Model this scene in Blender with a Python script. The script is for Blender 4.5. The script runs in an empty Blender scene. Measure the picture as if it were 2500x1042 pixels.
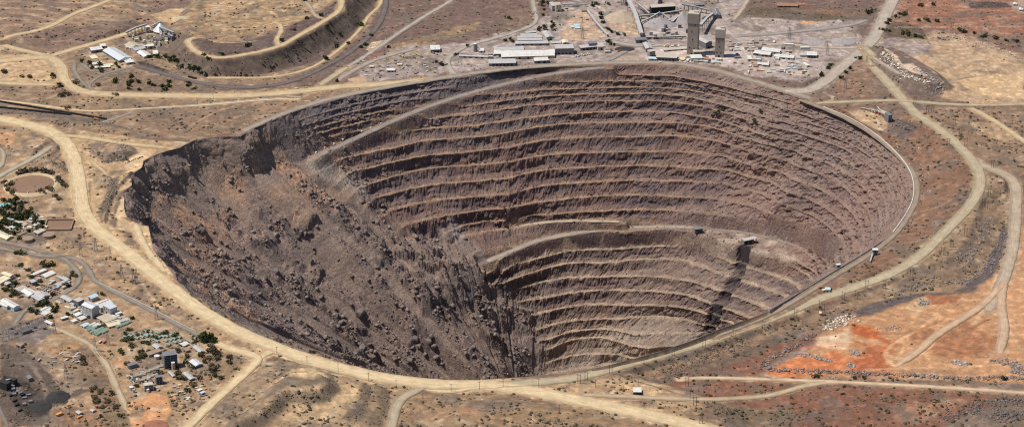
import bpy, bmesh, math, random
import numpy as np
from mathutils import Vector

random.seed(7)
rng = np.random.default_rng(7)
scene = bpy.context.scene
col = scene.collection

# ------------------------------------------------------------------ camera, sky, sun, exposure
CAM_H, CAM_D, F_PX = 2000.0, 4289.0, 5640.0        # metres up, metres back, focal length for a 2500 px wide frame
PITCH = math.atan2(CAM_H, CAM_D)
cam_data = bpy.data.cameras.new('camera')
cam_data.sensor_width = 36.0
cam_data.lens = 36.0 * F_PX / 2500.0
cam_data.clip_start = 10.0
cam_data.clip_end = 60000.0
cam = bpy.data.objects.new('camera', cam_data)
cam.location = (0, -CAM_D, CAM_H)
cam.rotation_euler = (math.pi / 2 - PITCH, 0, 0)
col.objects.link(cam)
scene.camera = cam

SUN_AZ, SUN_EL = math.radians(94), math.radians(62)   # azimuth counted from +Y (away from camera) towards -X (left)
to_sun = Vector((-math.sin(SUN_AZ) * math.cos(SUN_EL), math.cos(SUN_AZ) * math.cos(SUN_EL), math.sin(SUN_EL)))
world = bpy.data.worlds.new('World')
scene.world = world
world.use_nodes = True
wn = world.node_tree
wn.nodes.clear()
sky = wn.nodes.new('ShaderNodeTexSky')
sky.sky_type = 'NISHITA'
sky.sun_disc = False
sky.sun_elevation = SUN_EL
sky.sun_rotation = -SUN_AZ
sky.altitude = 400
sky.dust_density = 1.2
bg = wn.nodes.new('ShaderNodeBackground')
bg.inputs['Strength'].default_value = 0.08
wo = wn.nodes.new('ShaderNodeOutputWorld')
wn.links.new(sky.outputs[0], bg.inputs['Color'])
wn.links.new(bg.outputs[0], wo.inputs['Surface'])
sun_data = bpy.data.lights.new('sun', 'SUN')
sun_data.energy = 4.6
sun_data.angle = math.radians(0.53)
sun_data.color = (1.0, 0.935, 0.83)
sun = bpy.data.objects.new('sun', sun_data)
sun.rotation_euler = to_sun.to_track_quat('Z', 'Y').to_euler()
sun.location = (-1500, 800, 2500)
col.objects.link(sun)
vs = scene.view_settings
vs.view_transform = 'Standard'
vs.look = 'None'
vs.exposure = 0.1
vs.gamma = 1.0
vs.use_curve_mapping = False
scene.cycles.max_bounces = 4
scene.cycles.diffuse_bounces = 2
scene.cycles.use_denoising = False
scene.cycles.filter_width = 1.15

# ------------------------------------------------------------------ survey helpers: picture point at a known height -> place on the site
_cp, _sp = math.cos(PITCH), math.sin(PITCH)
def P(px, py, z=0.0):
    """world x, y of the place at height z seen at (px, py) of the 2500 x 1042 photograph"""
    u = (np.asarray(px, float) - 1250.0) / F_PX
    v = (521.0 - np.asarray(py, float)) / F_PX
    dy = _cp + v * _sp
    dz = -_sp + v * _cp
    t = (np.asarray(z, float) - CAM_H) / dz
    return u * t, -CAM_D + dy * t
def Q(pts, z=0.0):
    """list of picture points (x, y[, z]) -> Nx2 array of site coordinates"""
    a = [(p[0], p[1], p[2] if len(p) > 2 else z) for p in pts]
    a = np.array(a, float)
    x, y = P(a[:, 0], a[:, 1], a[:, 2])
    return np.stack([x, y], 1)
OX, OY = (0, 620, 1240, 1860), (0, 260, 520, 772)
def T(c, r, s):
    """points noted on an enlarged survey tile (column c, row r) -> picture points"""
    o = []
    for w in s.split():
        a, b = w.split(',')[:2]
        o.append((OX[c] + float(a) / 3.8594, OY[r] + float(b) / 3.8594))
    return o
def L(s):
    return [tuple(float(v) for v in w.split(',')) for w in s.split()]

# ------------------------------------------------------------------ noise
_ang = np.random.default_rng(3).random(65536) * 2 * np.pi
_gx, _gy = np.cos(_ang).astype(np.float32), np.sin(_ang).astype(np.float32)
_val = np.random.default_rng(4).random(65536).astype(np.float32)
def _h(ix, iy, seed):
    return ((ix * 73856093) ^ (iy * 19349663) ^ (seed * 83492791 + 977)) & 0xFFFF
def pn(x, y, seed=0):
    x = np.asarray(x, np.float64); y = np.asarray(y, np.float64)
    xf, yf = np.floor(x), np.floor(y)
    ix, iy = xf.astype(np.int64), yf.astype(np.int64)
    fx, fy = (x - xf).astype(np.float32), (y - yf).astype(np.float32)
    u = fx * fx * fx * (fx * (fx * 6 - 15) + 10)
    v = fy * fy * fy * (fy * (fy * 6 - 15) + 10)
    def g(dx, dy):
        h = _h(ix + dx, iy + dy, seed)
        h = (h * 40503 + (h >> 7) * 2654) & 0xFFFF
        return _gx[h] * (fx - dx) + _gy[h] * (fy - dy)
    a = g(0, 0); b = g(1, 0); c = g(0, 1); d = g(1, 1)
    return (a + u * (b - a) + v * ((c + u * (d - c)) - (a + u * (b - a)))) * 1.5
def fbm(x, y, o=4, seed=0, gain=0.5):
    s = 0; a = 1.0; t = 0
    for i in range(o):
        s = s + a * pn(x, y, seed + i * 17); t += a; a *= gain; x = x * 2.03 + 3.1; y = y * 2.03 - 1.7
    return s / t
def ridged(x, y, o=4, seed=0):
    s = 0; a = 1.0; t = 0
    for i in range(o):
        s = s + a * (1 - np.abs(pn(x, y, seed + i * 13)) * 2); t += a; a *= 0.5; x = x * 2.1 + 5.2; y = y * 2.1 + 1.3
    return s / t
def cells(x, y, seed=0):
    """Worley: (F1 distance, F2 - F1, id value 0..1)"""
    x = np.asarray(x, np.float64); y = np.asarray(y, np.float64)
    ix, iy = np.floor(x).astype(np.int64), np.floor(y).astype(np.int64)
    d1 = np.full(x.shape, 9.0); d2 = np.full(x.shape, 9.0); idv = np.zeros(x.shape)
    for dx in (-1, 0, 1):
        for dy in (-1, 0, 1):
            h = _h(ix + dx, iy + dy, seed); h = (h * 40503 + (h >> 5) * 911) & 0xFFFF
            cx = ix + dx + _val[h]; cy = iy + dy + _val[(h * 7 + 13) & 0xFFFF]
            d = np.hypot(x - cx, y - cy)
            near = d < d1
            d2 = np.where(near, d1, np.minimum(d2, d))
            idv = np.where(near, _val[(h * 3 + 5) & 0xFFFF], idv)
            d1 = np.where(near, d, d1)
    return d1, d2 - d1, idv
def sst(a, b, x):
    t = np.clip((np.asarray(x, float) - a) / (b - a), 0, 1)
    return t * t * (3 - 2 * t)
def seg_dist(X, Y, poly, closed=False, with_t=False):
    """distance from points to a polyline, and the running index (segment + fraction) of the nearest place"""
    n = len(poly)
    best = np.full(X.shape, 1e9); tt = np.zeros(X.shape)
    for i in range(n if closed else n - 1):
        ax, ay = poly[i][:2]; bx, by = poly[(i + 1) % n][:2]
        dx, dy = bx - ax, by - ay
        l2 = dx * dx + dy * dy + 1e-9
        t = np.clip(((X - ax) * dx + (Y - ay) * dy) / l2, 0, 1)
        d = np.hypot(X - ax - t * dx, Y - ay - t * dy)
        m = d < best
        best = np.where(m, d, best)
        if with_t: tt = np.where(m, i + t, tt)
    return (best, tt) if with_t else best
def inside(X, Y, poly):
    c = np.zeros(X.shape, bool); n = len(poly)
    for i in range(n):
        ax, ay = poly[i][:2]; bx, by = poly[(i + 1) % n][:2]
        if ay == by: continue
        m = ((ay > Y) != (by > Y)) & (X < (bx - ax) * (Y - ay) / (by - ay) + ax)
        c ^= m
    return c
def sdf(X, Y, poly):
    """signed distance, positive inside"""
    d = seg_dist(X, Y, poly, True)
    return np.where(inside(X, Y, poly), d, -d)
def smooth_line(pts, step=8.0, it=3):
    """Chaikin-smoothed and resampled open polyline (any dimension)"""
    a = np.array(pts, float)
    for _ in range(it):
        if len(a) < 3: break
        q = a[:-1] * .75 + a[1:] * .25; r = a[:-1] * .25 + a[1:] * .75
        m = np.empty((len(q) * 2, a.shape[1])); m[0::2] = q; m[1::2] = r
        a = np.vstack([a[:1], m, a[-1:]])
    s = np.concatenate([[0], np.cumsum(np.hypot(*(np.diff(a[:, :2], axis=0).T)))])
    n = max(2, int(s[-1] / step) + 1)
    u = np.linspace(0, s[-1], n)
    return np.stack([np.interp(u, s, a[:, i]) for i in range(a.shape[1])], 1)
# ------------------------------------------------------------------ survey of the pit: rim and bench lines
RIM = L('''474,342 438,361 389,374 350,392 347,408 320,428 322,452 300,468 303,485 303,509 308,527 321,539 345,548 363,552 368,577
378,616 399,638 422,668 440,696 492,745 570,790 620,812 700,845 780,868 850,888 930,908 1009,919 1112,928 1240,922 1375,909 1458,897 1551,874
1654,843 1758,802 1820,781,-1 1880,758,-4 1930,724,-8 2028,664,-14 2119,613,-18 2184,566,-20 2212,524,-22 2231,486,-23 2231,436,-23 2211,397,-22 2165,350,-18
2119,312,-13 2072,286,-8 2020,266,-4 1985,250,-1 1950,238 1880,216 1810,196 1732,174 1655,159 1560,158 1473,162 1350,163 1240,167 1138,188 983,208
866,232 775,257 750,262 685,283 640,302 620,311 600,324 588,333 560,333 531,334''')
B = {}
B[1] = L('690,305 775,279 866,254 983,230 1138,210 1240,189 1330,183') + T(2,0,'600,712 830,700 1180,705 1550,715 1900,780 2300,880') + T(3,0,'250,960 600,1075') + T(3,1,'900,190 1150,360 1290,520 1360,690 1360,850 1300,980')
B[2] = L('690,322 775,296 866,271 983,247 1138,227 1240,206 1300,203') + T(2,0,'450,782 700,772 900,765 1230,762 1600,775 2000,855 2470,975') + T(3,1,'380,80 800,190 1050,340 1200,520 1270,700 1270,860 1200,1000')
B[3] = L('690,338 775,312 866,287 983,263 1138,243') + T(2,0,'100,865 300,845 700,835 1450,825 1800,850 2100,930 2470,1040') + T(3,1,'100,40 370,100 550,140 850,260 1080,450 1180,620 1200,780 1130,950')
B[4] = L('690,353 775,327 866,302 983,278 1138,258') + T(2,0,'0,945 300,905 700,888 1450,888 1700,915 2000,985 2250,1060') + T(3,1,'200,150 500,210 800,330 1000,480 1110,650 1120,800 1060,960')
B[5] = L('690,371 775,345') + T(1,1,'1000,225 1280,165 1750,105 2100,68 2400,15') + T(2,0,'500,965 900,955 1400,950 1750,985 2100,1080') + T(3,1,'0,205 380,285 600,320 850,420 1000,560 1050,720 1020,900')
B[6] = L('700,396 775,370') + T(1,1,'950,300 1300,255 1540,208 1700,200 2050,180 2400,130') + T(2,1,'400,80 900,50 1500,42 1900,120 2250,210') + T(3,1,'0,280 300,340 600,420 850,540 950,660 970,800 980,960')
B[7] = T(1,1,'860,500 1130,430 1350,390 1600,318 1800,305 2200,280 2400,245') + T(2,1,'400,172 700,150 1250,155 1550,150 1900,245 2250,330') + T(3,1,'0,385 300,440 600,540 850,700 950,850 1000,1000')
B[8] = T(1,1,'830,645 1050,590 1250,540 1500,490 2000,435 2400,388') + T(2,1,'300,320 600,290 1100,290 1600,268 1950,380 2300,470') + T(3,1,'70,510 300,560 550,660 750,800 900,970') + T(3,2,'980,70 1020,180')
B[9] = T(1,1,'960,768 1200,690 1450,605 1700,562 2000,548 2400,525') + T(2,1,'400,450 800,435 1300,428 1550,415 1950,510 2300,590') + T(3,1,'60,620 250,655 500,695 650,765 800,855 950,1010') + T(3,2,'1000,120 1010,240')
B[10] = T(1,1,'1170,845 1400,790 1700,730 2050,712 2400,668') + T(2,1,'300,600 700,575 1300,552 1700,590 1950,665 2300,740') + T(3,1,'120,775 360,840 500,865 700,975') + T(3,2,'830,60 930,170 985,280')
B[11] = T(1,1,'1250,972 1700,880 1950,858 2400,828') + T(2,1,'300,742 800,710 1500,692 1800,742 2100,822 2470,905') + T(3,1,'200,925 350,960 550,1040') + T(3,2,'680,110 850,250 920,340')
B[12] = T(1,2,'1400,105 1860,20 2200,-30') + T(2,1,'0,975 450,880 800,845 1300,832 1550,855 1850,912 2200,990') + T(3,2,'50,60 200,95 400,170 600,260 750,340 850,410')
B[13] = T(1,2,'1950,108 2100,80 2400,22') + T(2,1,'400,1012 900,987 1450,968 1750,992 2100,1060') + T(3,2,'0,135 300,245 560,375 760,470')
B[14] = T(1,2,'1990,208 2200,170 2400,140') + T(2,2,'500,75 1100,78 1500,118 2000,180 2400,250') + T(3,2,'0,215 150,238 350,318 560,428 660,535')
B[15] = T(1,2,'2085,385 2200,355 2400,300') + T(2,2,'250,242 500,190 800,160 1100,160 1500,150 1900,215 2250,330') + T(3,2,'0,385 180,425 350,470 520,560')
B[16] = T(1,2,'2200,480') + T(2,2,'0,400 450,255 900,200 1100,232 1450,248 1620,265 1800,322 2000,400 2150,470 2470,560') + T(3,2,'150,590 330,650')
B[17] = T(1,2,'2330,560') + T(2,2,'0,492 300,422 550,357 900,345 1450,357 1650,422 1950,545 2250,655') + T(3,2,'0,690 150,745 260,790')
B[18] = T(1,2,'2390,650') + T(2,2,'250,560 460,492 600,466 900,470 1350,500 1550,562 1800,662 2050,752 2470,905')
B[19] = T(2,2,'120,700 300,640 500,602 900,602 1250,617 1500,692 1700,762 1900,845 2150,945')
B[20] = T(2,2,'150,815 400,790 650,742 950,722 1250,747 1450,832 1750,932 1900,992')
B[21] = T(2,2,'300,942 550,882 750,852 1100,875 1300,952 1550,1042')
B[22] = T(2,3,'300,105 500,52 800,25 1050,22 1250,82 1600,235')
B[23] = T(2,3,'380,210 560,150 750,125 1000,120 1200,190 1350,270')
B[24] = T(2,3,'420,300 560,228 700,195 900,195 1080,250 1250,330')
B[25] = T(2,3,'440,400 620,365 800,340 1000,375 1130,405')
B[26] = T(2,3,'450,520 560,500 800,470')

B[14] = [(x, y - 15 * min(1, max(0, (x - 1500) / 60))) for x, y in B[14]]
_old = {k: list(v) for k, v in B.items()}
for k in range(6, 14):
    B[k] = [q for q in _old[k] if q[0] < 1700] + [q for q in _old[k - 1] if q[0] > 1850]
for k in range(17, 24):
    B[k] = [q for q in _old[k] if q[0] < 1560] + [q for q in _old[k - 1] if q[0] > 1660]
B[16] = [q for q in _old[16] if q[0] < 1560] + [(q[0], q[1] + 13) for q in _old[15] if q[0] > 1600]
# ------------------------------------------------------------------ materials
MATS = {}
def nodes_of(m):
    m.use_nodes = True
    nt = m.node_tree; nt.nodes.clear()
    out = nt.nodes.new('ShaderNodeOutputMaterial')
    b = nt.nodes.new('ShaderNodeBsdfPrincipled')
    b.inputs['Specular IOR Level'].default_value = 0.15
    nt.links.new(b.outputs[0], out.inputs['Surface'])
    return nt, b
def _noise(nt, co, scale, detail=5, rough=0.6, dist=0.0):
    n = nt.nodes.new('ShaderNodeTexNoise')
    n.inputs['Scale'].default_value = scale; n.inputs['Detail'].default_value = detail
    n.inputs['Roughness'].default_value = rough; n.inputs['Distortion'].default_value = dist
    nt.links.new(co, n.inputs['Vector'])
    return n.outputs['Fac']
def _ramp(nt, fac, stops):
    r = nt.nodes.new('ShaderNodeValToRGB')
    while len(r.color_ramp.elements) < len(stops): r.color_ramp.elements.new(0.5)
    for e, (p, c) in zip(r.color_ramp.elements, stops):
        e.position = p; e.color = (*c, 1) if len(c) == 3 else c
    nt.links.new(fac, r.inputs[0])
    return r.outputs[0]
def _mul(nt, a, b, fac=1.0, mode='MULTIPLY'):
    m = nt.nodes.new('ShaderNodeMix'); m.data_type = 'RGBA'; m.blend_type = mode; m.inputs[0].default_value = fac
    nt.links.new(a, m.inputs[6]); nt.links.new(b, m.inputs[7])
    return m.outputs[2]
def earth_material(name, scales, spread, bump, bscale, rough=0.95):
    """vertex soil colour x several noises, with relief"""
    m = bpy.data.materials.new(name); nt, b = nodes_of(m)
    at = nt.nodes.new('ShaderNodeVertexColor'); at.layer_name = 'soil'
    tc = nt.nodes.new('ShaderNodeTexCoord'); co = tc.outputs['Object']
    c = at.outputs['Color']
    for s, (lo, hi) in zip(scales, spread):
        f = _noise(nt, co, s, 6, 0.65)
        c = _mul(nt, c, _ramp(nt, f, [(0.28, (lo, lo, lo)), (0.72, (hi, hi, hi))]))
    nt.links.new(c, b.inputs['Base Color'])
    b.inputs['Roughness'].default_value = rough
    if bump:
        bp = nt.nodes.new('ShaderNodeBump'); bp.inputs['Distance'].default_value = bump; bp.inputs['Strength'].default_value = 0.8
        nt.links.new(_noise(nt, co, bscale, 8, 0.7), bp.inputs['Height'])
        nt.links.new(bp.outputs[0], b.inputs['Normal'])
    return m
MAT_PIT = earth_material('pit_rock', (0.018, 0.11, 0.35), ((0.8, 1.2), (0.74, 1.26), (0.58, 1.42)), 4.5, 0.16)
MAT_GROUND = earth_material('ground_soil', (0.012, 0.05, 0.17, 0.6), ((0.85, 1.15), (0.8, 1.2), (0.78, 1.22), (.82, 1.18)), 1.2, 0.12)
def flat_mat(name, rgb, rough=0.8, var=0.2, scale=0.3, metal=0.0, spec=0.3, bump=0.0):
    """plain coloured material with weathering"""
    if name in MATS: return MATS[name]
    m = bpy.data.materials.new(name); nt, b = nodes_of(m)
    tc = nt.nodes.new('ShaderNodeTexCoord')
    f = _noise(nt, tc.outputs['Object'], scale, 6, 0.65)
    lo = tuple(v * (1 - var) for v in rgb); hi = tuple(min(1, v * (1 + var)) for v in rgb)
    nt.links.new(_ramp(nt, f, [(0.3, lo), (0.7, hi)]), b.inputs['Base Color'])
    b.inputs['Roughness'].default_value = rough; b.inputs['Metallic'].default_value = metal
    b.inputs['Specular IOR Level'].default_value = spec
    if bump:
        bp = nt.nodes.new('ShaderNodeBump'); bp.inputs['Distance'].default_value = bump
        nt.links.new(f, bp.inputs['Height']); nt.links.new(bp.outputs[0], b.inputs['Normal'])
    MATS[name] = m
    return m

def grid_object(name, V, rows, cols, colr, mat, smooth, wrap=True):
    """V: rows x cols x 3 vertices; quads between neighbours, closed round the columns"""
    n = rows * cols
    me = bpy.data.meshes.new(name)
    j, i = np.meshgrid(np.arange(rows - 1), np.arange(cols if wrap else cols - 1), indexing='ij')
    i2 = (i + 1) % cols
    q = np.stack([j * cols + i, j * cols + i2, (j + 1) * cols + i2, (j + 1) * cols + i], -1).reshape(-1, 4).astype(np.int32)
    me.vertices.add(n); me.vertices.foreach_set('co', V.reshape(-1).astype(np.float32))
    me.loops.add(q.size); me.loops.foreach_set('vertex_index', q.reshape(-1))
    me.polygons.add(len(q)); me.polygons.foreach_set('loop_start', np.arange(0, q.size, 4, dtype=np.int32))
    me.update(calc_edges=True)
    me.polygons.foreach_set('use_smooth', np.full(len(q), smooth))
    a = me.color_attributes.new('soil', 'FLOAT_COLOR', 'POINT')
    c4 = np.ones((n, 4), np.float32); c4[:, :3] = colr.reshape(-1, 3)
    a.data.foreach_set('color', c4.reshape(-1))
    me.materials.append(mat)
    o = bpy.data.objects.new(name, me); col.objects.link(o)
    return o
def lerp3(c, d, w):
    return c * (1 - w[..., None]) + np.asarray(d) * w[..., None]

# ------------------------------------------------------------------ the pit
ZK = np.array([0,-16,-28,-40,-51,-64,-84,-102,-127,-154,-180,-206,-232,-257,-272,-290,-302,-323,-344,-368,-392,-415,-439,-457,-472,-498,-518,-548,-566], float)
CX, CY = 40.0, 60.0
def polar(a):
    d = a - np.array([CX, CY])
    return np.degrees(np.arctan2(d[:, 1], d[:, 0])), np.hypot(d[:, 0], d[:, 1])
NT = 1560
_w = lambda t: np.where((t > -12) & (t < 238), 1.0, 0.62)
_tt = np.linspace(-90, 270, 7201); _cw = np.concatenate([[0], np.cumsum(_w((_tt[1:] + _tt[:-1]) / 2))]); _cw /= _cw[-1]
TH = np.interp(np.arange(NT) / NT, _cw, _tt)           # -90 .. 270 degrees
def periodic(t, v):
    t = np.asarray(t) % 360; o = np.argsort(t)
    return np.interp(TH % 360, t[o], np.asarray(v)[o], period=360)
_rt, _rr = polar(Q(RIM))
RIM_R = periodic(_rt, _rr)
RIM_Z = periodic(_rt, [p[2] if len(p) > 2 else 0.0 for p in RIM])
def smth(a, n):
    k = np.hanning(n + 2)[1:-1]; k /= k.sum()
    return np.convolve(np.concatenate([a[-n:], a, a[:n]]), k, 'same')[n:-n]
T2 = TH
scarp = np.interp(T2, [136, 147, 190, 203, 214, 226], [0, 78, 76, 45, 15, 0])
s_ang = np.interp(T2, [140, 215, 235, 262], [34.5, 35, 40, 50])
RK = [RIM_R]
for k in range(1, 27):
    z = ZK[k]
    t, r = polar(Q(B[k], z))
    t = np.where(t < -95, t + 360, t)
    if k <= 8:
        keep = t >= 27; t, r = t[keep], r[keep]
    r = np.where(t < 40, np.maximum(r, 0), r)
    cap = np.interp(t, np.sort(T2), RIM_R[np.argsort(T2)]) + z / math.tan(math.radians(59))
    r = np.where(t < 40, np.minimum(r, cap), r)
    tl, tr = t[0], t[-1]
    m1 = T2 >= max(tl + 9, 142)
    up = np.maximum(np.minimum(-z, scarp), 0)
    dn = np.maximum(-z - scarp, 0)
    scree = RIM_R - 3 - up * 0.68 - dn / np.tan(np.radians(s_ang))
    ts, rs = list(t), list(r)
    for a in np.arange(max(tl + 9, 142), 268, 0.5):
        ts.append(a); rs.append(np.interp(a, T2, scree))
    if tl < 136:                                         # keep the wall slope until the failure begins
        sl = -z / max(1, np.interp(tl, T2, RIM_R) - r[0])
        a = min(133, tl + 3)
        if z > -110:
            ts.append(max(137.0, tl + 3)); rs.append(np.interp(max(137.0, tl + 3), T2, RIM_R) + z / max(sl, 0.9))
    for a in np.arange(-90, tr - (5 if k <= 8 else 14), 1.0):
        ts.append(a); rs.append(np.interp(a, T2, RIM_R) + z / math.tan(math.radians(np.interp(a, [-40, 10, 24], [50, 56, 54]))))
    rk = periodic(ts, rs)
    rk = smth(rk, 15)
    RK.append(rk)
_even = sst(54, 36, T2) * sst(-60, -30, T2) * .85
for k in range(1, 14):
    ev = RK[0] + (RK[14] - RK[0]) * (ZK[k] / ZK[14])
    RK[k] = RK[k] * (1 - _even) + ev * _even
for k in range(2, 26):                                    # ease out survey scatter
    if k in (14, 15, 16): continue
    f = (ZK[k] - ZK[k - 1]) / (ZK[k + 1] - ZK[k - 1])
    RK[k] = .65 * RK[k] + .35 * (RK[k - 1] * (1 - f) + RK[k + 1] * f)
RK.append(RK[-1] * 0.55); RK.append(RK[-1] * 0.3)
for k in range(1, len(RK)):
    gap = min(10.0, 0.42 * (ZK[k - 1] - ZK[k])) * (0.4 if k == 1 else 1)
    RK[k] = np.minimum(RK[k], RK[k - 1] - gap)
RK = np.array(RK)
CT, ST = np.cos(np.radians(TH)), np.sin(np.radians(TH))
ARC = np.radians(TH) * 720.0                               # running metres round the wall (nominal)
# how far each place has lost its bench shape: failure = 1, right-hand wall broken up
fail = np.interp(T2, [130, 141, 213, 222, 250], [0, 1, 1, 0.5, 0.4]) 
n_rows_face = 8
FACE_T = np.linspace(0, 1, n_rows_face)
rowsR, rowsZ, rowsK, rowsF = [], [], [], []
NK = len(RK) - 1
for k in range(NK):
    R0, R1, z0, z1 = RK[k], RK[k + 1], ZK[k], ZK[k + 1]
    dR = R0 - R1
    jog = 2.6 * fbm(ARC / 45, np.full(NT, k * 3.7), 3, 5) + 1.8 * fbm(ARC / 11, np.full(NT, k * 5.1), 2, 9)
    if k < 26: R1j = R1
    wd0 = np.clip((6.2 + 9 * fbm(ARC / 60, np.full(NT, k * 2.3), 2, 21)), .6, 14) if k > 0 else np.full(NT, 0.6)
    wd1 = np.clip((6.2 + 9 * fbm(ARC / 60, np.full(NT, (k + 1) * 2.3), 2, 21)), .6, 14)
    crest = R0 - np.minimum(wd0 / 2 + jog * (k > 0), dR * 0.36)
    toe = R1 + np.minimum(wd1 / 2, dR * 0.36)
    wall_t, talus = 0.42, np.clip(0.70 + 0.22 * pn(ARC / 38, np.full(NT, k * 4.4), 33), 0.45, 0.93)
    # broken-up factor of this bench
    thl = RK[k] * 0 + T2
    end_t = 200.0
    if 1 <= k < 26:
        tk, _ = polar(Q(B[k], ZK[k])); end_t = tk[0]
    deg = np.maximum(np.interp(T2, [end_t - 2, end_t + 7], [0, 1]) if k < 26 else 1.0, fail)
    right = sst(62, 44, T2) * (0.62 if k < 14 else 0.30) + sst(30, 12, T2) * 0.15
    patchy = sst(0.02, 0.35, fbm(ARC / 95, np.full(NT, k * 0.6), 2, 41)) * 0.62
    up_left = sst(92, 104, T2) * (k < 6) * (0.62 + .3 * pn(ARC / 60, np.full(NT, k * 1.7), 43))
    deg = np.clip(np.maximum(deg, right + patchy + up_left), 0, 1) * (T2 > -30)
    lin_n = n_rows_face + 1
    # row 0: middle of the upper bench
    for j in range(lin_n):
        fl = j / lin_n
        if j == 0:
            r_b, z_b = R0, np.full(NT, z0)
        else:
            t = FACE_T[j - 1]
            r_b = crest + (toe - crest) * t
            hf = np.where(t < wall_t, t / wall_t * talus, talus + (1 - talus) * (t - wall_t) / (1 - wall_t))
            z_b = z0 + (z1 - z0) * hf
        r_l = R0 - dR * fl; z_l = z0 + (z1 - z0) * fl
        rowsR.append(r_b * (1 - deg) + r_l * deg); rowsZ.append(z_b * (1 - deg) + z_l * deg)
        rowsK.append(np.full(NT, k + fl)); rowsF.append(deg)
rowsR.append(RK[NK]); rowsZ.append(np.full(NT, ZK[NK])); rowsK.append(np.full(NT, float(NK))); rowsF.append(np.ones(NT))
rowsR.append(RK[NK] * 0.02); rowsZ.append(np.full(NT, ZK[NK])); rowsK.append(np.full(NT, float(NK))); rowsF.append(np.ones(NT))
PR, PZ, PKx, PD = map(np.array, (rowsR, rowsZ, rowsK, rowsF))
NR = len(PR)
# rim height blends in over the first benches (the rim road dips on the right-hand side)
PZ = PZ + RIM_Z[None, :] * np.clip(1 - PKx / 2.2, 0, 1)
ARCg = np.broadcast_to(ARC, PR.shape)
PX, PY = CX + PR * CT, CY + PR * ST
FAILg = np.broadcast_to(sst(126, 140, T2), PR.shape) * np.where(PKx < 9, sst(228, 216, T2)[None, :], sst(250, 236, T2)[None, :])
for k in range(1, 26):                                     # debris also covers the broken lower-left end of every bench
    tk, _ = polar(Q(B[k], ZK[k]))
    m = (PKx >= k - .5) & (PKx < k + .5)
    FAILg = np.where(m, np.maximum(FAILg, np.broadcast_to(np.interp(T2, [tk[0] - 1, tk[0] + 8], [0, 1]), PR.shape) * (T2 < 252)), FAILg)
edge = np.clip(PKx / 0.35, 0, 1)                            # keep the rim line itself
inner = np.clip((26.5 - PKx) / 2, 0, 1)
# gullies and buttresses of the rock faces: push in and out horizontally
rib = ridged((ARCg + .45 * PZ) / 13 + 0.9 * pn(ARCg / 40, PZ / 25, 51), PZ / 19, 3, 61)
blk = fbm(ARCg / 24, PZ / 15, 4, 71)
bench_amp = (1 - FAILg)
FLR = np.where((np.arange(NR) % 9 == 0) | (np.arange(NR) % 9 == 1), .4, 1.0)[:, None]
dr = bench_amp * edge * inner * FLR * (3.5 * rib + 3.6 * blk + (1.6 + 3.6 * PD) * ridged(PX / 26, PZ / 17 + PY / 30, 4, 81))
bigj = np.sin(ARCg / 9.0 + 6 * pn(ARCg / 60, PZ / 80, 87)) * 0
PR2 = PR + dr - bench_amp * edge * 2.5
# step joints across the wall
c1, c21, cid = cells(ARCg / 17, PZ / 11, 3)
PR2 += bench_amp * edge * inner * FLR * (cid - 0.5) * (3.6 + 2.6 * PD)
PX, PY = CX + PR2 * CT, CY + PR2 * ST
PZ2 = PZ + bench_amp * edge * inner * (1.1 * fbm(PX / 9, PY / 9, 3, 91))
# rubble of the failure
chute = sst(-.10, .10, fbm(ARCg / 52, PR / 360, 3, 103)) * sst(2.5, 7, PKx)     # tongues of fines running down the slide
den = sst(-0.18, 0.30, fbm(PX / 95, PY / 95, 3, 101)) * (1 - .9 * chute)
crag = sst(.12, .34, fbm(PX / 105 + 9, PY / 105, 3, 107)) * (1 - chute) * sst(2, 6, PKx)
cc, cd_, ci = cells(PX / 13, PY / 13, 7)
cc2, cd2, ci2 = cells(PX / 34 + 0.4 * pn(PX / 20, PY / 20, 3), PY / 34, 9)
flow = fbm((PX + PY * 0.55) / 150 , (PY - PX * 0.55) / 28, 3, 111)
rub = (1 - .85 * chute) * (1.9 * (ridged(PX / 24, PY / 24, 4, 121)) + 1.5 * ridged(PX / 9, PY / 9, 2, 125)) - 6 * chute + crag * (22 * (ridged(PX / 42, PY / 42, 4, 127) - .25) + 7 * (ci2 - .4)) + den * (7.5 * np.maximum(0.55 - cc, 0) * ci * 2 + 3.0 * (ci - .5))
big = sst(0.28, 0.6, fbm(PX / 150 + 4, PY / 150, 2, 131)) * sst(-140, -260, PZ)
rub += big * (11 * (ci2 - 0.35) * sst(0.02, 0.10, cd2)) + 2.6 * flow
rub += FAILg * 8 * fbm(PX / 120, PY / 120, 2, 141)
PZ2 = PZ2 + FAILg * edge * inner * rub
# the cliff of the failure: deep buttresses and recesses
cliff = sst(140, 149, T2) * sst(216, 203, T2)
cz = cliff[None, :] * sst(0.02, 0.5, PKx) * sst(9.5, 5.0, PKx)
butt = 24 * fbm(ARCg / 58, PZ / 130, 3, 151) + 9 * ridged(ARCg / 26, PZ / 50, 3, 155)
PR3 = np.hypot(PX - CX, PY - CY) + cz * butt
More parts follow.
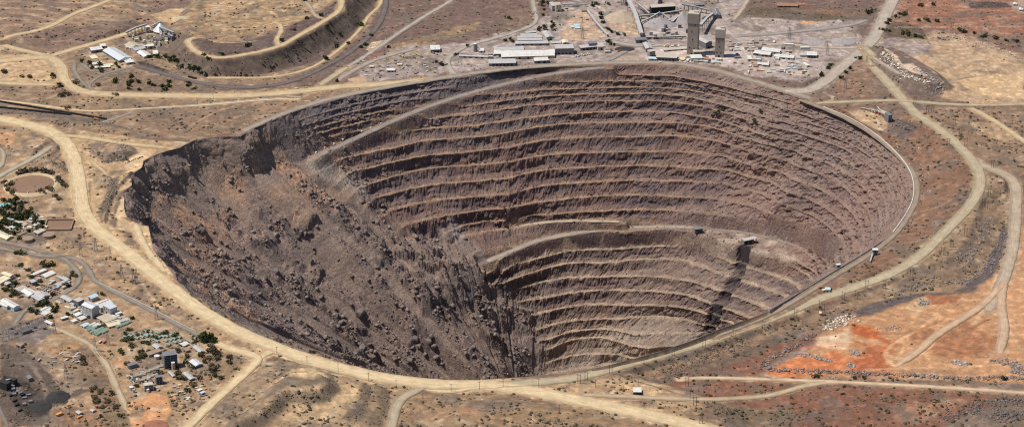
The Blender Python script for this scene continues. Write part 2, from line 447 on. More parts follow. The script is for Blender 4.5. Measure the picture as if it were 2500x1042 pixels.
# wall remnants, pinnacles and hollows standing in the debris: picture point, depth, half-sizes (m), height
def feature(px, py, z, rx, ry, rot, h, p=3.0):
    global PZ2
    x0, y0 = P(px, py, z)
    c, s = math.cos(math.radians(rot)), math.sin(math.radians(rot))
    dx, dy = PX - x0, PY - y0
    u = (dx * c + dy * s) / rx; v = (-dx * s + dy * c) / ry
    d = np.sqrt(u * u + v * v) + 0.35 * fbm(PX / 16, PY / 16, 3, 161)
    PZ2 = PZ2 + .62 * h * (1 - sst(0.75, 1.05, d)) * (.6 + 0.9 * ci2)
for f in [(1018,655,-300,62,20,12,26),(1075,690,-330,55,15,15,24),(1050,585,-268,36,26,8,-26),(1195,690,-350,34,24,20,-30),(1150,745,-385,42,30,30,22),
          (1205,800,-430,46,26,10,24),(1200,870,-470,30,22,0,26),(1055,835,-430,30,22,60,34),(895,850,-360,34,20,40,30),(880,766,-320,17,11,20,15),
          (745,560,-190,34,22,50,20),(770,640,-230,22,16,80,16),(490,560,-120,26,16,60,22),(590,632,-160,26,16,-20,16),(640,560,-160,40,18,30,14),
          (930,655,-280,20,26,0,18),(660,660,-190,14,12,0,10),(1120,600,-280,26,34,0,-10),(1000,880,-440,12,10,0,16),(1260,820,-460,40,30,0,20),(1100,775,-400,40,26,-20,16)]:
    feature(*f)
PX, PY = CX + PR3 * CT, CY + PR3 * ST
# haul ramps and the working platform cut into the wall: picture x, y, z
RAMP1 = L('1490,163,0 1420,170,-5 1330,184,-14 1240,203,-26 1130,232,-31 1040,262,-44 960,295,-58 880,332,-72 820,360,-80 765,386,-88')
RAMP2 = L('1178,642,-308 1240,617,-299 1300,590,-294 1360,577,-292 1440,563,-289 1540,555,-287 1640,553,-286 1720,557,-286')
RAMP3 = L('1720,558,-286 1800,565,-286 1860,576,-285 1900,585,-284 1950,603,-283 2005,632,-282 2030,660,-281')
RAMP4 = L('1245,557,-276 1300,546,-272 1370,539,-270 1450,539,-270 1525,541,-272')
PLAT = L('1475,567 1560,557 1660,556 1740,562 1830,572 1900,594 1948,636 1900,628 1862,619 1800,600 1740,580 1680,567 1625,559 1580,560 1540,563')
def site3(pts):
    a = np.array(pts, float); x, y = P(a[:, 0], a[:, 1], a[:, 2])
    return np.stack([x, y, a[:, 2]], 1)
def carve(line, half, blend):
    global PZ2
    l = smooth_line(site3(line), 10)
    b = (PX > l[:, 0].min() - 60) & (PX < l[:, 0].max() + 60) & (PY > l[:, 1].min() - 60) & (PY < l[:, 1].max() + 60)
    d, t = seg_dist(PX[b], PY[b], l, with_t=True)
    zr = np.interp(t, np.arange(len(l)), l[:, 2])
    w = 1 - sst(half, half + blend, d)
    PZ2[b] = PZ2[b] * (1 - w) + zr * w
    return l
plw = Q(PLAT, -286.0)
d = sdf(PX, PY, plw); w = sst(-10, 2, d); PZ2 = PZ2 * (1 - w) + (-286.0 + 0.3 * pn(PX / 20, PY / 20, 4)) * w
PLAT_W = w
RAMP_LINES = [carve(RAMP1, 8, 14), carve(RAMP2, 8, 14), carve(RAMP3, 7, 9), carve(RAMP4, 5, 8)]
_dy = smooth_line(site3(L('1815,606,-288 1800,640,-306 1770,690,-339 1735,735,-374 1715,775,-404 1690,820,-444')), 12)
DYKE = sst(17, 12, seg_dist(PX, PY, _dy) + 7 * fbm(PX / 16, PZ2 / 16, 3, 285)) * (PKx > 14.6)
PX = PX + 9 * DYKE * CT; PY = PY + 9 * DYKE * ST; PZ2 = PZ2 + DYKE * 3 * ridged(ARCg / 7, PZ2 / 30, 2, 287)
PZ2[0] = RIM_Z; PX[0] = CX + RIM_R * CT; PY[0] = CY + RIM_R * ST
# soil colours of the pit
dzr = np.gradient(PZ2, axis=0); drr = np.hypot(np.gradient(PX, axis=0), np.gradient(PY, axis=0)) + 0.3
slope = np.abs(dzr) / drr
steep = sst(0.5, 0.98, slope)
n1 = fbm(PX / 130, PY / 130 + PZ2 / 60, 3, 201); n2 = fbm(ARCg / 22, PZ2 / 14, 3, 211)
rock = lerp3(np.broadcast_to(np.array([.185, .138, .135]), PX.shape + (3,)), (.24, .182, .16), sst(-.3, .4, n1))
rock = lerp3(rock, (.24, .165, .12), sst(.1, .5, n2) * .55)
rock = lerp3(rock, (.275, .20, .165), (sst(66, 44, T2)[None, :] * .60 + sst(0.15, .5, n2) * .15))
rock = lerp3(rock, (.33, .28, .215), sst(-425, -475, PZ2) * sst(118, 92, T2)[None, :] * .6)
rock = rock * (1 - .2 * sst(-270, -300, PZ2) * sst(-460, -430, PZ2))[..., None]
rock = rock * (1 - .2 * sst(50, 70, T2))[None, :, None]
_w1, _w2, wid = cells(ARCg / 150 + .5 * pn(ARCg / 60, PZ2 / 40, 291), PZ2 / 62 + .5 * pn(ARCg / 50, PZ2 / 50, 293), 12)
tint = np.stack([np.interp(wid, [0, .3, .6, 1], [.82, 1.1, .95, 1.2]), np.interp(wid, [0, .3, .6, 1], [.84, .98, .98, 1.15]), np.interp(wid, [0, .3, .6, 1], [.9, .9, .98, 1.08])], -1)
rock = rock * (1 + (tint - 1) * (.35 + .65 * sst(0, .12, _w2))[..., None])
flat = lerp3(np.broadcast_to(np.array([.335, .22, .142]), PX.shape + (3,)), (.37, .26, .175), sst(0, .5, fbm(ARCg / 60, PZ2 / 20, 3, 221)))
flat = lerp3(flat, (.27, .2, .155), sst(.05, .4, fbm(ARCg / 35, PZ2 / 9, 3, 231)) * .7)
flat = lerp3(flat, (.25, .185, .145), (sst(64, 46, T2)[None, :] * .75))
flat = lerp3(flat, (.46, .36, .25), sst(-270, -330, PZ2) * sst(120, 95, T2)[None, :] * .7)
_ri = np.arange(NR) % 9
FM = np.where(_ri == 0, 1.0, np.where((_ri == 1) | (_ri == 8), .7, .0))[:, None] * (1 - .45 * PD)
FM = FM * (.55 + .6 * sst(-.25, .2, fbm(ARCg / 42, PKx * 1.3, 3, 239)))
FM = np.clip(FM + .22 * (1 - steep) + .25 * fbm(ARCg / 9, PZ2 / 7, 2, 237), 0, 1)
pcol = rock * (1 - FM[..., None]) + flat * FM[..., None]
scr = lerp3(np.broadcast_to(np.array([.235, .172, .145]), PX.shape + (3,)), (.17, .132, .125), sst(-.1, .4, fbm(PX / 70, PY / 70, 4, 241)))
scr = lerp3(scr, (.42, .24, .14), sst(-40, -70, PZ2) * sst(-215, -110, PZ2 + 40 * n1) * sst(-.25, .25, fbm(PX / 85, PY / 85, 3, 251)) * .8)
scr = lerp3(scr, (.28, .215, .165), sst(.12, .45, flow) * .3 * (1 - chute) + .5 * chute)
scr = lerp3(scr, (.15, .12, .115), crag * .5)
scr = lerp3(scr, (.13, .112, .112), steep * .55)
scr = lerp3(scr, (.27, .17, .10), (sst(214, 224, T2) * sst(246, 236, T2))[None, :] * sst(12, 2, PKx) * sst(0, .3, pn(ARCg / 220, PKx * 1.1, 257)) * .8)
pcol = pcol * (1 - FAILg[..., None]) + scr * FAILg[..., None]
band = (sst(208, 216, T2) * sst(252, 240, T2))[None, :] * sst(12, 7, PKx)          # banded earth slope under the near-left rim
bs = pn(PKx * 1.15 + .5 * pn(ARCg / 90, PKx, 271), ARCg / 400, 273)
pcol = lerp3(pcol, (.17, .145, .13), band * .75)
pcol = lerp3(pcol, (.36, .235, .135), band * sst(.02, .3, bs) * .85)
pcol = lerp3(pcol, (.23, .2, .175), band * sst(-.1, -.35, bs) * .8)
cl = cz * steep * .9
pcol = lerp3(pcol, (.29, .22, .17), cl * .8)
pcol = lerp3(pcol, (.38, .25, .16), cl * sst(0.1, .5, fbm(ARCg / 30, PZ2 / 60, 3, 261)) * .45)
grey_up = (sst(88, 98, T2) * sst(140, 132, T2))[None, :] * sst(3.2, 1.5, PKx)
pcol = lerp3(pcol, (.17, .15, .148), grey_up * .75)
pcol = lerp3(pcol, (.44, .35, .265), PLAT_W * sst(1740, 1800, 1250 + F_PX * PX / 4700) * sst(-.2, .3, fbm(PX / 30, PY / 30, 3, 271)))
# lime-white seam exposed at the broken end of the wall, and the dark dyke that crosses the lower right benches
brk = lambda x, y: .35 + .65 * np.clip(steep + .35 * sst(-.2, .3, fbm(x / 10, y / 10, 3, 283)), 0, 1)
def seam(pts, width, c, amt):
    global pcol
    l = smooth_line(site3(pts), 12)
    d = seg_dist(PX, PY, l) + 6 * fbm(PX / 14, PZ2 / 14, 3, 281)
    pcol = lerp3(pcol, c, sst(width, width * .5, d) * amt * brk(PX, PY))
seam(L('770,455,-150 800,470,-165 845,485,-185 880,500,-200'), 26, (.42, .36, .29), .6)
seam(L('1175,640,-310 1150,620,-300 1110,560,-262'), 20, (.30, .28, .26), .6)
pcol = lerp3(pcol, (.05, .042, .045), DYKE * (.62 + .36 * steep))
seam(L('1575,770,-430 1640,835,-480 1560,800,-455'), 50, (.40, .33, .25), .3)
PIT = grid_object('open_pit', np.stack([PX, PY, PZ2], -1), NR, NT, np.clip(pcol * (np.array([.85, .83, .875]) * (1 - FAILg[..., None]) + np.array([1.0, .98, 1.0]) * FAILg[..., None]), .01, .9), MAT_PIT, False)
PIT['kind'] = 'structure'
# ------------------------------------------------------------------ the land round the pit
OFF = np.concatenate([np.arange(0, 420, 3.2), 420 + np.cumsum(np.linspace(3.4, 8.5, 165)), 1400 + np.geomspace(40, 30000, 26)])
OFF = np.sort(OFF)
GR = RIM_R[None, :] + OFF[:, None]
# far rings become circles
GX, GY = CX + GR * CT, CY + GR * ST
GOFF = np.broadcast_to(OFF[:, None], GX.shape)
# raised dumps (height > 0) and lowered yards (height < 0): outline in picture points, height, width of the slope
DUMPS = [
 (L('430,55 470,25 560,-60 900,-70 842,0 834,28 764,70 684,110 604,132 530,138 470,118 452,95 468,86 420,72'), 40, 46),
 (T(1,3,'1010,655 1005,800 930,930 790,1042 700,1300 -500,1300 -150,800 60,600 250,500 500,480 750,570 900,620'), 13, 34),
 (T(1,3,'-120,990 60,925 240,745 340,690 450,712 560,718 640,690 685,640 670,590 600,555 480,540 370,550 240,640 0,870 -170,990'), 26, 22),
 (L('1060,1080 1100,1012 1140,984 1200,975 1290,990 1420,1015 1550,1044 1600,1090'), 9, 34),
 (T(3,0,'1070,470 1130,500 1300,680 1350,740 1560,790 1720,770 1600,660 1400,540 1230,450'), 15, 26),
 (L('1560,915 1700,874 1820,832 1900,797 1990,762 2050,738 2120,718 2190,702 2260,692 2330,690 2390,655 2425,595 2445,520 2520,470 3000,430 3000,1400 1700,1400 1850,1050 1800,1000 1720,966 1640,940'), -18, 34),
 (L('262,352 300,344 320,358 300,380 268,378'), 8, 14),
 (L('62,340 120,335 150,350 120,372 75,372'), 6, 18),
 (T(2,0,'2200,120 2450,30 2900,60 3100,120 2700,160 2300,190'), 5, 20),
 (L('-300,60 30,92 130,72 262,78 330,45 440,42 470,-10 -300,-60'), 14, 60),
]
RIDGES = [(L('318,425 300,440 275,470 262,505 250,545'), 9, 6), (T(0,1,'600,430 480,520 560,560 660,640'), 8, 4), (T(0,1,'330,430 450,350 560,340'), 10, 4),
          (L('1620,925 1720,890 1840,850'), 10, 3), (T(2,3,'600,770 850,830'), 5, 2), (T(3,0,'230,820 400,800 520,740'), 10, 5),
          (T(0,1,'880,420 1000,500 1180,470 1270,440'), 9, 5)]
def base_height(X, Y, OFFm):
    """height of the land without roads"""
    H = 2.2 * fbm(X / 260, Y / 260, 3, 301) + 1.2 * fbm(X / 60, Y / 60, 3, 311)
    H = H * sst(0, 60, OFFm)
    for pts, h, w in DUMPS:
        q = Q(pts, h)
        b = (X > q[:, 0].min() - 90) & (X < q[:, 0].max() + 90) & (Y > q[:, 1].min() - 90) & (Y < q[:, 1].max() + 90)
        if not b.any(): continue
        d = sdf(X[b], Y[b], q) + 4.5 * fbm(X[b] / 32, Y[b] / 32, 3, 321)
        if h in (-18, 13):                                   # two tiers with a ledge between
            t = np.clip((d + w * 1.5) / (w * 1.5), 0, 1)
            pr = np.interp(t, [0, .38, .55, 1], [0, .48, .54, 1])
        else:
            pr = np.clip((d + w) / w, 0, 1); pr = pr * .6 + .4 * pr * pr * (3 - 2 * pr)
        hb = H[b]
        H[b] = hb * (1 - .7 * pr) + h * pr if h > 20 or h == 26 else hb + h * pr
    for pts, w, h in RIDGES:
        q = Q(pts, 0)
        d = seg_dist(X, Y, q) + 2 * fbm(X / 12, Y / 12, 2, 331)
        H = H + h * np.clip(1 - d / w, 0, 1)
    return H
GZ = base_height(GX, GY, GOFF)
# right-hand side: the rim road lies on a shelf below the outer road
shelf = np.interp(OFF, [0, 20, 95, 125], [1, 1, 0.08, 0])[:, None]
GZ = GZ + RIM_Z[None, :] * shelf
def hrel(x, y):
    """height of the unroaded land at scattered points (nearest ring vertex)"""
    return samp(GZ, x, y)
def samp(A, x, y):
    x = np.asarray(x, float); y = np.asarray(y, float)
    t = np.degrees(np.arctan2(y - CY, x - CX)); t = np.where(t < -90, t + 360, t)
    r = np.hypot(x - CX, y - CY)
    fi = np.interp(t, np.append(TH, 270.0), np.arange(NT + 1)); i0 = np.floor(fi).astype(int) % NT; i1 = (i0 + 1) % NT; f = fi - np.floor(fi)
    def at(i):
        fj = np.interp(np.clip(r - RIM_R[i], 0, OFF[-1]), OFF, np.arange(len(OFF)))
        j = np.minimum(np.floor(fj).astype(int), len(OFF) - 2); g = fj - j
        return A[j, i] * (1 - g) + A[j + 1, i] * g
    return at(i0) * (1 - f) + at(i1) * f
def land(pts, it=5):
    """picture points -> points on the land (x, y, z)"""
    a = np.array([p[:2] for p in pts], float); z = np.zeros(len(a))
    for _ in range(it):
        x, y = P(a[:, 0], a[:, 1], z); z = 0.5 * z + 0.5 * samp(GZ, x, y) if _ else samp(GZ, x, y)
    x, y = P(a[:, 0], a[:, 1], z)
    return np.stack([x, y, z], 1)

# ---- roads: name, picture points, width (m), soil, berm height, label
TAN, PALE, GREY, ASPH = (.53, .41, .26), (.61, .48, .305), (.33, .28, .235), (.27, .235, .20)
GTAN = (.43, .355, .25)
ROADS = [
 ('haul_road', L('-60,282 0,290 60,302 130,322 165,350 184,400 192,450 197,505 218,545 260,580 320,625 400,690 470,745 560,800 650,840 760,880 880,912 1000,932 1110,940 1250,937'), 31, PALE, 1.6),
 ('haul_road', L('1110,940 1200,940 1300,953 1400,975 1520,998 1640,1025 1760,1052 1860,1075'), 32, PALE, 1.4),
 ('haul_road', L('1180,940 1300,934 1420,920 1560,882 1700,842 1800,806 1900,771 2000,730 2100,697 2180,667 2250,622 2310,562 2370,502 2396,450 2388,412 2362,376 2300,318 2240,282 2212,252 2190,225 2150,182 2122,156 2122,136 2106,118'), 22, GTAN, 1.5),
 ('haul_road', L('2368,392 2420,410 2465,427 2482,455 2480,520 2474,600 2452,680 2410,760'), 22, (.42, .34, .26), 1.2),
 ('rim_road', L('1950,241 1985,254 2060,285 2119,319 2170,358 2216,402 2239,440 2239,486 2216,531 2186,573 2122,623 2036,674 1945,731 1880,768 1815,795 1740,822'), 11, (.31, .245, .19), 1.3),
 ('rim_road', L('590,322 640,298 745,257 860,228 1000,203 1120,184 1260,165 1400,157 1500,153 1640,153 1740,169 1830,195 1920,222 1985,243'), 17, GREY, 1.4),
 ('haul_road', L('2210,-60 2180,0 2160,40 2132,98 2105,122 2060,160 2010,203 1965,226 1900,219'), 30, (.42, .36, .31), 1.3),
 ('haul_road', L('-60,156 0,150 60,143 120,138 150,162 152,192 182,220 240,231 400,234 560,236 700,227 830,211 960,205 1060,193'), 27, TAN, 1.4),
 ('dirt_road', L('120,138 200,115 300,85 350,66'), 16, TAN, .8),
 ('dirt_road', L('-40,112 0,104 30,118 80,130 120,138'), 16, TAN, .8),
 ('dirt_road', L('5,98 30,85 90,76 140,58 175,35 225,18 260,4 300,-10'), 14, TAN, .8),
 ('dirt_road', L('-40,203 0,203 60,206 140,207'), 16, TAN, .8),
 ('access_road', L('-40,242 0,245 60,252 150,265 220,272 270,270 340,266 500,257 640,244 740,240'), 7, PALE, .3),
 ('access_road', L('240,300 275,292 330,271'), 8, GREY, .3),
 ('access_road', L('330,163 290,172 252,182 225,197 214,212 236,224'), 8, ASPH, .3),
 ('access_road', L('214,212 196,196 184,178 178,162 190,154 204,158 216,170 232,175 262,168'), 9, ASPH, .3),
 ('dirt_road', L('832,-20 835,20 815,38 765,68 715,95 690,112 640,126 560,140 520,142 480,130 458,106 462,94 480,90'), 13, TAN, 1.0),
 ('dirt_road', L('738,0 755,12 766,35 780,45 800,45'), 8, (.42, .34, .25), .4),
 ('dirt_road', L('685,112 672,98 690,75 680,55 660,55'), 10, TAN, .4),
 ('dirt_road', L('933,-20 930,15 900,38 882,70 850,103 818,130 790,150 755,168 710,182 640,191 560,190 500,190'), 8, TAN, .5),
 ('rail_bed', L('945,-40 942,10 935,40 915,75 885,105 840,138 790,165 740,190 690,205 640,213 560,214 480,202 420,186 370,172 330,160'), 13, (.16, .135, .13), .3),
 ('access_road', L('1135,-20 1090,10 1040,38 990,70 930,112 880,145 850,163'), 10, (.40, .35, .31), .5),
 ('dirt_road', L('1040,45 980,80 930,118'), 6, (.22, .18, .16), .3),
 ('dirt_road', L('850,163 820,182 800,195 780,208'), 16, GTAN, .6),
 ('dirt_road', L('1020,118 960,132 900,152 860,175 820,198'), 13, (.36, .30, .26), .6),
 ('access_road', L('1250,82 1190,98 1138,112 1100,136 1089,150 1098,170 1116,185'), 13, (.40, .36, .32), .5),
 ('access_road', L('1298,-20 1304,20 1313,52 1290,68 1240,84'), 9, (.40, .36, .32), .4),
 ('dirt_road', L('1460,100 1490,100 1540,112 1600,112 1680,108'), 14, (.38, .34, .31), .4),
 ('dirt_road', L('1470,152 1500,140 1520,128 1540,120'), 15, (.30, .27, .25), .4),
 ('dirt_road', L('1780,90 1900,82 2000,72 2080,62 2120,48'), 14, (.33, .29, .28), .5),
 ('dirt_road', L('1860,110 1920,108 1990,116 2060,118 2100,118'), 10, (.44, .38, .33), .5),
 ('dirt_road', L('1790,50 1802,36 1815,18 1826,0 1832,-12'), 10, (.44, .37, .30), .4),
 ('dirt_road', L('1660,924 1720,921 1900,926 2030,931 2200,939 2400,951 2560,963'), 9, (.58, .43, .30), .3),
 ('dirt_road', L('1420,962 1500,966 1620,970 1720,974 1800,974 1870,968 1920,955 1975,937 2040,931'), 11, (.46, .36, .25), .4),
 ('dirt_road', L('1990,252 2080,249 2200,244 2280,253 2380,258 2520,254'), 12, GTAN, .5),
 ('dirt_road', L('2370,263 2430,296 2490,338 2540,370'), 13, TAN, .5),
 ('dirt_road', L('2110,118 2128,128 2134,142 2122,160'), 18, GTAN, .7),
 ('dirt_road', L('2130,140 2160,160 2200,180'), 10, (.40, .34, .29), .4),
 ('asphalt_road', L('-40,578 0,588 60,601 110,616 150,625 180,650 196,675 190,695 150,722 118,733'), 9, ASPH, .3),
 ('asphalt_road', L('118,733 80,745 55,762 35,790'), 9, ASPH, .3),
 ('asphalt_road', L('-30,598 30,612 80,622 120,626 160,627 192,632 212,650 222,672 236,690 300,722 360,752 420,784 480,815 516,832'), 9, ASPH, .3),
 ('dirt_road', L('516,832 560,850 605,862 634,873 618,893 580,927 540,962 500,998 460,1040 430,1070'), 17, PALE, .8),
 ('dirt_road', L('634,873 660,856 690,848'), 16, PALE, .6),
 ('dirt_road', L('120,795 170,815 225,842 245,870 265,895 278,930 300,975 308,1000'), 9, (.46, .37, .26), .3),
 ('dirt_road', L('950,1060 958,1030 964,1000 975,975 1010,955 1040,944'), 16, (.40, .33, .24), .6),
 ('dirt_road', L('1040,950 1100,958 1150,947 1210,942'), 8, PALE, .3),
 ('dirt_road', L('620,775 590,800 620,830'), 0.1, PALE, .1),
 ('access_road', L('-20,443 20,418 60,400 100,375 128,354'), 12, (.40, .35, .27), .4),
 ('dirt_road', L('0,360 10,375 6,400 -10,420'), 9, (.40, .33, .25), .3),
 ('dirt_road', L('330,545 338,570 350,595 370,625 400,660'), 13, PALE, .3),
 ('dirt_road', L('220,390 230,400 250,415 260,425'), 8, TAN, .3),
 ('dirt_road', L('20,1040 0,1000 -20,960'), 7, (.20, .17, .15), .3),
 ('dirt_road', L('120,330 200,335 300,348 400,362'), 14, TAN, .5),
 ('dirt_road', L('2450,690 2400,745 2330,790 2280,820 2240,860 2190,890'), 14, (.52, .36, .24), .5),
 ('dirt_road', L('2452,680 2440,740 2455,800 2440,860'), 16, (.52, .37, .26), .5),
]
ROADS = [r for r in ROADS if r[2] > 1]
road_lines = []
for (nm, pts, wd, soil, bh) in ROADS:
    l = land(pts)
    sm = smooth_line(l, 9.0)
    for _ in range(4):                                          # even grade
        z = sm[:, 2]; zz = np.convolve(np.pad(z, 4, 'edge'), np.ones(9) / 9, 'valid'); sm[:, 2] = zz
    road_lines.append(sm)
for (nm, pts, wd, soil, bh), l in zip(ROADS, road_lines):
    b = (GX > l[:, 0].min() - 40) & (GX < l[:, 0].max() + 40) & (GY > l[:, 1].min() - 40) & (GY < l[:, 1].max() + 40) & (GOFF < 1500)
    b[0] = False
    d, t = seg_dist(GX[b], GY[b], l, with_t=True)
    zr = np.interp(t, np.arange(len(l)), l[:, 2])
    w = 1 - sst(wd / 2 + 3, wd / 2 + 12, d)
    w *= sst(0, 6, GOFF[b])
    GZ[b] = GZ[b] * (1 - w) + (zr - 0.5) * w
GZ[0] = RIM_Z

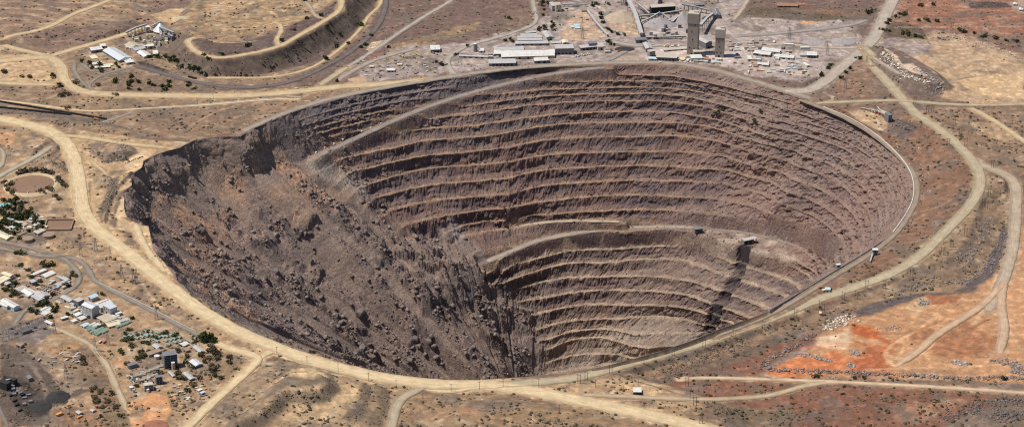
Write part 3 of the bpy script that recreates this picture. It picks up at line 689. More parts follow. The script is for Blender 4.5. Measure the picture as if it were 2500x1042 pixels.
# ---- soil of the land: outline in picture points, colour, soft edge (m), strength
C_SCRUB, C_FAR, C_DARK = (.235, .175, .135), (.185, .14, .132), (.145, .122, .115)
PATCH = [
 (L('-400,-80 1000,-80 900,60 780,150 640,215 -400,215'), (.30, .235, .175), 30, .9, 1.0),
 (L('-400,215 640,215 1000,195 760,250 560,330 480,345 300,330 -400,290'), (.30, .23, .165), 25, .8, 1.0),
 (L('30,92 120,72 265,78 335,60 312,96 230,118 130,127 60,112'), (.20, .15, .14), 14, .85, .8),
 (L('335,20 440,0 465,18 420,47 368,52'), (.20, .15, .145), 12, .8, .8),
 (L('-400,-40 60,0 250,20 160,60 20,80 -400,90'), (.25, .19, .165), 20, .8, 1),
 (L('430,50 470,20 560,-60 860,-60 834,28 764,70 684,110 604,132 530,138 470,118 452,95 468,86 420,70'), (.40, .315, .205), 10, .95, .8),
 (T(0,0,'1950,190 2150,150 2400,150 2420,190 2200,240 2000,240'), (.52, .42, .28), 8, .8, .6),
 (T(0,0,'1420,190 1650,130 1880,140 1870,200 1700,250 1500,240'), (.50, .40, .26), 8, .9, .5),
 (T(0,0,'1780,370 1900,360 2000,420 2470,430 2470,480 2050,540 1900,500'), (.29, .225, .16), 10, .8, .8),
 (L('470,125 530,144 604,138 684,116 764,76 834,34 842,0 930,-20 905,60 850,98 780,148 700,172 600,189 500,186 430,160 395,130'), (.135, .108, .108), 9, 1.0, .4),
 (L('-60,135 120,132 148,200 140,207 -60,196'), (.50, .40, .265), 12, .9, .8),
 (L('210,112 270,105 300,125 330,142 340,150 300,170 250,165 215,135'), (.42, .35, .25), 8, .8, .5),
 (L('295,90 360,70 430,72 425,95 380,120 330,115'), (.34, .29, .23), 8, .85, .5),
 (T(0,0,'1290,580 1350,580 1480,625 1600,670 1580,690 1450,670 1340,640'), (.055, .048, .052), 5, 1, .3),
 (T(0,0,'1390,632 1450,640 1440,655 1400,650'), (.09, .27, .25), 2, 1, .1),
 (L('225,190 260,180 330,175 480,205 520,222 400,226 260,222'), (.215, .17, .13), 8, .8, .8),
 (L('940,-60 1320,-60 1300,60 1230,85 1130,108 1000,112 900,128 930,80'), C_FAR, 14, .95, .8),
 (T(1,0,'1300,420 1500,380 1900,260 2100,210 2150,260 1950,340 1700,420 1400,470 1290,480'), (.31, .24, .16), 10, .8, .8),
 (T(1,0,'1050,470 1100,400 1300,370 1250,430 1100,490'), (.62, .53, .40), 4, .9, .6),
 (T(1,0,'1080,540 1220,490 1200,515 1100,555'), (.35, .17, .11), 4, .8, .4),
 (L('1000,112 1130,106 1250,78 1400,0 1500,-40 1830,-40 1800,40 2100,50 2110,118 2040,160 1990,195 1900,198 1780,168 1640,150 1500,150 1250,160 1120,178 1000,190 850,205 880,160'), (.385, .365, .375), 16, .95, .9),
 (L('850,160 1000,122 1090,130 1090,160 1060,180 900,195'), (.31, .285, .29), 10, .7, 1),
 (T(1,0,'1420,440 1650,480 1800,560 1600,620 1400,640 1050,600 1100,580'), (.30, .27, .25), 6, .8, .6),
 (T(1,0,'920,760 1000,710 1060,740 1010,780'), (.42, .29, .17), 4, .9, .4),
 (T(2,0,'480,330 620,130 720,100 780,180 920,340 700,390 560,380'), (.47, .385, .30), 8, .9, .5),
 (T(2,0,'900,150 1060,90 1180,130 1250,330 1150,340 980,260'), (.43, .35, .27), 8, .9, .5),
 (T(2,0,'1240,220 1700,180 1680,330 1300,330'), (.40, .385, .40), 8, .9, .5),
 (T(2,0,'1330,400 1690,390 1690,470 1300,470'), (.33, .315, .325), 6, .8, .5),
 (T(2,0,'1040,430 1200,430 1200,480 1080,490'), (.12, .10, .105), 4, .9, .4),
 (T(2,0,'990,560 1130,500 1260,500 1260,590 1050,590'), (.42, .37, .32), 5, .8, .4),
 (T(2,0,'1330,480 1450,440 1690,430 1700,500 1900,500 2140,480 2200,440 2350,470 2240,600 2000,600 1640,580 1300,590'), (.56, .54, .55), 6, .85, .9),
 (T(2,0,'0,100 230,60 260,220 120,280 -100,300'), (.22, .17, .145), 8, .9, .5),
 (T(2,0,'0,650 780,610 800,640 400,690 -100,770 -100,670'), (.165, .15, .148), 5, .9, .3),
 (L('1100,190 1240,170 1260,180 1130,230 1000,260 900,300 850,300'), (.17, .15, .147), 6, .5, .5),
 (T(2,0,'2190,180 2230,80 2470,90 2870,120 3300,120 3250,170 2900,210 2470,190'), (.13, .115, .085), 8, .9, .6),
 (T(3,0,'200,110 700,110 1000,130 900,160 500,150'), (.27, .175, .125), 6, .7, .6),
 (T(3,0,'340,210 470,200 530,220 400,235'), (.50, .30, .17), 3, .9, .4),
 (L('1860,118 1960,122 2010,140 2020,155 1960,185 1880,180 1800,160 1780,140'), (.45, .43, .44), 8, .85, .9),
 (T(3,0,'430,400 700,310 900,300 930,360 800,420 500,420'), (.30, .275, .265), 5, .7, .5),
 (L('2190,-60 2900,-60 2900,110 2400,85 2180,60 2170,30'), (.31, .175, .13), 16, .9, .7),
 (L('2180,60 2400,85 2700,105 2700,160 2480,140 2340,110 2240,100 2190,90'), (.25, .17, .14), 14, .8, .8),
 (T(3,0,'1940,20 2280,20 2370,70 1960,80'), (.09, .078, .085), 2, 1, .15),
 (T(3,0,'2320,20 2700,20 2700,140 2400,130'), (.33, .29, .28), 4, .9, .3),
 (L('2140,110 2250,90 2320,80 2500,135 2800,180 2800,255 2380,252 2300,240 2290,200 2230,150'), (.45, .36, .255), 12, .95, .6),
 (T(3,0,'1030,440 1130,370 1280,355 1480,380 1620,420 1560,500 1400,540 1200,470'), (.33, .30, .31), 8, .95, .5),
 (T(3,0,'1550,320 1620,280 1900,330 2200,420 2470,540 2470,600 2100,520 1800,440 1600,400'), (.44, .35, .27), 8, .7, 1.2),
 (T(3,0,'1100,200 1240,200 1500,250 1560,370 1400,360 1120,330'), (.12, .105, .085), 6, .9, .5),
 (T(3,0,'1850,760 2100,700 2470,690 2470,930 2200,920 1980,860'), (.54, .43, .28), 10, .8, .6),
 (T(3,0,'1030,580 1130,500 1310,665 1560,790 1720,800 1640,910 1400,890 1200,720'), (.15, .128, .128), 5, .9, .3),
 (T(3,0,'1130,500 1250,560 1330,660 1420,650 1440,680 1570,780 1500,770 1300,700 1200,560'), (.56, .49, .42), 4, .9, .8),
 (T(3,0,'680,880 700,740 830,640 950,560 1060,720 1230,880 900,930'), (.275, .195, .15), 8, .8, .8),
 (L('1900,270 1990,262 2120,255 2200,262 2240,285 2300,325 2360,385 2390,440 2360,500 2300,565 2240,620 2160,668 2060,705 1980,735 1960,728 2040,672 2122,625 2190,572 2220,530 2243,486 2243,438 2220,400 2170,355 2110,310'), (.225, .145, .108), 12, .95, .6),
 (T(3,1,'800,20 1050,10 1200,130 1180,190 1000,130 880,80'), (.46, .37, .26), 6, .9, .5),
 (T(3,1,'1200,190 1330,110 1470,190 1400,250 1300,250'), (.14, .12, .128), 4, .95, .3),
 (T(3,1,'1450,20 2470,20 2470,600 2250,560 2000,420 1800,280'), (.285, .215, .16), 12, .8, .8),
 (T(3,1,'1980,150 2250,150 2400,300 2300,330 2050,260'), (.44, .35, .24), 8, .7, 1),
 (T(3,1,'2020,560 2100,590 2150,660 2300,650 2320,700 2180,760 2100,770 2060,700'), (.38, .30, .22), 5, .6, .6),
 (L('2280,570 2370,505 2405,455 2470,440 2475,520 2440,600 2400,660 2330,690 2200,702 2060,735 1990,755 1860,800 1700,855 1560,905 1440,925 1500,905 1700,850 1900,778 2100,702 2200,665'), (.29, .225, .16), 10, .85, .8),
 (L('2455,520 2430,590 2395,652 2330,692 2260,694 2190,704 2120,722 2090,735 2100,760 2180,745 2300,722 2360,712 2420,670 2450,600 2475,530'), (.125, .112, .122), 6, 1.0, .4),
 (L('1860,890 1900,860 2000,800 2080,760 2250,705 2380,690 2440,640 2520,500 2900,480 2900,960 2500,918 2300,905 2100,900 1900,910'), (.47, .30, .18), 12, .95, .5),
 (T(3,3,'880,0 1090,20 1160,150 1000,130 850,70'), (.44, .15, .065), 12, 1.0, 1.1),
 (T(3,3,'20,450 200,330 400,290 700,260 900,280 1100,420 800,440 600,490 100,500'), (.49, .215, .11), 16, 1.0, 1.1),
 (T(3,3,'900,220 1250,180 1300,300 1100,520 850,500 830,380'), (.36, .13, .065), 16, .95, 1.2),
 (T(3,3,'1450,60 1900,0 2200,100 2250,320 1900,380 1600,300'), (.31, .15, .09), 22, .75, 1.4),
 (T(3,2,'1540,680 1700,690 1880,700 1850,760 1600,780'), (.33, .15, .08), 6, .9, .5),
 (T(3,2,'1330,800 1550,700 1600,760 1450,900'), (.50, .39, .26), 6, .8, .5),
 (T(3,3,'520,150 830,20 850,130 780,220 560,200'), (.62, .54, .43), 8, .75, 1.2),
 (T(3,3,'0,400 200,280 480,160 530,200 300,310 60,420 20,480 400,490 1200,530 2000,570 2470,550 2470,640 1800,600 900,560 100,520 0,480'), (.22, .195, .19), 5, .85, .5),
 (L('1560,915 1640,890 1740,860 1860,815 1920,795 1960,790 1880,850 1740,885 1660,918 1600,935'), (.155, .125, .105), 8, .9, .5),
 (L('1660,905 1740,882 1860,835 1960,800 1990,790 1990,815 1880,865 1850,892 1880,915 2100,922 2500,945 2700,955 2700,1200 1900,1200 1880,1000 1700,950 1600,930'), (.215, .115, .085), 10, .95, .6),
 (L('1700,955 1860,975 1940,960 1930,1000 1900,1080 1800,1050 1760,1000'), (.20, .165, .125), 10, .85, .5),
 (T(3,3,'1300,740 1900,700 1850,780 1500,900 1250,900'), (.42, .28, .20), 14, .5, 1),
 (T(3,3,'1450,1042 1700,940 1950,820 2300,740 2600,740 2600,1200 1400,1200'), (.205, .175, .155), 8, .95, .4),
 (T(3,3,'1850,1030 1950,970 2180,1000 2190,1042 1950,1100'), (.60, .53, .42), 5, .9, .9),
 (L('1250,945 1420,925 1560,912 1680,930 1740,960 1700,1010 1580,1000 1420,965'), (.40, .31, .21), 10, .9, .6),
 (T(2,3,'970,720 1050,630 1200,605 1380,625 1450,690 1430,750 1100,760'), (.47, .37, .24), 5, .9, .3),
 (L('640,880 760,885 900,920 1030,945 970,1000 960,1100 440,1100 560,950'), (.36, .29, .20), 10, .9, .6),
 (L('1000,965 1150,960 1320,985 1500,1010 1760,1060 1700,1200 900,1200 960,1000'), (.30, .225, .15), 10, .9, .8),
 (T(1,3,'-150,980 60,915 240,735 340,680 450,702 560,708 640,680 680,640 665,592 600,556 480,542 370,552 240,642 0,872'), (.50, .41, .275), 5, .85, .5),
 (T(1,3,'300,830 500,790 800,700 1000,660 1000,800 930,920 790,1030 300,1042 100,980'), (.45, .365, .24), 8, .8, .8),
 (T(1,3,'60,940 230,770 330,700 450,725 560,730 650,695 700,640 690,575 770,610 770,680 700,750 560,800 460,790 380,770 260,830 120,930'), (.165, .145, .125), 4, .9, .4),
 (T(1,3,'1020,660 1110,680 1110,800 1040,930 900,1042 790,1042 930,930 1000,810'), (.17, .142, .115), 4, .85, .4),
 (T(1,3,'1140,670 1290,700 1290,800 1240,960 1180,1042 1050,1042 1150,890'), (.19, .155, .12), 4, .85, .4),
 (T(1,3,'1950,900 2100,850 2250,900 2100,970 1900,960'), (.40, .26, .17), 10, .7, .8),
 (L('-300,560 100,600 200,640 330,600 500,790 640,860 440,1100 -300,1100'), (.385, .295, .20), 20, .9, .7),
 (L('-200,290 160,330 190,420 195,520 230,560 330,620 200,640 -200,580'), (.37, .29, .20), 15, .9, .8),
 (L('190,318 330,338 470,346 440,362 350,394 300,440 270,545 330,600 240,560 205,500 195,420 178,360'), (.47, .375, .25), 8, .85, .6),
 (T(0,1,'0,230 130,250 130,350 0,360 -100,300'), (.48, .31, .19), 6, .8, .6),
 (T(0,1,'640,520 830,430 1000,620 900,900 870,1042 700,1042'), (.45, .36, .235), 10, .7, .6),
 (T(0,1,'830,350 1100,310 1270,420 1150,500 980,520 850,440'), (.22, .19, .165), 6, .85, .6),
 (T(0,1,'920,390 1060,370 1100,420 980,450'), (.42, .31, .20), 4, .8, .5),
 (T(0,1,'1260,430 1480,420 1350,510 1340,580 1210,640 1170,540 1180,490'), (.58, .47, .32), 4, .95, .5),
 (T(0,1,'750,250 1200,290 1500,420 1260,430 1200,350 900,300'), (.47, .37, .24), 6, .85, .5),
 (T(0,1,'1120,690 1180,640 1290,740 1110,800'), (.52, .42, .28), 4, .9, .3),
 (T(0,1,'1150,840 1180,860 1200,1042 1080,1042'), (.56, .47, .32), 4, .9, .3),
 (T(0,1,'1040,680 1120,660 1100,800 1010,1000 960,1042 900,1042 980,850'), (.19, .165, .14), 5, .9, .4),
 (T(0,2,'1100,0 1200,70 1310,130 1300,200 1100,150'), (.52, .43, .29), 5, .9, .4),
 (T(0,2,'1300,120 1400,120 1440,350 1560,450 1640,600 1500,520 1320,280'), (.58, .49, .31), 4, .8, .4),
 (T(0,1,'0,770 120,790 250,810 200,860 0,880'), (.45, .30, .19), 5, .8, .6),
 (T(0,2,'440,30 640,40 660,150 470,170'), (.235, .16, .12), 3, .95, .2),
 (T(0,2,'130,210 420,180 430,300 250,320'), (.17, .15, .155), 5, .85, .4),
 (T(0,2,'-300,520 200,480 420,560 780,680 560,800 400,900 0,1000 -300,900'), (.34, .275, .215), 10, .7, .6),
 (L('-100,815 60,780 110,785 150,795 95,825 20,838 -100,850'), (.225, .205, .20), 6, .9, .4),
 (T(0,3,'0,170 400,0 580,100 330,260 150,240'), (.20, .185, .19), 6, 1.0, .3),
 (T(0,3,'0,260 200,300 420,450 700,690 850,690 500,830 400,1042 0,1042'), (.125, .105, .098), 6, 1.0, 1.0),
 (T(0,3,'0,540 160,560 300,600 380,740 480,830 460,1000 250,950 100,800 0,720'), (.05, .046, .048), 5, .95, 1.4),
 (T(0,3,'470,650 560,680 640,760 620,830 480,830'), (.055, .048, .05), 6, .95, .4),
 (T(0,3,'350,280 500,380 600,470 740,600 720,640 560,510 420,440'), (.42, .37, .30), 4, .7, .5),
 (T(0,3,'480,570 570,560 720,690 640,750'), (.40, .33, .24), 5, .7, .4),
 (T(0,3,'680,320 880,260 1000,400 1080,600 1180,830 900,850 850,700 760,560'), (.20, .145, .105), 8, .8, .6),
 (T(0,3,'500,870 900,850 1000,1042 560,1042'), (.265, .165, .115), 6, .8, .6),
 (T(0,3,'950,880 1180,860 1250,1042 1000,1042'), (.20, .165, .115), 6, .85, .6),
 (T(0,3,'0,900 60,950 130,1042 0,1100'), (.34, .17, .09), 5, .9, .4),
 (T(0,3,'1070,450 1130,390 1230,410 1220,450 1120,490'), (.52, .30, .17), 4, .9, .4),
 (T(0,3,'1180,820 1440,720 1560,750 1620,880 1560,980 1380,1042 1240,1060 1220,950'), (.55, .33, .19), 5, .95, .3),
 (T(0,3,'1210,880 1300,840 1380,880 1340,950 1240,980'), (.35, .265, .18), 4, .9, .2),
 (T(0,3,'1370,1010 1450,980 1560,1000 1540,1060 1350,1060'), (.28, .12, .075), 4, .85, .5),
 (T(0,3,'1900,300 2300,280 2340,400 2100,620 1950,640 2000,450'), (.25, .195, .135), 8, .8, .7),
 (T(0,3,'1180,200 1800,120 1900,200 1900,420 1700,560 1500,700 1200,760 1150,500'), (.345, .28, .205), 8, .8, .6),
 (T(0,3,'380,260 860,240 700,320 500,340'), (.33, .225, .14), 5, .7, .6),
 (L('-100,225 230,235 500,245 640,243 500,255 330,268 -100,245'), (.29, .225, .16), 8, .7, .8),
 (L('330,275 560,255 640,262 560,320 480,330 340,310'), (.225, .175, .14), 8, .85, .8),
 (L('-100,252 60,258 230,285 320,312 300,330 150,300 -100,285'), (.33, .26, .185), 6, .8, .6),
 (L('-100,264 60,266 230,290 320,315 330,320 220,300 60,280 -100,276'), (.15, .13, .13), 3, .85, .3),
]
gn = fbm(GX / 90, GY / 90, 4, 401); gn2 = fbm(GX / 24, GY / 24, 3, 411)
gcol = lerp3(np.broadcast_to(np.array(C_SCRUB), GX.shape + (3,)).copy(), C_FAR, sst(200, 900, GY))
vis = GOFF < 1500
for pts, c, soft, amt, brk in PATCH:
    q = Q(pts, 0)
    b = vis & (GX > q[:, 0].min() - 40) & (GX < q[:, 0].max() + 40) & (GY > q[:, 1].min() - 40) & (GY < q[:, 1].max() + 40)
    if not b.any(): continue
    d = sdf(GX[b], GY[b], q) + soft * (0.9 * gn[b] * 2 + 0.9 * gn2[b]) * brk
    w = sst(-soft * .5, soft * .5, d) * amt * (1 - .35 * brk * sst(-.1, .45, gn2[b]) * (amt < .99))
    gcol[b] = lerp3(gcol[b], c, w)
# dust thrown out beside the roads
for (nm, pts, wd, soil, bh), l in zip(ROADS, road_lines):
    b = vis & (GX > l[:, 0].min() - 40) & (GX < l[:, 0].max() + 40) & (GY > l[:, 1].min() - 40) & (GY < l[:, 1].max() + 40)
    d = seg_dist(GX[b], GY[b], l[::2]) - wd / 2
    reach = 4 + wd * .38
    gcol[b] = lerp3(gcol[b], np.array(soil) * .86, sst(reach, -2, d + reach * (.9 * gn[b] + .8 * gn2[b])) * .8)
# old terraces of the upper left dump
q = Q(L('-200,-40 470,-30 330,60 260,80 130,70 30,92 -200,120'), 0)
b = vis & (GX < -300) & (GY > 500)
d = sdf(GX[b], GY[b], q)
st = np.sin((GY[b] + .35 * GX[b] + 60 * fbm(GX[b] / 160, GY[b] / 160, 3, 441)) * 2 * math.pi / 46)
gcol[b] = lerp3(gcol[b], (.43, .33, .225), sst(.25, .8, st + .8 * gn2[b]) * sst(-5, 25, d) * .7)
q = Q(L('430,50 470,20 560,-60 860,-60 834,28 764,70 684,110 604,132 530,138 470,118 452,95'), 0)
b = vis & (GX < -250) & (GY > 700)
d = sdf(GX[b], GY[b], q)
st = np.sin((GY[b] - .25 * GX[b] + 70 * fbm(GX[b] / 130, GY[b] / 130, 3, 451)) * 2 * math.pi / 30)
gcol[b] = lerp3(gcol[b], (.22, .17, .135), sst(.35, .9, st + .9 * gn2[b]) * sst(5, 25, d) * .6)
# wheel tracks worn into bare ground: picture points, width (m), soil, strength
TRACKS = [(T(3,2,'2000,1042 2100,900 2180,700 2230,560'), 9, (.60, .45, .31), .8), (T(3,3,'1650,0 1500,100 1360,190 1200,280 1150,370 1250,470'), 7, (.60, .42, .27), .8), (T(3,3,'1700,0 1640,120 1650,200 1560,330 1400,380 1280,400'), 6, (.60, .42, .27), .7),
 (T(3,3,'1320,200 1340,300 1280,400 1200,390 1180,300 1240,230'), 4, (.58, .40, .26), .8), (T(3,3,'2150,20 2000,100 1850,180 1720,210'), 4, (.28, .13, .075), .7), (T(3,3,'1900,0 1700,100 1620,250 1800,330 2000,380'), 6, (.27, .14, .085), .5),
 (T(3,3,'1050,500 1300,490 1600,480 2000,470 2300,440'), 8, (.58, .42, .28), .6), (T(3,3,'2300,0 2330,120 2400,250 2470,330'), 5, (.60, .46, .32), .6), (T(3,3,'1540,340 1580,430 1700,470'), 5, (.60, .42, .27), .7), (T(3,3,'1000,160 1300,170 1500,120 1700,40'), 7, (.30, .15, .09), .55),
 (T(3,3,'400,300 700,250 1000,260 1200,330'), 9, (.55, .21, .10), .5), (T(3,3,'900,240 1050,300 1080,420 950,480'), 9, (.33, .12, .065), .6), (T(3,2,'1660,720 1800,760 2000,740 2150,690'), 7, (.27, .15, .10), .5), (T(3,2,'2350,300 2300,500 2240,650'), 6, (.58, .44, .31), .6), (T(3,2,'2420,500 2460,650 2470,800'), 6, (.56, .42, .3), .5),
 (T(2,3,'970,725 1040,640 1200,608 1380,628 1448,700 1425,755'), 4, (.56, .45, .30), .8), (T(2,3,'920,850 1000,800 1200,780 1500,790'), 5, (.52, .42, .29), .6), (T(2,3,'620,770 850,830'), 3, (.25, .2, .14), .6),
 (T(3,0,'1860,760 2000,830 2200,880 2470,930'), 6, (.60, .48, .32), .7), (T(3,0,'1850,750 2000,720 2200,700'), 4, (.26, .2, .15), .7), (T(3,0,'1350,540 1600,600 1900,620 2100,560 2300,640 2470,710'), 5, (.36, .31, .26), .7), (T(3,0,'1650,860 1900,900 2100,930'), 6, (.34, .28, .24), .5), (T(3,0,'1950,790 2150,820 2400,850'), 3, (.60, .48, .32), .6), (T(3,0,'1950,760 2200,780 2450,800'), 3, (.60, .48, .32), .6),
 (T(0,0,'700,130 740,200 760,280 790,310'), 4, (.46, .37, .26), .7), (T(0,0,'890,100 890,180 960,220 1060,220'), 4, (.46, .37, .26), .7), (T(0,0,'0,80 200,60 400,20'), 4, (.42, .33, .24), .6), (T(0,0,'1200,10 1230,60 1350,100'), 4, (.42, .33, .24), .6), (T(0,0,'0,320 100,290 300,230'), 4, (.42, .33, .24), .6), (T(0,0,'80,370 300,330 500,400 700,370'), 4, (.40, .32, .23), .5), (T(0,0,'150,290 400,250 560,220'), 5, (.44, .35, .24), .6),
 (T(0,0,'1920,180 2000,120 2150,90 2250,50'), 4, (.23, .175, .13), .8), (T(0,0,'1940,210 2100,170 2350,180 2440,230 2200,270 2000,250'), 4, (.25, .19, .14), .7), (T(0,0,'1800,380 1900,350 2050,410 2300,400 2470,380'), 4, (.46, .37, .25), .8), (T(1,0,'60,60 200,130 250,200 100,240 0,250'), 5, (.55, .44, .29), .7), (T(1,0,'100,90 300,120 430,160'), 3, (.24, .18, .14), .7),
 (T(0,0,'330,970 450,930 560,880'), 5, (.46, .36, .25), .8), (T(0,0,'1100,590 1300,660 1500,700 1750,730 2000,790 2200,830'), 6, (.42, .34, .24), .7), (T(0,0,'860,860 1000,760 1200,700'), 4, (.42, .34, .24), .6), (T(1,0,'0,930 300,940 560,960'), 5, (.55, .44, .30), .8), (T(1,0,'0,1020 200,960 330,960'), 4, (.2, .16, .125), .7), (T(0,1,'1300,180 1700,240 2100,150 2450,20'), 5, (.36, .28, .2), .8), (T(0,1,'1700,240 2000,60 2200,0'), 5, (.42, .33, .24), .8), (T(0,1,'2200,210 2350,110 2470,70'), 5, (.2, .16, .13), .8),
 (T(0,1,'750,420 850,620 840,800 860,1000'), 4, (.33, .27, .19), .8), (T(0,1,'770,430 900,560 1000,640'), 4, (.34, .28, .2), .7), (T(0,1,'560,220 750,250 1000,290'), 5, (.36, .29, .2), .7), (T(0,1,'900,300 1200,360 1480,430'), 5, (.38, .3, .21), .6),
 (T(0,2,'640,600 780,500 820,420 700,400'), 4, (.48, .39, .28), .6), (T(0,2,'1180,520 1400,640 1500,720'), 4, (.30, .24, .17), .6), (T(0,2,'1330,650 1500,900 1700,1000'), 7, (.56, .46, .33), .5), (T(0,2,'930,560 1100,570 1160,620'), 6, (.36, .24, .15), .6), (T(0,3,'380,450 560,600 720,700'), 5, (.34, .30, .24), .6), (T(0,3,'250,400 400,600 460,820'), 7, (.30, .26, .22), .6), (T(0,3,'1240,820 1400,860 1560,820'), 4, (.42, .22, .12), .6), (T(0,3,'1300,960 1450,900 1600,900'), 4, (.62, .40, .25), .6),
 (T(1,0,'1280,110 1500,60 1750,30'), 4, (.30, .235, .2), .7), (T(1,0,'1150,370 1200,310 1500,170 1700,80'), 4, (.32, .25, .21), .7), (T(1,0,'1000,330 1100,210 1120,190'), 4, (.46, .37, .28), .7), (T(1,0,'2250,150 2350,60 2300,20'), 3, (.3, .24, .2), .5),
 (T(3,0,'620,960 700,910 560,890 640,780'), 7, (.42, .36, .31), .7), (T(3,0,'400,560 600,500 800,470'), 6, (.5, .43, .37), .6), (T(3,0,'0,420 200,400 420,390'), 5, (.5, .43, .37), .6), (T(3,0,'1500,90 2000,95 2470,100'), 5, (.46, .26, .18), .7), (T(3,0,'1350,45 1700,40 1950,70'), 5, (.46, .28, .2), .7), (T(3,0,'1800,240 2200,180 2470,150'), 8, (.44, .24, .17), .6), (T(3,0,'1250,260 1800,260 2470,250'), 5, (.40, .32, .26), .7), (T(3,0,'1500,150 2000,165 2300,120'), 9, (.17, .11, .1), .5),
 (T(1,3,'0,300 400,420 700,520 1000,600 1350,700'), 5, (.56, .45, .3), .8), (T(1,3,'1400,950 1700,850 1900,780 2100,800 2300,850'), 4, (.2, .15, .1), .7), (T(1,3,'1450,1000 1750,890 1950,820 2150,860'), 4, (.42, .29, .19), .6), (T(1,3,'-300,950 0,700 250,540 500,470 700,540'), 4, (.22, .18, .13), .7), (T(1,3,'0,640 200,520 400,480'), 3, (.22, .18, .13), .6)]
for pts, wd, c, amt in TRACKS:
    l = smooth_line(land(pts), 8)
    b = vis & (GX > l[:, 0].min() - 30) & (GX < l[:, 0].max() + 30) & (GY > l[:, 1].min() - 30) & (GY < l[:, 1].max() + 30)
    d = seg_dist(GX[b], GY[b], l[::2]) + 2.5 * gn2[b] + 2 * gn[b]
    gcol[b] = lerp3(gcol[b], c, sst(wd * .75, wd * .25, d) * amt)
# slopes of dumps show broken rock
ga, gb = np.gradient(GZ, axis=0), np.gradient(GZ, axis=1)
la = np.hypot(np.gradient(GX, axis=0), np.gradient(GY, axis=0)) + .01; lb = np.hypot(np.gradient(GX, axis=1), np.gradient(GY, axis=1)) + .01
gs = np.hypot(ga / la, gb / lb)
gcol = lerp3(gcol, (.165, .14, .125), sst(.28, .55, gs) * vis * .75 * sst(60, 90, GOFF + 200 * (RIM_Z > -1)))
# scrubby mottling: bare tan patches between low dry growth
mot = sst(.02, .38, fbm(GX / 15, GY / 15, 3, 421)) * vis
gcol = np.clip(gcol, 0, 1) ** 1.06 * np.array([1.04, .905, .81])
_pad = 1 - .85 * sst(-10, 10, sdf(GX, GY, Q(L('1860,890 1900,860 2000,800 2080,760 2250,705 2380,690 2440,640 2520,500 2900,480 2900,960 2500,918 2300,905 2100,900 1900,910'), -18)))
_th = _pad * sst(.06, .3, fbm(GX / 75, GY / 75, 4, 461)) * vis * sst(.52, .36, gcol[..., 0])
gcol = lerp3(gcol, (.155, .122, .102), _th * .62)
_t2 = _pad * sst(.1, .32, fbm(GX / 30 + 7, GY / 30, 3, 467)) * vis * sst(.5, .3, gcol[..., 0])
gcol = lerp3(gcol, (.14, .11, .09), _t2 * .45)
_t3 = _pad * sst(.16, .36, fbm(GX / 42 + 17, GY / 42, 3, 471)) * vis
gcol = lerp3(gcol, (.47, .375, .27), _t3 * .38 * sst(.16, .3, gcol[..., 0]))
gcol = gcol * (1 + .34 * mot[..., None] - .16)
gcol = lerp3(gcol, (.10, .085, .065), sst(.15, .45, fbm(GX / 9, GY / 9, 3, 431)) * vis * .55 * sst(.5, .25, gcol[..., 0]))
# faint graded lines on the old dump surface
GROUND = grid_object('ground', np.stack([GX, GY, GZ + .25 * gn2 * sst(0, 8, GOFF)], -1), len(OFF), NT, np.clip(gcol, .01, .9), MAT_GROUND, True)
GROUND['kind'] = 'structure'

# ---- road surfaces
def road_mat(name, c):
    if name in MATS: return MATS[name]
    m = bpy.data.materials.new(name); nt, b = nodes_of(m)
    uv = nt.nodes.new('ShaderNodeUVMap'); uv.uv_map = 'UVMap'
    mp = nt.nodes.new('ShaderNodeMapping'); mp.inputs['Scale'].default_value = (0.012, 1.6, 1)
    nt.links.new(uv.outputs[0], mp.inputs['Vector'])
    f = _noise(nt, mp.outputs[0], 2.2, 5, .6)
    lo = tuple(v * .68 for v in c); hi = tuple(min(1, v * 1.16) for v in c)
    c1 = _ramp(nt, f, [(.3, lo), (.7, hi)])
    tc = nt.nodes.new('ShaderNodeTexCoord')
    f2 = _noise(nt, tc.outputs['Object'], .05, 6, .7)
    c2 = _mul(nt, c1, _ramp(nt, f2, [(.3, (.76, .74, .71)), (.7, (1.1, 1.1, 1.1))]))
    at = nt.nodes.new('ShaderNodeVertexColor'); at.layer_name = 'soil'
    nt.links.new(_mul(nt, c2, at.outputs['Color']), b.inputs['Base Color'])
    b.inputs['Roughness'].default_value = .95
    MATS[name] = m
    return m
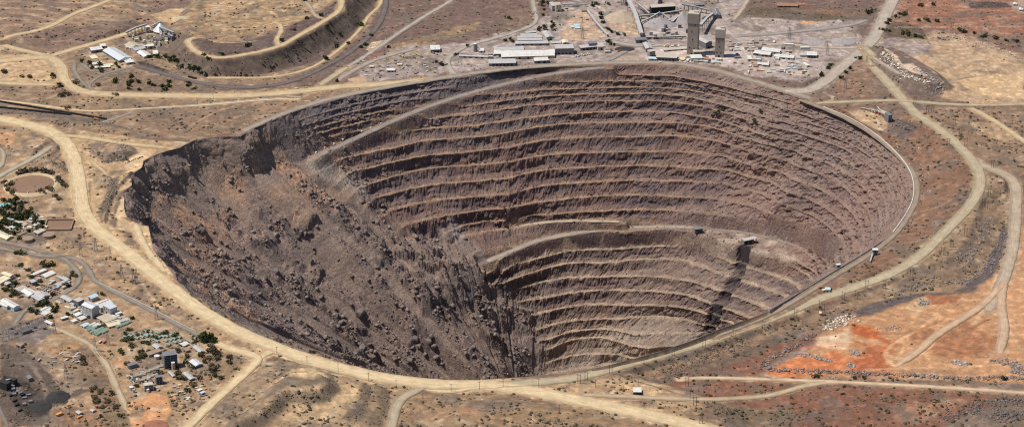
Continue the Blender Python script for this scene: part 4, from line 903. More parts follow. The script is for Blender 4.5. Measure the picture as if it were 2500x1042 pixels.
def strip(name, l, wd, c, bh, lift=.5):
    """road ribbon with low berms along both edges; l is an N x 3 centre line"""
    n = len(l)
    tx = np.gradient(l[:, 0]); ty = np.gradient(l[:, 1]); ln = np.hypot(tx, ty) + 1e-6
    nx, ny = -ty / ln, tx / ln
    h = wd / 2
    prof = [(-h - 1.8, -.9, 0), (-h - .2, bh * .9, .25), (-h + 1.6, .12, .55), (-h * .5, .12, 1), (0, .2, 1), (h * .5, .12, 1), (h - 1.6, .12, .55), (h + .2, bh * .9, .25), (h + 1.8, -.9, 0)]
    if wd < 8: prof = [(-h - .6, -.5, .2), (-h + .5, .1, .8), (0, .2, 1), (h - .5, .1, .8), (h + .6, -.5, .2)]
    k = len(prof)
    V = np.zeros((n, k, 3)); UV = np.zeros((n, k, 2)); S = np.ones((n, k, 3))
    s = np.concatenate([[0], np.cumsum(np.hypot(np.diff(l[:, 0]), np.diff(l[:, 1])))])
    jit = fbm(s / 20, np.full(n, h), 3, 5)
    sink = 1.6 * (1 - np.clip(np.minimum(s, s[-1] - s) / 22, 0, 1)) * (lift < 5)
    narrow = .55 + .45 * np.clip(np.minimum(s, s[-1] - s) / 26, 0, 1)
    for j, (o, dz, e) in enumerate(prof):
        oo = o * narrow + np.sign(o) * jit * (2.2 if abs(o) > h * .6 and wd >= 8 else .3)
        V[:, j, 0] = l[:, 0] + nx * oo; V[:, j, 1] = l[:, 1] + ny * oo
        bj = np.clip(.7 + .9 * pn(s / 14, np.full(n, j * 3.0), 77), 0, 1.4) if dz > .5 else 1
        V[:, j, 2] = l[:, 2] + lift + dz * bj - sink
        UV[:, j, 0] = s; UV[:, j, 1] = o / max(h, 1) * 3
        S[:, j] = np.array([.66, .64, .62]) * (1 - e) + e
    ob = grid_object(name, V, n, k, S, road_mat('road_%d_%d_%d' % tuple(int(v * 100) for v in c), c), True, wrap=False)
    uvl = ob.data.uv_layers.new(name='UVMap')
    vi = np.empty(len(ob.data.loops), np.int32); ob.data.loops.foreach_get('vertex_index', vi)
    uvl.data.foreach_set('uv', UV.reshape(-1, 2)[vi].reshape(-1).astype(np.float32))
    ob['kind'] = 'structure'
    return ob
for q, ((nm, pts, wd, soil, bh), l) in enumerate(zip(ROADS, road_lines)):
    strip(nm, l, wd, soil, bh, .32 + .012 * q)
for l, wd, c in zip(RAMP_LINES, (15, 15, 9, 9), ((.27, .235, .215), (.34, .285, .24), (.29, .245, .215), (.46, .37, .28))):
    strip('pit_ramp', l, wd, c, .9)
# ------------------------------------------------------------------ kit for objects
from mathutils.bvhtree import BVHTree
_cam = Vector((0, -CAM_D, CAM_H))
_sv = np.stack([PX, PY, PZ2], -1)[::2, ::2]; _r2, _c2 = _sv.shape[:2]
_j, _i = np.meshgrid(np.arange(_r2 - 1), np.arange(_c2), indexing='ij')
_q = np.stack([_j * _c2 + _i, _j * _c2 + (_i + 1) % _c2, (_j + 1) * _c2 + (_i + 1) % _c2, (_j + 1) * _c2 + _i], -1).reshape(-1, 4)
PIT_BVH = BVHTree.FromPolygons(_sv.reshape(-1, 3).tolist(), _q.tolist())
def off_pit(X, Y):
    t = np.degrees(np.arctan2(Y - CY, X - CX)); t = np.where(t < -90, t + 360, t)
    return np.hypot(X - CX, Y - CY) - np.interp(t, np.append(TH, 270), np.append(RIM_R, RIM_R[0]))
def on(px, py):
    """place on the ground or pit surface seen at a picture point"""
    l = land([(px, py)])[0]
    if off_pit(l[0], l[1]) < 0:
        u = (px - 1250.0) / F_PX; v = (521.0 - py) / F_PX
        d = Vector((u, _cp + v * _sp, -_sp + v * _cp)).normalized()
        h = PIT_BVH.ray_cast(_cam, d)
        if h[0] is not None: return h[0].copy()
    return Vector(l)
def t1(c, r, x, y):
    return (OX[c] + x / 3.8594, OY[r] + y / 3.8594)
def zland(x, y):
    return float(samp(GZ, np.array([x]), np.array([y]))[0])
def tag(o, label=None, cat=None, group=None, kind=None):
    if label: o['label'] = label
    if cat: o['category'] = cat
    if group: o['group'] = group
    if kind: o['kind'] = kind
    return o
def empty(name, loc, rz=0.0):
    o = bpy.data.objects.new(name, None); col.objects.link(o)
    o.empty_display_size = 2.0
    o.location = loc; o.rotation_euler = (0, 0, rz)
    return o
class MB:
    """collects simple solids into one mesh"""
    def __init__(s): s.v = []; s.f = []
    def add(s, vs, fs):
        n = len(s.v); s.v += [tuple(map(float, v)) for v in vs]; s.f += [tuple(i + n for i in f) for f in fs]; return s
    def box(s, cx, cy, z0, sx, sy, sz, rz=0.0, taper=1.0):
        c, q = math.cos(rz), math.sin(rz); vs = []
        for k, z in ((1, z0), (taper, z0 + sz)):
            for a, b in ((-1, -1), (1, -1), (1, 1), (-1, 1)):
                x, y = a * sx / 2 * k, b * sy / 2 * k
                vs.append((cx + x * c - y * q, cy + x * q + y * c, z))
        return s.add(vs, [(3, 2, 1, 0), (4, 5, 6, 7), (0, 1, 5, 4), (1, 2, 6, 5), (2, 3, 7, 6), (3, 0, 4, 7)])
    def prism(s, sx, sy, z0, rise, axis='x', cx=0.0, cy=0.0, th=0.35):
        """gable roof: ridge along axis, with a thin eave"""
        hx, hy = sx / 2, sy / 2
        b = [(cx - hx, cy - hy, z0), (cx + hx, cy - hy, z0), (cx + hx, cy + hy, z0), (cx - hx, cy + hy, z0)]
        e = [(x, y, z + th) for x, y, z in b]
        if axis == 'x': r = [(cx - hx, cy, z0 + th + rise), (cx + hx, cy, z0 + th + rise)]; fs = [(4, 5, 9, 8), (6, 7, 8, 9), (5, 6, 9), (7, 4, 8)]
        else: r = [(cx, cy - hy, z0 + th + rise), (cx, cy + hy, z0 + th + rise)]; fs = [(5, 6, 9, 8), (7, 4, 8, 9), (4, 5, 8), (6, 7, 9)]
        return s.add(b + e + r, [(3, 2, 1, 0), (0, 1, 5, 4), (1, 2, 6, 5), (2, 3, 7, 6), (3, 0, 4, 7)] + fs)
    def cyl(s, p, q, r0, r1=None, n=8):
        p, q = Vector(p), Vector(q); r1 = r0 if r1 is None else r1
        d = (q - p).normalized(); a = d.orthogonal().normalized(); b = d.cross(a)
        vs = []
        for c, r in ((p, r0), (q, r1)):
            for i in range(n):
                t = 2 * math.pi * i / n; vs.append(c + (a * math.cos(t) + b * math.sin(t)) * r)
        return s.add(vs, [(i, (i + 1) % n, n + (i + 1) % n, n + i) for i in range(n)] + [tuple(range(n))[::-1], tuple(range(n, 2 * n))])
    def bar(s, p, q, w, h=None):
        """rectangular bar between two points"""
        p, q = Vector(p), Vector(q); h = w if h is None else h
        d = (q - p).normalized(); a = d.cross(Vector((0, 0, 1)))
        if a.length < 1e-3: a = Vector((1, 0, 0))
        a.normalize(); b = a.cross(d).normalized()
        vs = [c + a * i * w / 2 + b * j * h / 2 for c in (p, q) for i, j in ((-1, -1), (1, -1), (1, 1), (-1, 1))]
        return s.add(vs, [(3, 2, 1, 0), (4, 5, 6, 7), (0, 1, 5, 4), (1, 2, 6, 5), (2, 3, 7, 6), (3, 0, 4, 7)])
    def mesh(s, name, mat):
        me = bpy.data.meshes.new(name); me.from_pydata(s.v, [], s.f); me.materials.append(mat)
        bm = bmesh.new(); bm.from_mesh(me); bmesh.ops.recalc_face_normals(bm, faces=bm.faces); bm.to_mesh(me); bm.free()
        return me
    def build(s, name, mat, parent=None):
        o = bpy.data.objects.new(name, s.mesh(name, mat)); col.objects.link(o)
        if parent is not None: o.parent = parent
        return o
def copy_tree(o, parent=None):
    c = o.copy(); col.objects.link(c); c.parent = parent
    for ch in list(o.children): copy_tree(ch, c)
    return c
M = dict(
 white=flat_mat('white_sheet', (.57, .56, .53), .6, .2, .15), grey=flat_mat('grey_sheet', (.40, .39, .385), .6, .16, .15),
 dgrey=flat_mat('dark_sheet', (.17, .17, .18), .6, .2, .15), cream=flat_mat('cream_sheet', (.60, .53, .37), .7, .12, .15),
 beige=flat_mat('beige_plaster', (.42, .36, .28), .9, .15, .12), blue=flat_mat('pale_blue_sheet', (.42, .55, .62), .5, .12, .15),
 green=flat_mat('green_sheet', (.20, .27, .22), .6, .2, .2), rust=flat_mat('rusty_sheet', (.34, .15, .08), .8, .25, .3),
 brown=flat_mat('brown_roof', (.27, .20, .15), .9, .2, .2), dark=flat_mat('dark_opening', (.025, .024, .028), .9, .1, 1.0),
 concrete=flat_mat('raw_concrete', (.30, .255, .215), .9, .12, .08), pconc=flat_mat('pale_concrete', (.42, .375, .325), .9, .12, .08),
 steel=flat_mat('dull_steel', (.22, .225, .23), .55, .15, .4, .3), wood=flat_mat('weathered_wood', (.12, .095, .075), .9, .2, .5),
 black=flat_mat('coal_black', (.03, .028, .03), .85, .2, .4), red=flat_mat('red_paint', (.48, .10, .06), .6, .1, .5),
 orange=flat_mat('orange_paint', (.55, .24, .09), .7, .12, .4), teal=flat_mat('turquoise_sheet', (.22, .46, .46), .5, .1, .2),
 glass=flat_mat('window_glass', (.05, .06, .07), .25, .1, 1.0, 0, .6), conveyor=flat_mat('conveyor_sheet', (.30, .30, .31), .6, .14, .2),
 silver=flat_mat('silver_sheet', (.58, .61, .65), .4, .08, .12, .2), tyre=flat_mat('tyre_rubber', (.03, .03, .03), .9, .1, 1.0),
 rock=flat_mat('boulder_rock', (.165, .138, .13), .95, .3, .25, bump=.6), wrock=flat_mat('white_rock', (.62, .57, .50), .95, .15, .3), yellow=flat_mat('yellow_paint', (.55, .38, .08), .6, .1, .5),
)
def frame3(c, r, s, h):
    """three roof corners noted on a survey tile (front-left, front-right, back-right) -> centre, length, depth, heading, ground height"""
    pts = [t1(c, r, *map(float, w.split(','))) for w in s.split()]
    z = 0.0
    for _ in range(3):
        q = Q(pts, z + h)
        z = zland(*((q[0] + q[2]) / 2)) if not isinstance(c, str) else z
    a, b, d = q
    u = b - a; lu = np.hypot(*u); u = u / lu
    n = np.array([-u[1], u[0]]); w = (d - b) @ n
    cen = (a + b) / 2 + n * w / 2
    return cen, lu, abs(w), math.atan2(u[1], u[0]), z
def building(name, label, cat, c, r, s, h, roof='gable', wall='grey', rmat='white', rise=None, doors=1, wins=True, group=None, zfix=None, ridge=None):
    cen, lx, ly, rz, zg = frame3(c, r, s, h)
    if zfix is not None:
        pts = [t1(c, r, *map(float, w.split(','))) for w in s.split()]
        q = Q(pts, zfix + h); u = q[1] - q[0]; lx = np.hypot(*u); u = u / lx; n = np.array([-u[1], u[0]]); w = (q[2] - q[1]) @ n
        cen = (q[0] + q[1]) / 2 + n * w / 2; ly = abs(w); rz = math.atan2(u[1], u[0]); zg = zfix
    ly = max(ly, 3.0); lx = max(lx, 3.0)
    e = empty(name, (cen[0], cen[1], zg), rz)
    tag(e, label, cat, group)
    rise = (min(lx, ly) * .16 if roof == 'gable' else .0) if rise is None else rise
    hw = h - (rise if roof == 'gable' else 0)
    MB().box(0, 0, -1.5, lx - .6, ly - .6, hw + 1.5).build('wall', M[wall], e)
    ax = ridge or ('x' if lx >= ly else 'y')
    if roof == 'gable': rf = MB().prism(lx + .8, ly + .8, hw, rise, ax).build('roof', M[rmat], e)
    elif roof == 'mono': rf = MB().add([(-lx/2, -ly/2, hw), (lx/2, -ly/2, hw), (lx/2, ly/2, hw + 1), (-lx/2, ly/2, hw + 1), (-lx/2, -ly/2, hw + .4), (lx/2, -ly/2, hw + .4), (lx/2, ly/2, hw + 1.4), (-lx/2, ly/2, hw + 1.4)],
              [(3, 2, 1, 0), (4, 5, 6, 7), (0, 1, 5, 4), (1, 2, 6, 5), (2, 3, 7, 6), (3, 0, 4, 7)]).build('roof', M[rmat], e)
    else: rf = MB().box(0, 0, hw, lx + .4, ly + .4, .5).build('roof', M[rmat], e)
    if roof != 'flat' and lx * ly > 420:                    # a vent along the ridge
        MB().box(0, 0, hw + rise + .1, lx * .8 if ax == 'x' else 1.4, ly * .8 if ax == 'y' else 1.4, .9).build('ridge_vent', M['grey'], rf)
    f = -ly / 2 + .3
    side = 1.0
    dh, dw = min(hw * .72, 5.0), min(lx * .22, 5.0)
    xs = [(i + .5) / doors * lx * .8 - lx * .4 for i in range(doors)]
    for x in xs: MB().box(x, f - .06, 0, dw, .3, dh).build('door', M['dark'], e)
    if wins and hw > 2.6:
        n = int(min(7, lx // 7))
        for i in range(n):
            x = (i + .5) / n * lx * .92 - lx * .46
            if any(abs(x - d) < dw / 2 + 1.2 for d in xs): continue
            wh = min(1.6, hw * .4)
            MB().box(x, f - .05, hw * .5, 2.4, .28, wh).build('window', M['glass'], e)
        for rows in range(1, int(hw // 5)):
            for i in range(n):
                x = (i + .5) / n * lx * .92 - lx * .46
                if hw * .5 + rows * 3.6 < hw - 1.8 and doors < 3: MB().box(x, f - .05, hw * .5 + rows * 3.6, 2.4, .28, 1.6).build('window', M['glass'], e)
    return e
# ------------------------------------------------------------------ buildings: the concentrator at the top left
bld = building
bld('process_hall','long white-roofed hall of the hillside plant with wide doors','hall',0,0,'965,460 1120,555 1235,525',11,'gable','dgrey','silver',doors=2)
bld('shed','dark-fronted shed at the upper end of the long white hall','shed',0,0,'860,480 972,464 962,438',7,'mono','dgrey','white',doors=1)
bld('shed','small white shed behind the upper corner of the long hall','shed',0,0,'945,440 1000,434 1020,412',6,'mono','grey','white')
bld('annex','low white annex across the lower gable of the long hall','annex',0,0,'1132,574 1236,562 1226,542',5,'mono','dgrey','white')
bld('shed','white flat shed standing alone below the long hall','shed',0,0,'1190,596 1266,584 1256,560',5,'flat','grey','white')
bld('mill_building','beige-roofed mill beside the small conical cover plant','mill',0,0,'1225,442 1332,416 1262,384',9,'gable','beige','beige')
bld('mill_building','grey-roofed mill in front of the beige-roofed mill','mill',0,0,'1275,467 1372,441 1312,418',9,'gable','grey','grey')
bld('workshop','white gabled workshop nearest the trees of the hillside plant','workshop',0,0,'1285,482 1355,527 1418,502',8,'gable','grey','white')
bld('store','small white store right of the grey-roofed mill','store',0,0,'1390,442 1456,433 1450,414',7,'flat','grey','white')
bld('store','white store with rusty wall at the slope foot','store',0,0,'1440,512 1491,509 1472,480',5,'mono','rust','white')
bld('hut','tiny cream hut between the two mills','hut',0,0,'1340,441 1381,438 1375,424',5,'flat','cream','cream',wins=False)
bld('office','white office block hidden behind two dark trees','office',0,0,'875,604 966,591 956,572',4,'gable','cream','white')
bld('office','pale long office beside the loop road','office',0,0,'980,619 1062,607 1052,590',4,'gable','cream','cream')
bld('carport','thin white carport in front of the pale offices','carport',0,0,'895,642 1040,633 1036,620',3,'flat','grey','white',wins=False,doors=3)
bld('screen_house','tall box house on legs left of the conical cover','tower',0,0,'1372,262 1412,258 1406,242',15,'flat','grey','white')
bld('transfer_house','white transfer house behind the conical cover','tower',0,0,'1462,240 1492,236 1488,224',14,'flat','grey','white')
bld('transfer_house','small box house at the right foot of the conical cover','tower',0,0,'1612,322 1640,318 1634,300',9,'flat','steel','white')
bld('slab','bare cream concrete slab in front of the long hall','slab',0,0,'835,530 870,558 928,545',.7,'flat','cream','cream',doors=0,wins=False)
# ------------------------------------------------------------------ the yard left of the workshops
bld('open_shed','white-roofed open vehicle shed on the grey yard','shed',1,0,'1665,472 1756,469 1736,430',8,'mono','dgrey','white',doors=3,wins=False)
bld('office','little white office in the middle of the scrap yard','office',1,0,'1250,667 1327,666 1316,645',4.5,'flat','grey','white',doors=2)
bld('hut','tiny pale hut at the edge of the scrap yard','hut',1,0,'1090,632 1130,630 1126,620',3.5,'flat','beige','cream')
bld('hut','low pale hut in the pale scrap bay','hut',1,0,'1350,612 1392,612 1388,600',3,'flat','beige','cream')
bld('pump_house','white pump house beside the grey silo','pump house',1,0,'2120,482 2170,481 2166,456',5,'flat','cream','white')
bld('pipe_bridge','long narrow roofed walkway behind the car park','walkway',1,0,'1930,530 2205,541 2205,528',4,'flat','grey','grey',doors=4,wins=False)
bld('rail_shed','long shed with white roof closing the car park','shed',1,0,'2215,602 2470,596 2460,558',7,'mono','dgrey','grey',doors=6,wins=False)
# ------------------------------------------------------------------ workshops and shafts at the far rim
bld('workshop','huge pale workshop with rows of roof lights','workshop',2,0,'-130,496 443,487 440,452',11,'gable','dgrey','white',doors=4)
bld('workshop','rear bay of the huge pale workshop under its own roof','workshop',2,0,'-128,462 150,455 146,420',11,'gable','grey','grey',doors=2)
bld('workshop','lower white-roofed bay in front of the huge workshop','workshop',2,0,'-60,541 445,526 441,497',7,'mono','beige','white',doors=5)
bld('truck_shop','tall dark-fronted truck shop with wide bay doors','truck shop',2,0,'446,462 622,458 606,420',16,'flat','dgrey','grey',doors=4,wins=False)
bld('store','white store by the brown stores yard in front of the workshop','store',2,0,'250,577 386,571 376,545',7,'mono','dgrey','white',doors=2)
bld('office','brown flat office wedged between workshop and white store','office',2,0,'255,546 380,540 372,520',5,'flat','brown','brown')
for i, (s, lb) in enumerate([('170,316 266,306 263,294','rearmost and shortest of the five long training sheds'),('120,339 276,333 276,319','second of the five long sheds, counted from the back'),
        ('90,361 321,355 319,338','middle one of the five long parallel sheds'),('90,385 326,380 323,362','fourth of the five long sheds, counted from the back'),
        ('70,416 381,412 379,390','frontmost and longest of the five long parallel sheds')]):
    bld('long_shed', lb, 'shed', 2, 0, s, 5, 'mono', 'dgrey', 'grey', doors=3, group='five parallel long sheds behind the workshop')
bld('hall','grey gabled hall among the trees behind the long sheds','hall',2,0,'362,347 432,341 416,282',7,'gable','grey','grey')
bld('store','ribbed grey store left of the cream canteen','store',2,0,'405,402 504,396 500,370',5,'gable','dgrey','grey')
bld('canteen','small cream canteen with rounded roof','canteen',2,0,'515,399 573,396 561,368',6,'gable','cream','cream')
bld('assay_building','low dark building with wide roof beside the ore yard','building',2,0,'685,456 846,441 836,414',7,'flat','dgrey','grey',doors=4)
bld('penthouse','dark penthouse on top of the low dark building','building',2,0,'765,415 841,410 836,388',13,'flat','dgrey','dgrey',doors=1,wins=False)
bld('bagging_house','pale-topped house right of the low dark building','building',2,0,'850,446 916,440 906,405',9,'flat','grey','pconc')
bld('shed','brown-roofed lean-to shed below the dark trees','shed',2,0,'920,471 981,462 956,425',6,'mono','grey','brown')
bld('shed','flat pale shed in front of the brown-roofed lean-to','shed',2,0,'915,490 968,487 962,474',4,'flat','grey','pconc')
bld('concrete_block','beige concrete plant block with dark side at the top','plant block',2,0,'455,52 506,46 500,20',18,'flat','cream','pconc',doors=1)
bld('concrete_block','grey concrete plant block left of the beige block','plant block',2,0,'416,60 452,57 446,18',14,'flat','grey','grey',doors=1)
bld('transfer_house','dark transfer house at the foot of the steep gallery','tower',2,0,'1208,372 1302,366 1292,344',10,'gable','dgrey','dgrey',doors=1,wins=False)
bld('gantry_house','dark gable-fronted house straddling the plant road','building',2,0,'1268,398 1302,452 1358,436',12,'gable','dgrey','grey',doors=1,wins=False,ridge='x')
bld('block_house','plain concrete block between gantry house and slab roof','block',2,0,'1335,492 1391,482 1386,462',14,'flat','concrete','pconc',doors=1)
bld('filter_plant','wide building under a chequered concrete slab roof','plant',2,0,'1395,542 1592,550 1628,510',8,'flat','dgrey','pconc',doors=5)
bld('annex','bluish-roofed annex at the left foot of the slab roof','annex',2,0,'1322,556 1405,560 1410,540',4,'flat','beige','blue')
bld('winder_house','stepped pale winder house at the tall tower foot','winder house',2,0,'1750,492 1843,490 1836,464',14,'flat','concrete','pconc',doors=1)
bld('winder_house','white-roofed lower winder house in front of the tall tower','winder house',2,0,'1728,552 1836,548 1840,514',9,'flat','grey','white',doors=2)
bld('loading_dock','thin white dock roof below the winder houses','dock',2,0,'1770,580 1850,573 1846,560',3,'flat','grey','white',doors=3,wins=False)
bld('store','cream store between slab roof and winder houses','store',2,0,'1640,562 1692,546 1682,520',5,'gable','brown','cream')
bld('hoist_house','dark gabled hoist house between the two shaft towers','hoist house',2,0,'1866,398 1926,382 1862,330',18,'gable','dgrey','grey',doors=1)
bld('platform_roof','long flat pale roof behind the chequered slab','roof',2,0,'1470,477 1692,461 1690,440',3,'flat','beige','pconc',doors=3,wins=False)
bld('screening_plant','dark open screening plant above the ore piles','plant',2,0,'1352,76 1582,62 1572,34',20,'flat','dark','pconc',doors=0,wins=False)
bld('ore_shed','long dark curved shed at the end of the conveyors','shed',2,0,'1915,76 1938,138 2000,128',11,'gable','dgrey','dgrey',doors=1,wins=False)
bld('ore_shed','dark round-backed shed near the top edge','shed',2,0,'1770,45 1845,40 1838,20',6,'gable','dgrey','dgrey',doors=1,wins=False)
for k,(s,lb) in enumerate([('598,262 632,256 640,240','leftmost of three bluish tarpaulin roofs on bare yard'),('632,250 680,244 678,230','upper right of three bluish tarpaulin roofs on bare yard'),('632,270 682,268 680,254','lower right of three bluish tarpaulin roofs on bare yard')]):
    bld('tarpaulin_roof', lb, 'roof', 2, 0, s, 3, 'mono', 'white', 'blue', doors=0, wins=False, group='bluish tarpaulin roofs on the bare yard')
bld('substation','boxy pale building on the bare yard corner','building',2,0,'695,104 755,100 752,62',4,'flat','beige','brown',doors=0,wins=False)
bld('stores','white-roofed U-shaped stores in the right-hand compound','stores',2,0,'2310,502 2468,522 2474,496',6,'mono','dgrey','white',doors=3)
bld('stores','long white shed along the back of the contractor compound','stores',3,0,'-10,477 166,496 186,470',6,'mono','grey','white',doors=3)
bld('stores','long grey-white shed in the middle of the contractor compound','stores',3,0,'114,536 298,551 302,528',5,'mono','grey','white',doors=3)
bld('stores','square walled yard roof left in the contractor compound','stores',3,0,'-22,516 82,523 102,492',5,'flat','grey','grey',doors=2)
bld('workshop','white-roofed workshop with dark bays behind the compound','workshop',3,0,'425,522 521,526 491,494',7,'mono','dgrey','white',doors=3)
bld('site_office','narrow white site office at the compound front','office',3,0,'0,613 66,616 66,598',4,'flat','grey','white')
bld('site_office','upright white cabin at the right end of the compound','office',3,0,'422,622 452,616 441,584',5,'flat','cream','white')
bld('laydown_shed','grey-white shed left of the walled yard','shed',2,0,'2260,560 2300,560 2312,530',5,'mono','grey','white')
bld('laydown_shed','low slab roof beside the walled yard','shed',2,0,'2350,606 2460,612 2466,596',3,'flat','grey','white')
bld('depot','long dark red-roofed depot at the top edge','depot',3,0,'145,46 342,50 346,25',7,'gable','brown','rust',doors=4)
bld('depot','short reddish shed beside the dark red depot','depot',3,0,'345,44 412,42 408,24',5,'gable','brown','rust')
bld('house','small white house on the grey pad near the top edge','house',3,0,'2368,38 2406,40 2403,24',5,'gable','cream','white')
bld('house','small white house at the right edge of the pad','house',3,0,'2425,90 2460,92 2456,74',5,'gable','cream','white')
bld('crusher','dark boxy crusher over the grey rock tip','crusher',3,1,'1194,84 1232,78 1266,40',16,'flat','dgrey','dgrey',doors=1,wins=False)
bld('crusher_shed','flat rusty shed left of the dark crusher','shed',3,1,'1070,40 1150,70 1162,48',6,'mono','rust','beige',doors=1,wins=False)
bld('control_cabin','white-roofed conveyor cabin on the rim road','cabin',3,2,'710,492 746,487 756,470',5,'flat','dgrey','white',zfix=-16)
bld('control_cabin','white-roofed cabin with a blue chute above the rim road','cabin',3,2,'1044,350 1096,351 1106,332',5,'flat','dgrey','white',zfix=-10)
bld('lookout_hut','white-roofed hut with dark front on the round clearing','hut',2,3,'1180,712 1260,713 1268,672',5,'mono','dark','white',doors=1)  # near-black walls: shade of the front under the roof, put into the colour
bld('container','pinkish container beside the near haul road','container',3,2,'538,700 575,697 576,686',4,'flat','rust','rust',doors=1,wins=False)
bld('container','white ribbed container among pallets near the haul road','container',3,2,'572,716 615,714 616,700',3,'flat','cream','cream',doors=1,wins=False)
bld('container','greenish grey container at the right of the roadside trio','container',3,2,'600,704 648,706 650,682',5,'flat','grey','blue',doors=1,wins=False)
bld('kiosk','small pale kiosk at a pylon foot by the near haul road','kiosk',3,2,'538,942 560,944 572,926',4,'flat','cream','cream',doors=1,wins=False)
# ------------------------------------------------------------------ town-side works at the left edge
bld('store','long white store beside the fork of the asphalt road','store',0,2,'275,574 300,586 440,528',5,'gable','cream','white',doors=1,ridge='y')
bld('store','broad white store in front of the long white store','store',0,2,'380,574 428,596 538,562',5,'gable','cream','white',ridge='y')
bld('hall','cream hall with stepped roof at the left edge','hall',0,2,'10,562 92,592 122,568',9,'gable','grey','cream')
bld('hall','cream low hall cut by the left picture edge','hall',0,2,'-60,636 4,662 92,612',6,'mono','grey','cream',doors=2)
bld('hut','dark-walled hut between two trees','hut',0,2,'270,637 302,657 338,636',6,'flat','dgrey','grey')
bld('shed','grey twin shed nearer the curved road','shed',0,2,'505,662 547,683 652,632',5,'gable','brown','grey',ridge='y')
bld('shed','grey shed directly behind the grey twin shed','shed',0,2,'560,612 622,642 652,622',5,'mono','brown','grey')
bld('house','small pale house left of the vehicle yard','house',0,2,'30,652 66,672 112,650',5,'gable','beige','grey')
bld('house','pale-roofed house with a tree at its left','house',0,2,'130,702 176,727 242,686',6,'gable','beige','pconc')
bld('workshop','white-and-grey roofed workshop left of the scrap rows','workshop',0,2,'195,722 272,767 332,726',7,'gable','grey','white')
bld('workshop','dark grey gabled workshop by the scrap rows','workshop',0,2,'312,746 386,790 456,752',8,'gable','dgrey','grey')
bld('shed','small grey shed at the corner of the dark workshop','shed',0,2,'272,772 362,826 412,797',4,'mono','grey','grey')
bld('hall','large white hall at the left edge with blue-grey gable','hall',0,2,'0,815 126,884 170,852',10,'gable','blue','white',doors=2)
bld('hall','lower white bay in front of the large white hall','hall',0,2,'-60,838 62,884 84,868',6,'mono','blue','white')
bld('refinery','tallest pale-roofed block with corrugated grey walls','refinery',0,2,'765,852 862,890 948,862',24,'gable','grey','silver',doors=2)
bld('refinery_wing','long stepped wing behind the tallest pale block','refinery',0,2,'880,838 946,877 1066,832',13,'gable','grey','white',ridge='y')
bld('refinery_wing','boxy grey-walled wing right of the tallest block','refinery',0,2,'968,868 1036,906 1106,880',15,'flat','grey','silver')
bld('store','low white store at the corner of the boxy wing','store',0,2,'1065,936 1096,956 1153,935',5,'flat','beige','white')
bld('laboratory','bluish-white roofed block behind the tallest block','laboratory',0,2,'825,776 861,797 924,770',9,'gable','grey','blue')
bld('plant_block','narrow dark grey block left of the tallest block','plant block',0,2,'690,816 736,837 771,801',14,'flat','dgrey','grey')
bld('plant_block','grey double-pitched block left of the narrow dark block','plant block',0,2,'565,782 652,827 692,800',8,'gable','grey','grey')
bld('office','white zigzag-roofed office beside the row of trees','office',0,2,'330,915 416,947 512,892',5,'gable','cream','white')
bld('slab','thin white concrete slab beside the tree row','slab',0,2,'515,830 560,851 582,840',.8,'flat','pconc','pconc',doors=0,wins=False)
bld('annex','white sloping annex at the left foot of the tallest block','annex',0,2,'688,952 720,972 772,950',5,'mono','grey','white')
bld('annex','white annex with rusty wall below the tallest block','annex',0,2,'720,978 761,998 812,975',5,'gable','rust','white')
bld('annex','little white box at the foot of the tallest block','annex',0,2,'662,1010 690,1026 730,1008',4,'flat','cream','white')
bld('trailer','white truck trailer parked in the refinery yard','trailer',0,2,'566,985 582,998 640,974',4,'flat','dgrey','white',doors=0,wins=False)
bld('warehouse','flat beige warehouse in front of the refinery wings','warehouse',0,2,'908,982 990,1032 1092,986',6,'flat','beige','beige')
bld('warehouse','cream gabled warehouse at the corner of the beige warehouse','warehouse',0,3,'984,46 1020,86 1122,42',7,'gable','beige','cream',ridge='y')
bld('warehouse','grey-white gabled warehouse right of the cream warehouse','warehouse',0,3,'1088,38 1110,56 1202,12',5,'gable','grey','grey',ridge='y')
bld('workshop','bluish-white workshop behind the rows of green roofs','workshop',0,3,'754,76 790,92 844,66',5,'gable','cream','blue')
bld('cold_room','long white roofed store at the switchyard corner','store',0,3,'414,48 482,78 506,66',4,'mono','grey','white')
bld('store','grey warehouse roof among trees at the left edge','store',0,2,'80,92 130,106 196,80',5,'gable','beige','grey')
bld('house','white house under the trees at the left edge','house',0,2,'80,124 120,136 180,112',4,'gable','beige','white')
bld('house','pale house right of the white house under the trees','house',0,2,'180,106 220,118 262,96',4,'gable','beige','pconc')
bld('house','white long house between trees and brown basin','house',0,2,'300,106 326,116 370,92',4,'gable','beige','white')
bld('house','brown-roofed long house left of the round tanks','house',0,2,'130,172 160,190 300,150',4,'gable','beige','brown')
bld('house','second brown-roofed house left of the round tanks','house',0,2,'155,196 180,206 290,176',3,'gable','beige','brown')
bld('house','pale flat-roofed house beside the brown basin','house',0,2,'310,178 356,196 440,164',4,'flat','beige','pconc')
bld('barn','cream barn roof at the left edge above the road','barn',0,2,'-80,182 60,236 106,196',6,'gable','cream','cream')
bld('turquoise_roof','turquoise-roofed house under trees at the left edge','house',0,1,'-40,938 96,924 100,900',5,'gable','cream','teal')
bld('hut','long rusty-roofed hut below the round pond','hut',0,1,'230,945 262,975 284,964',3,'gable','rust','rust',wins=False)
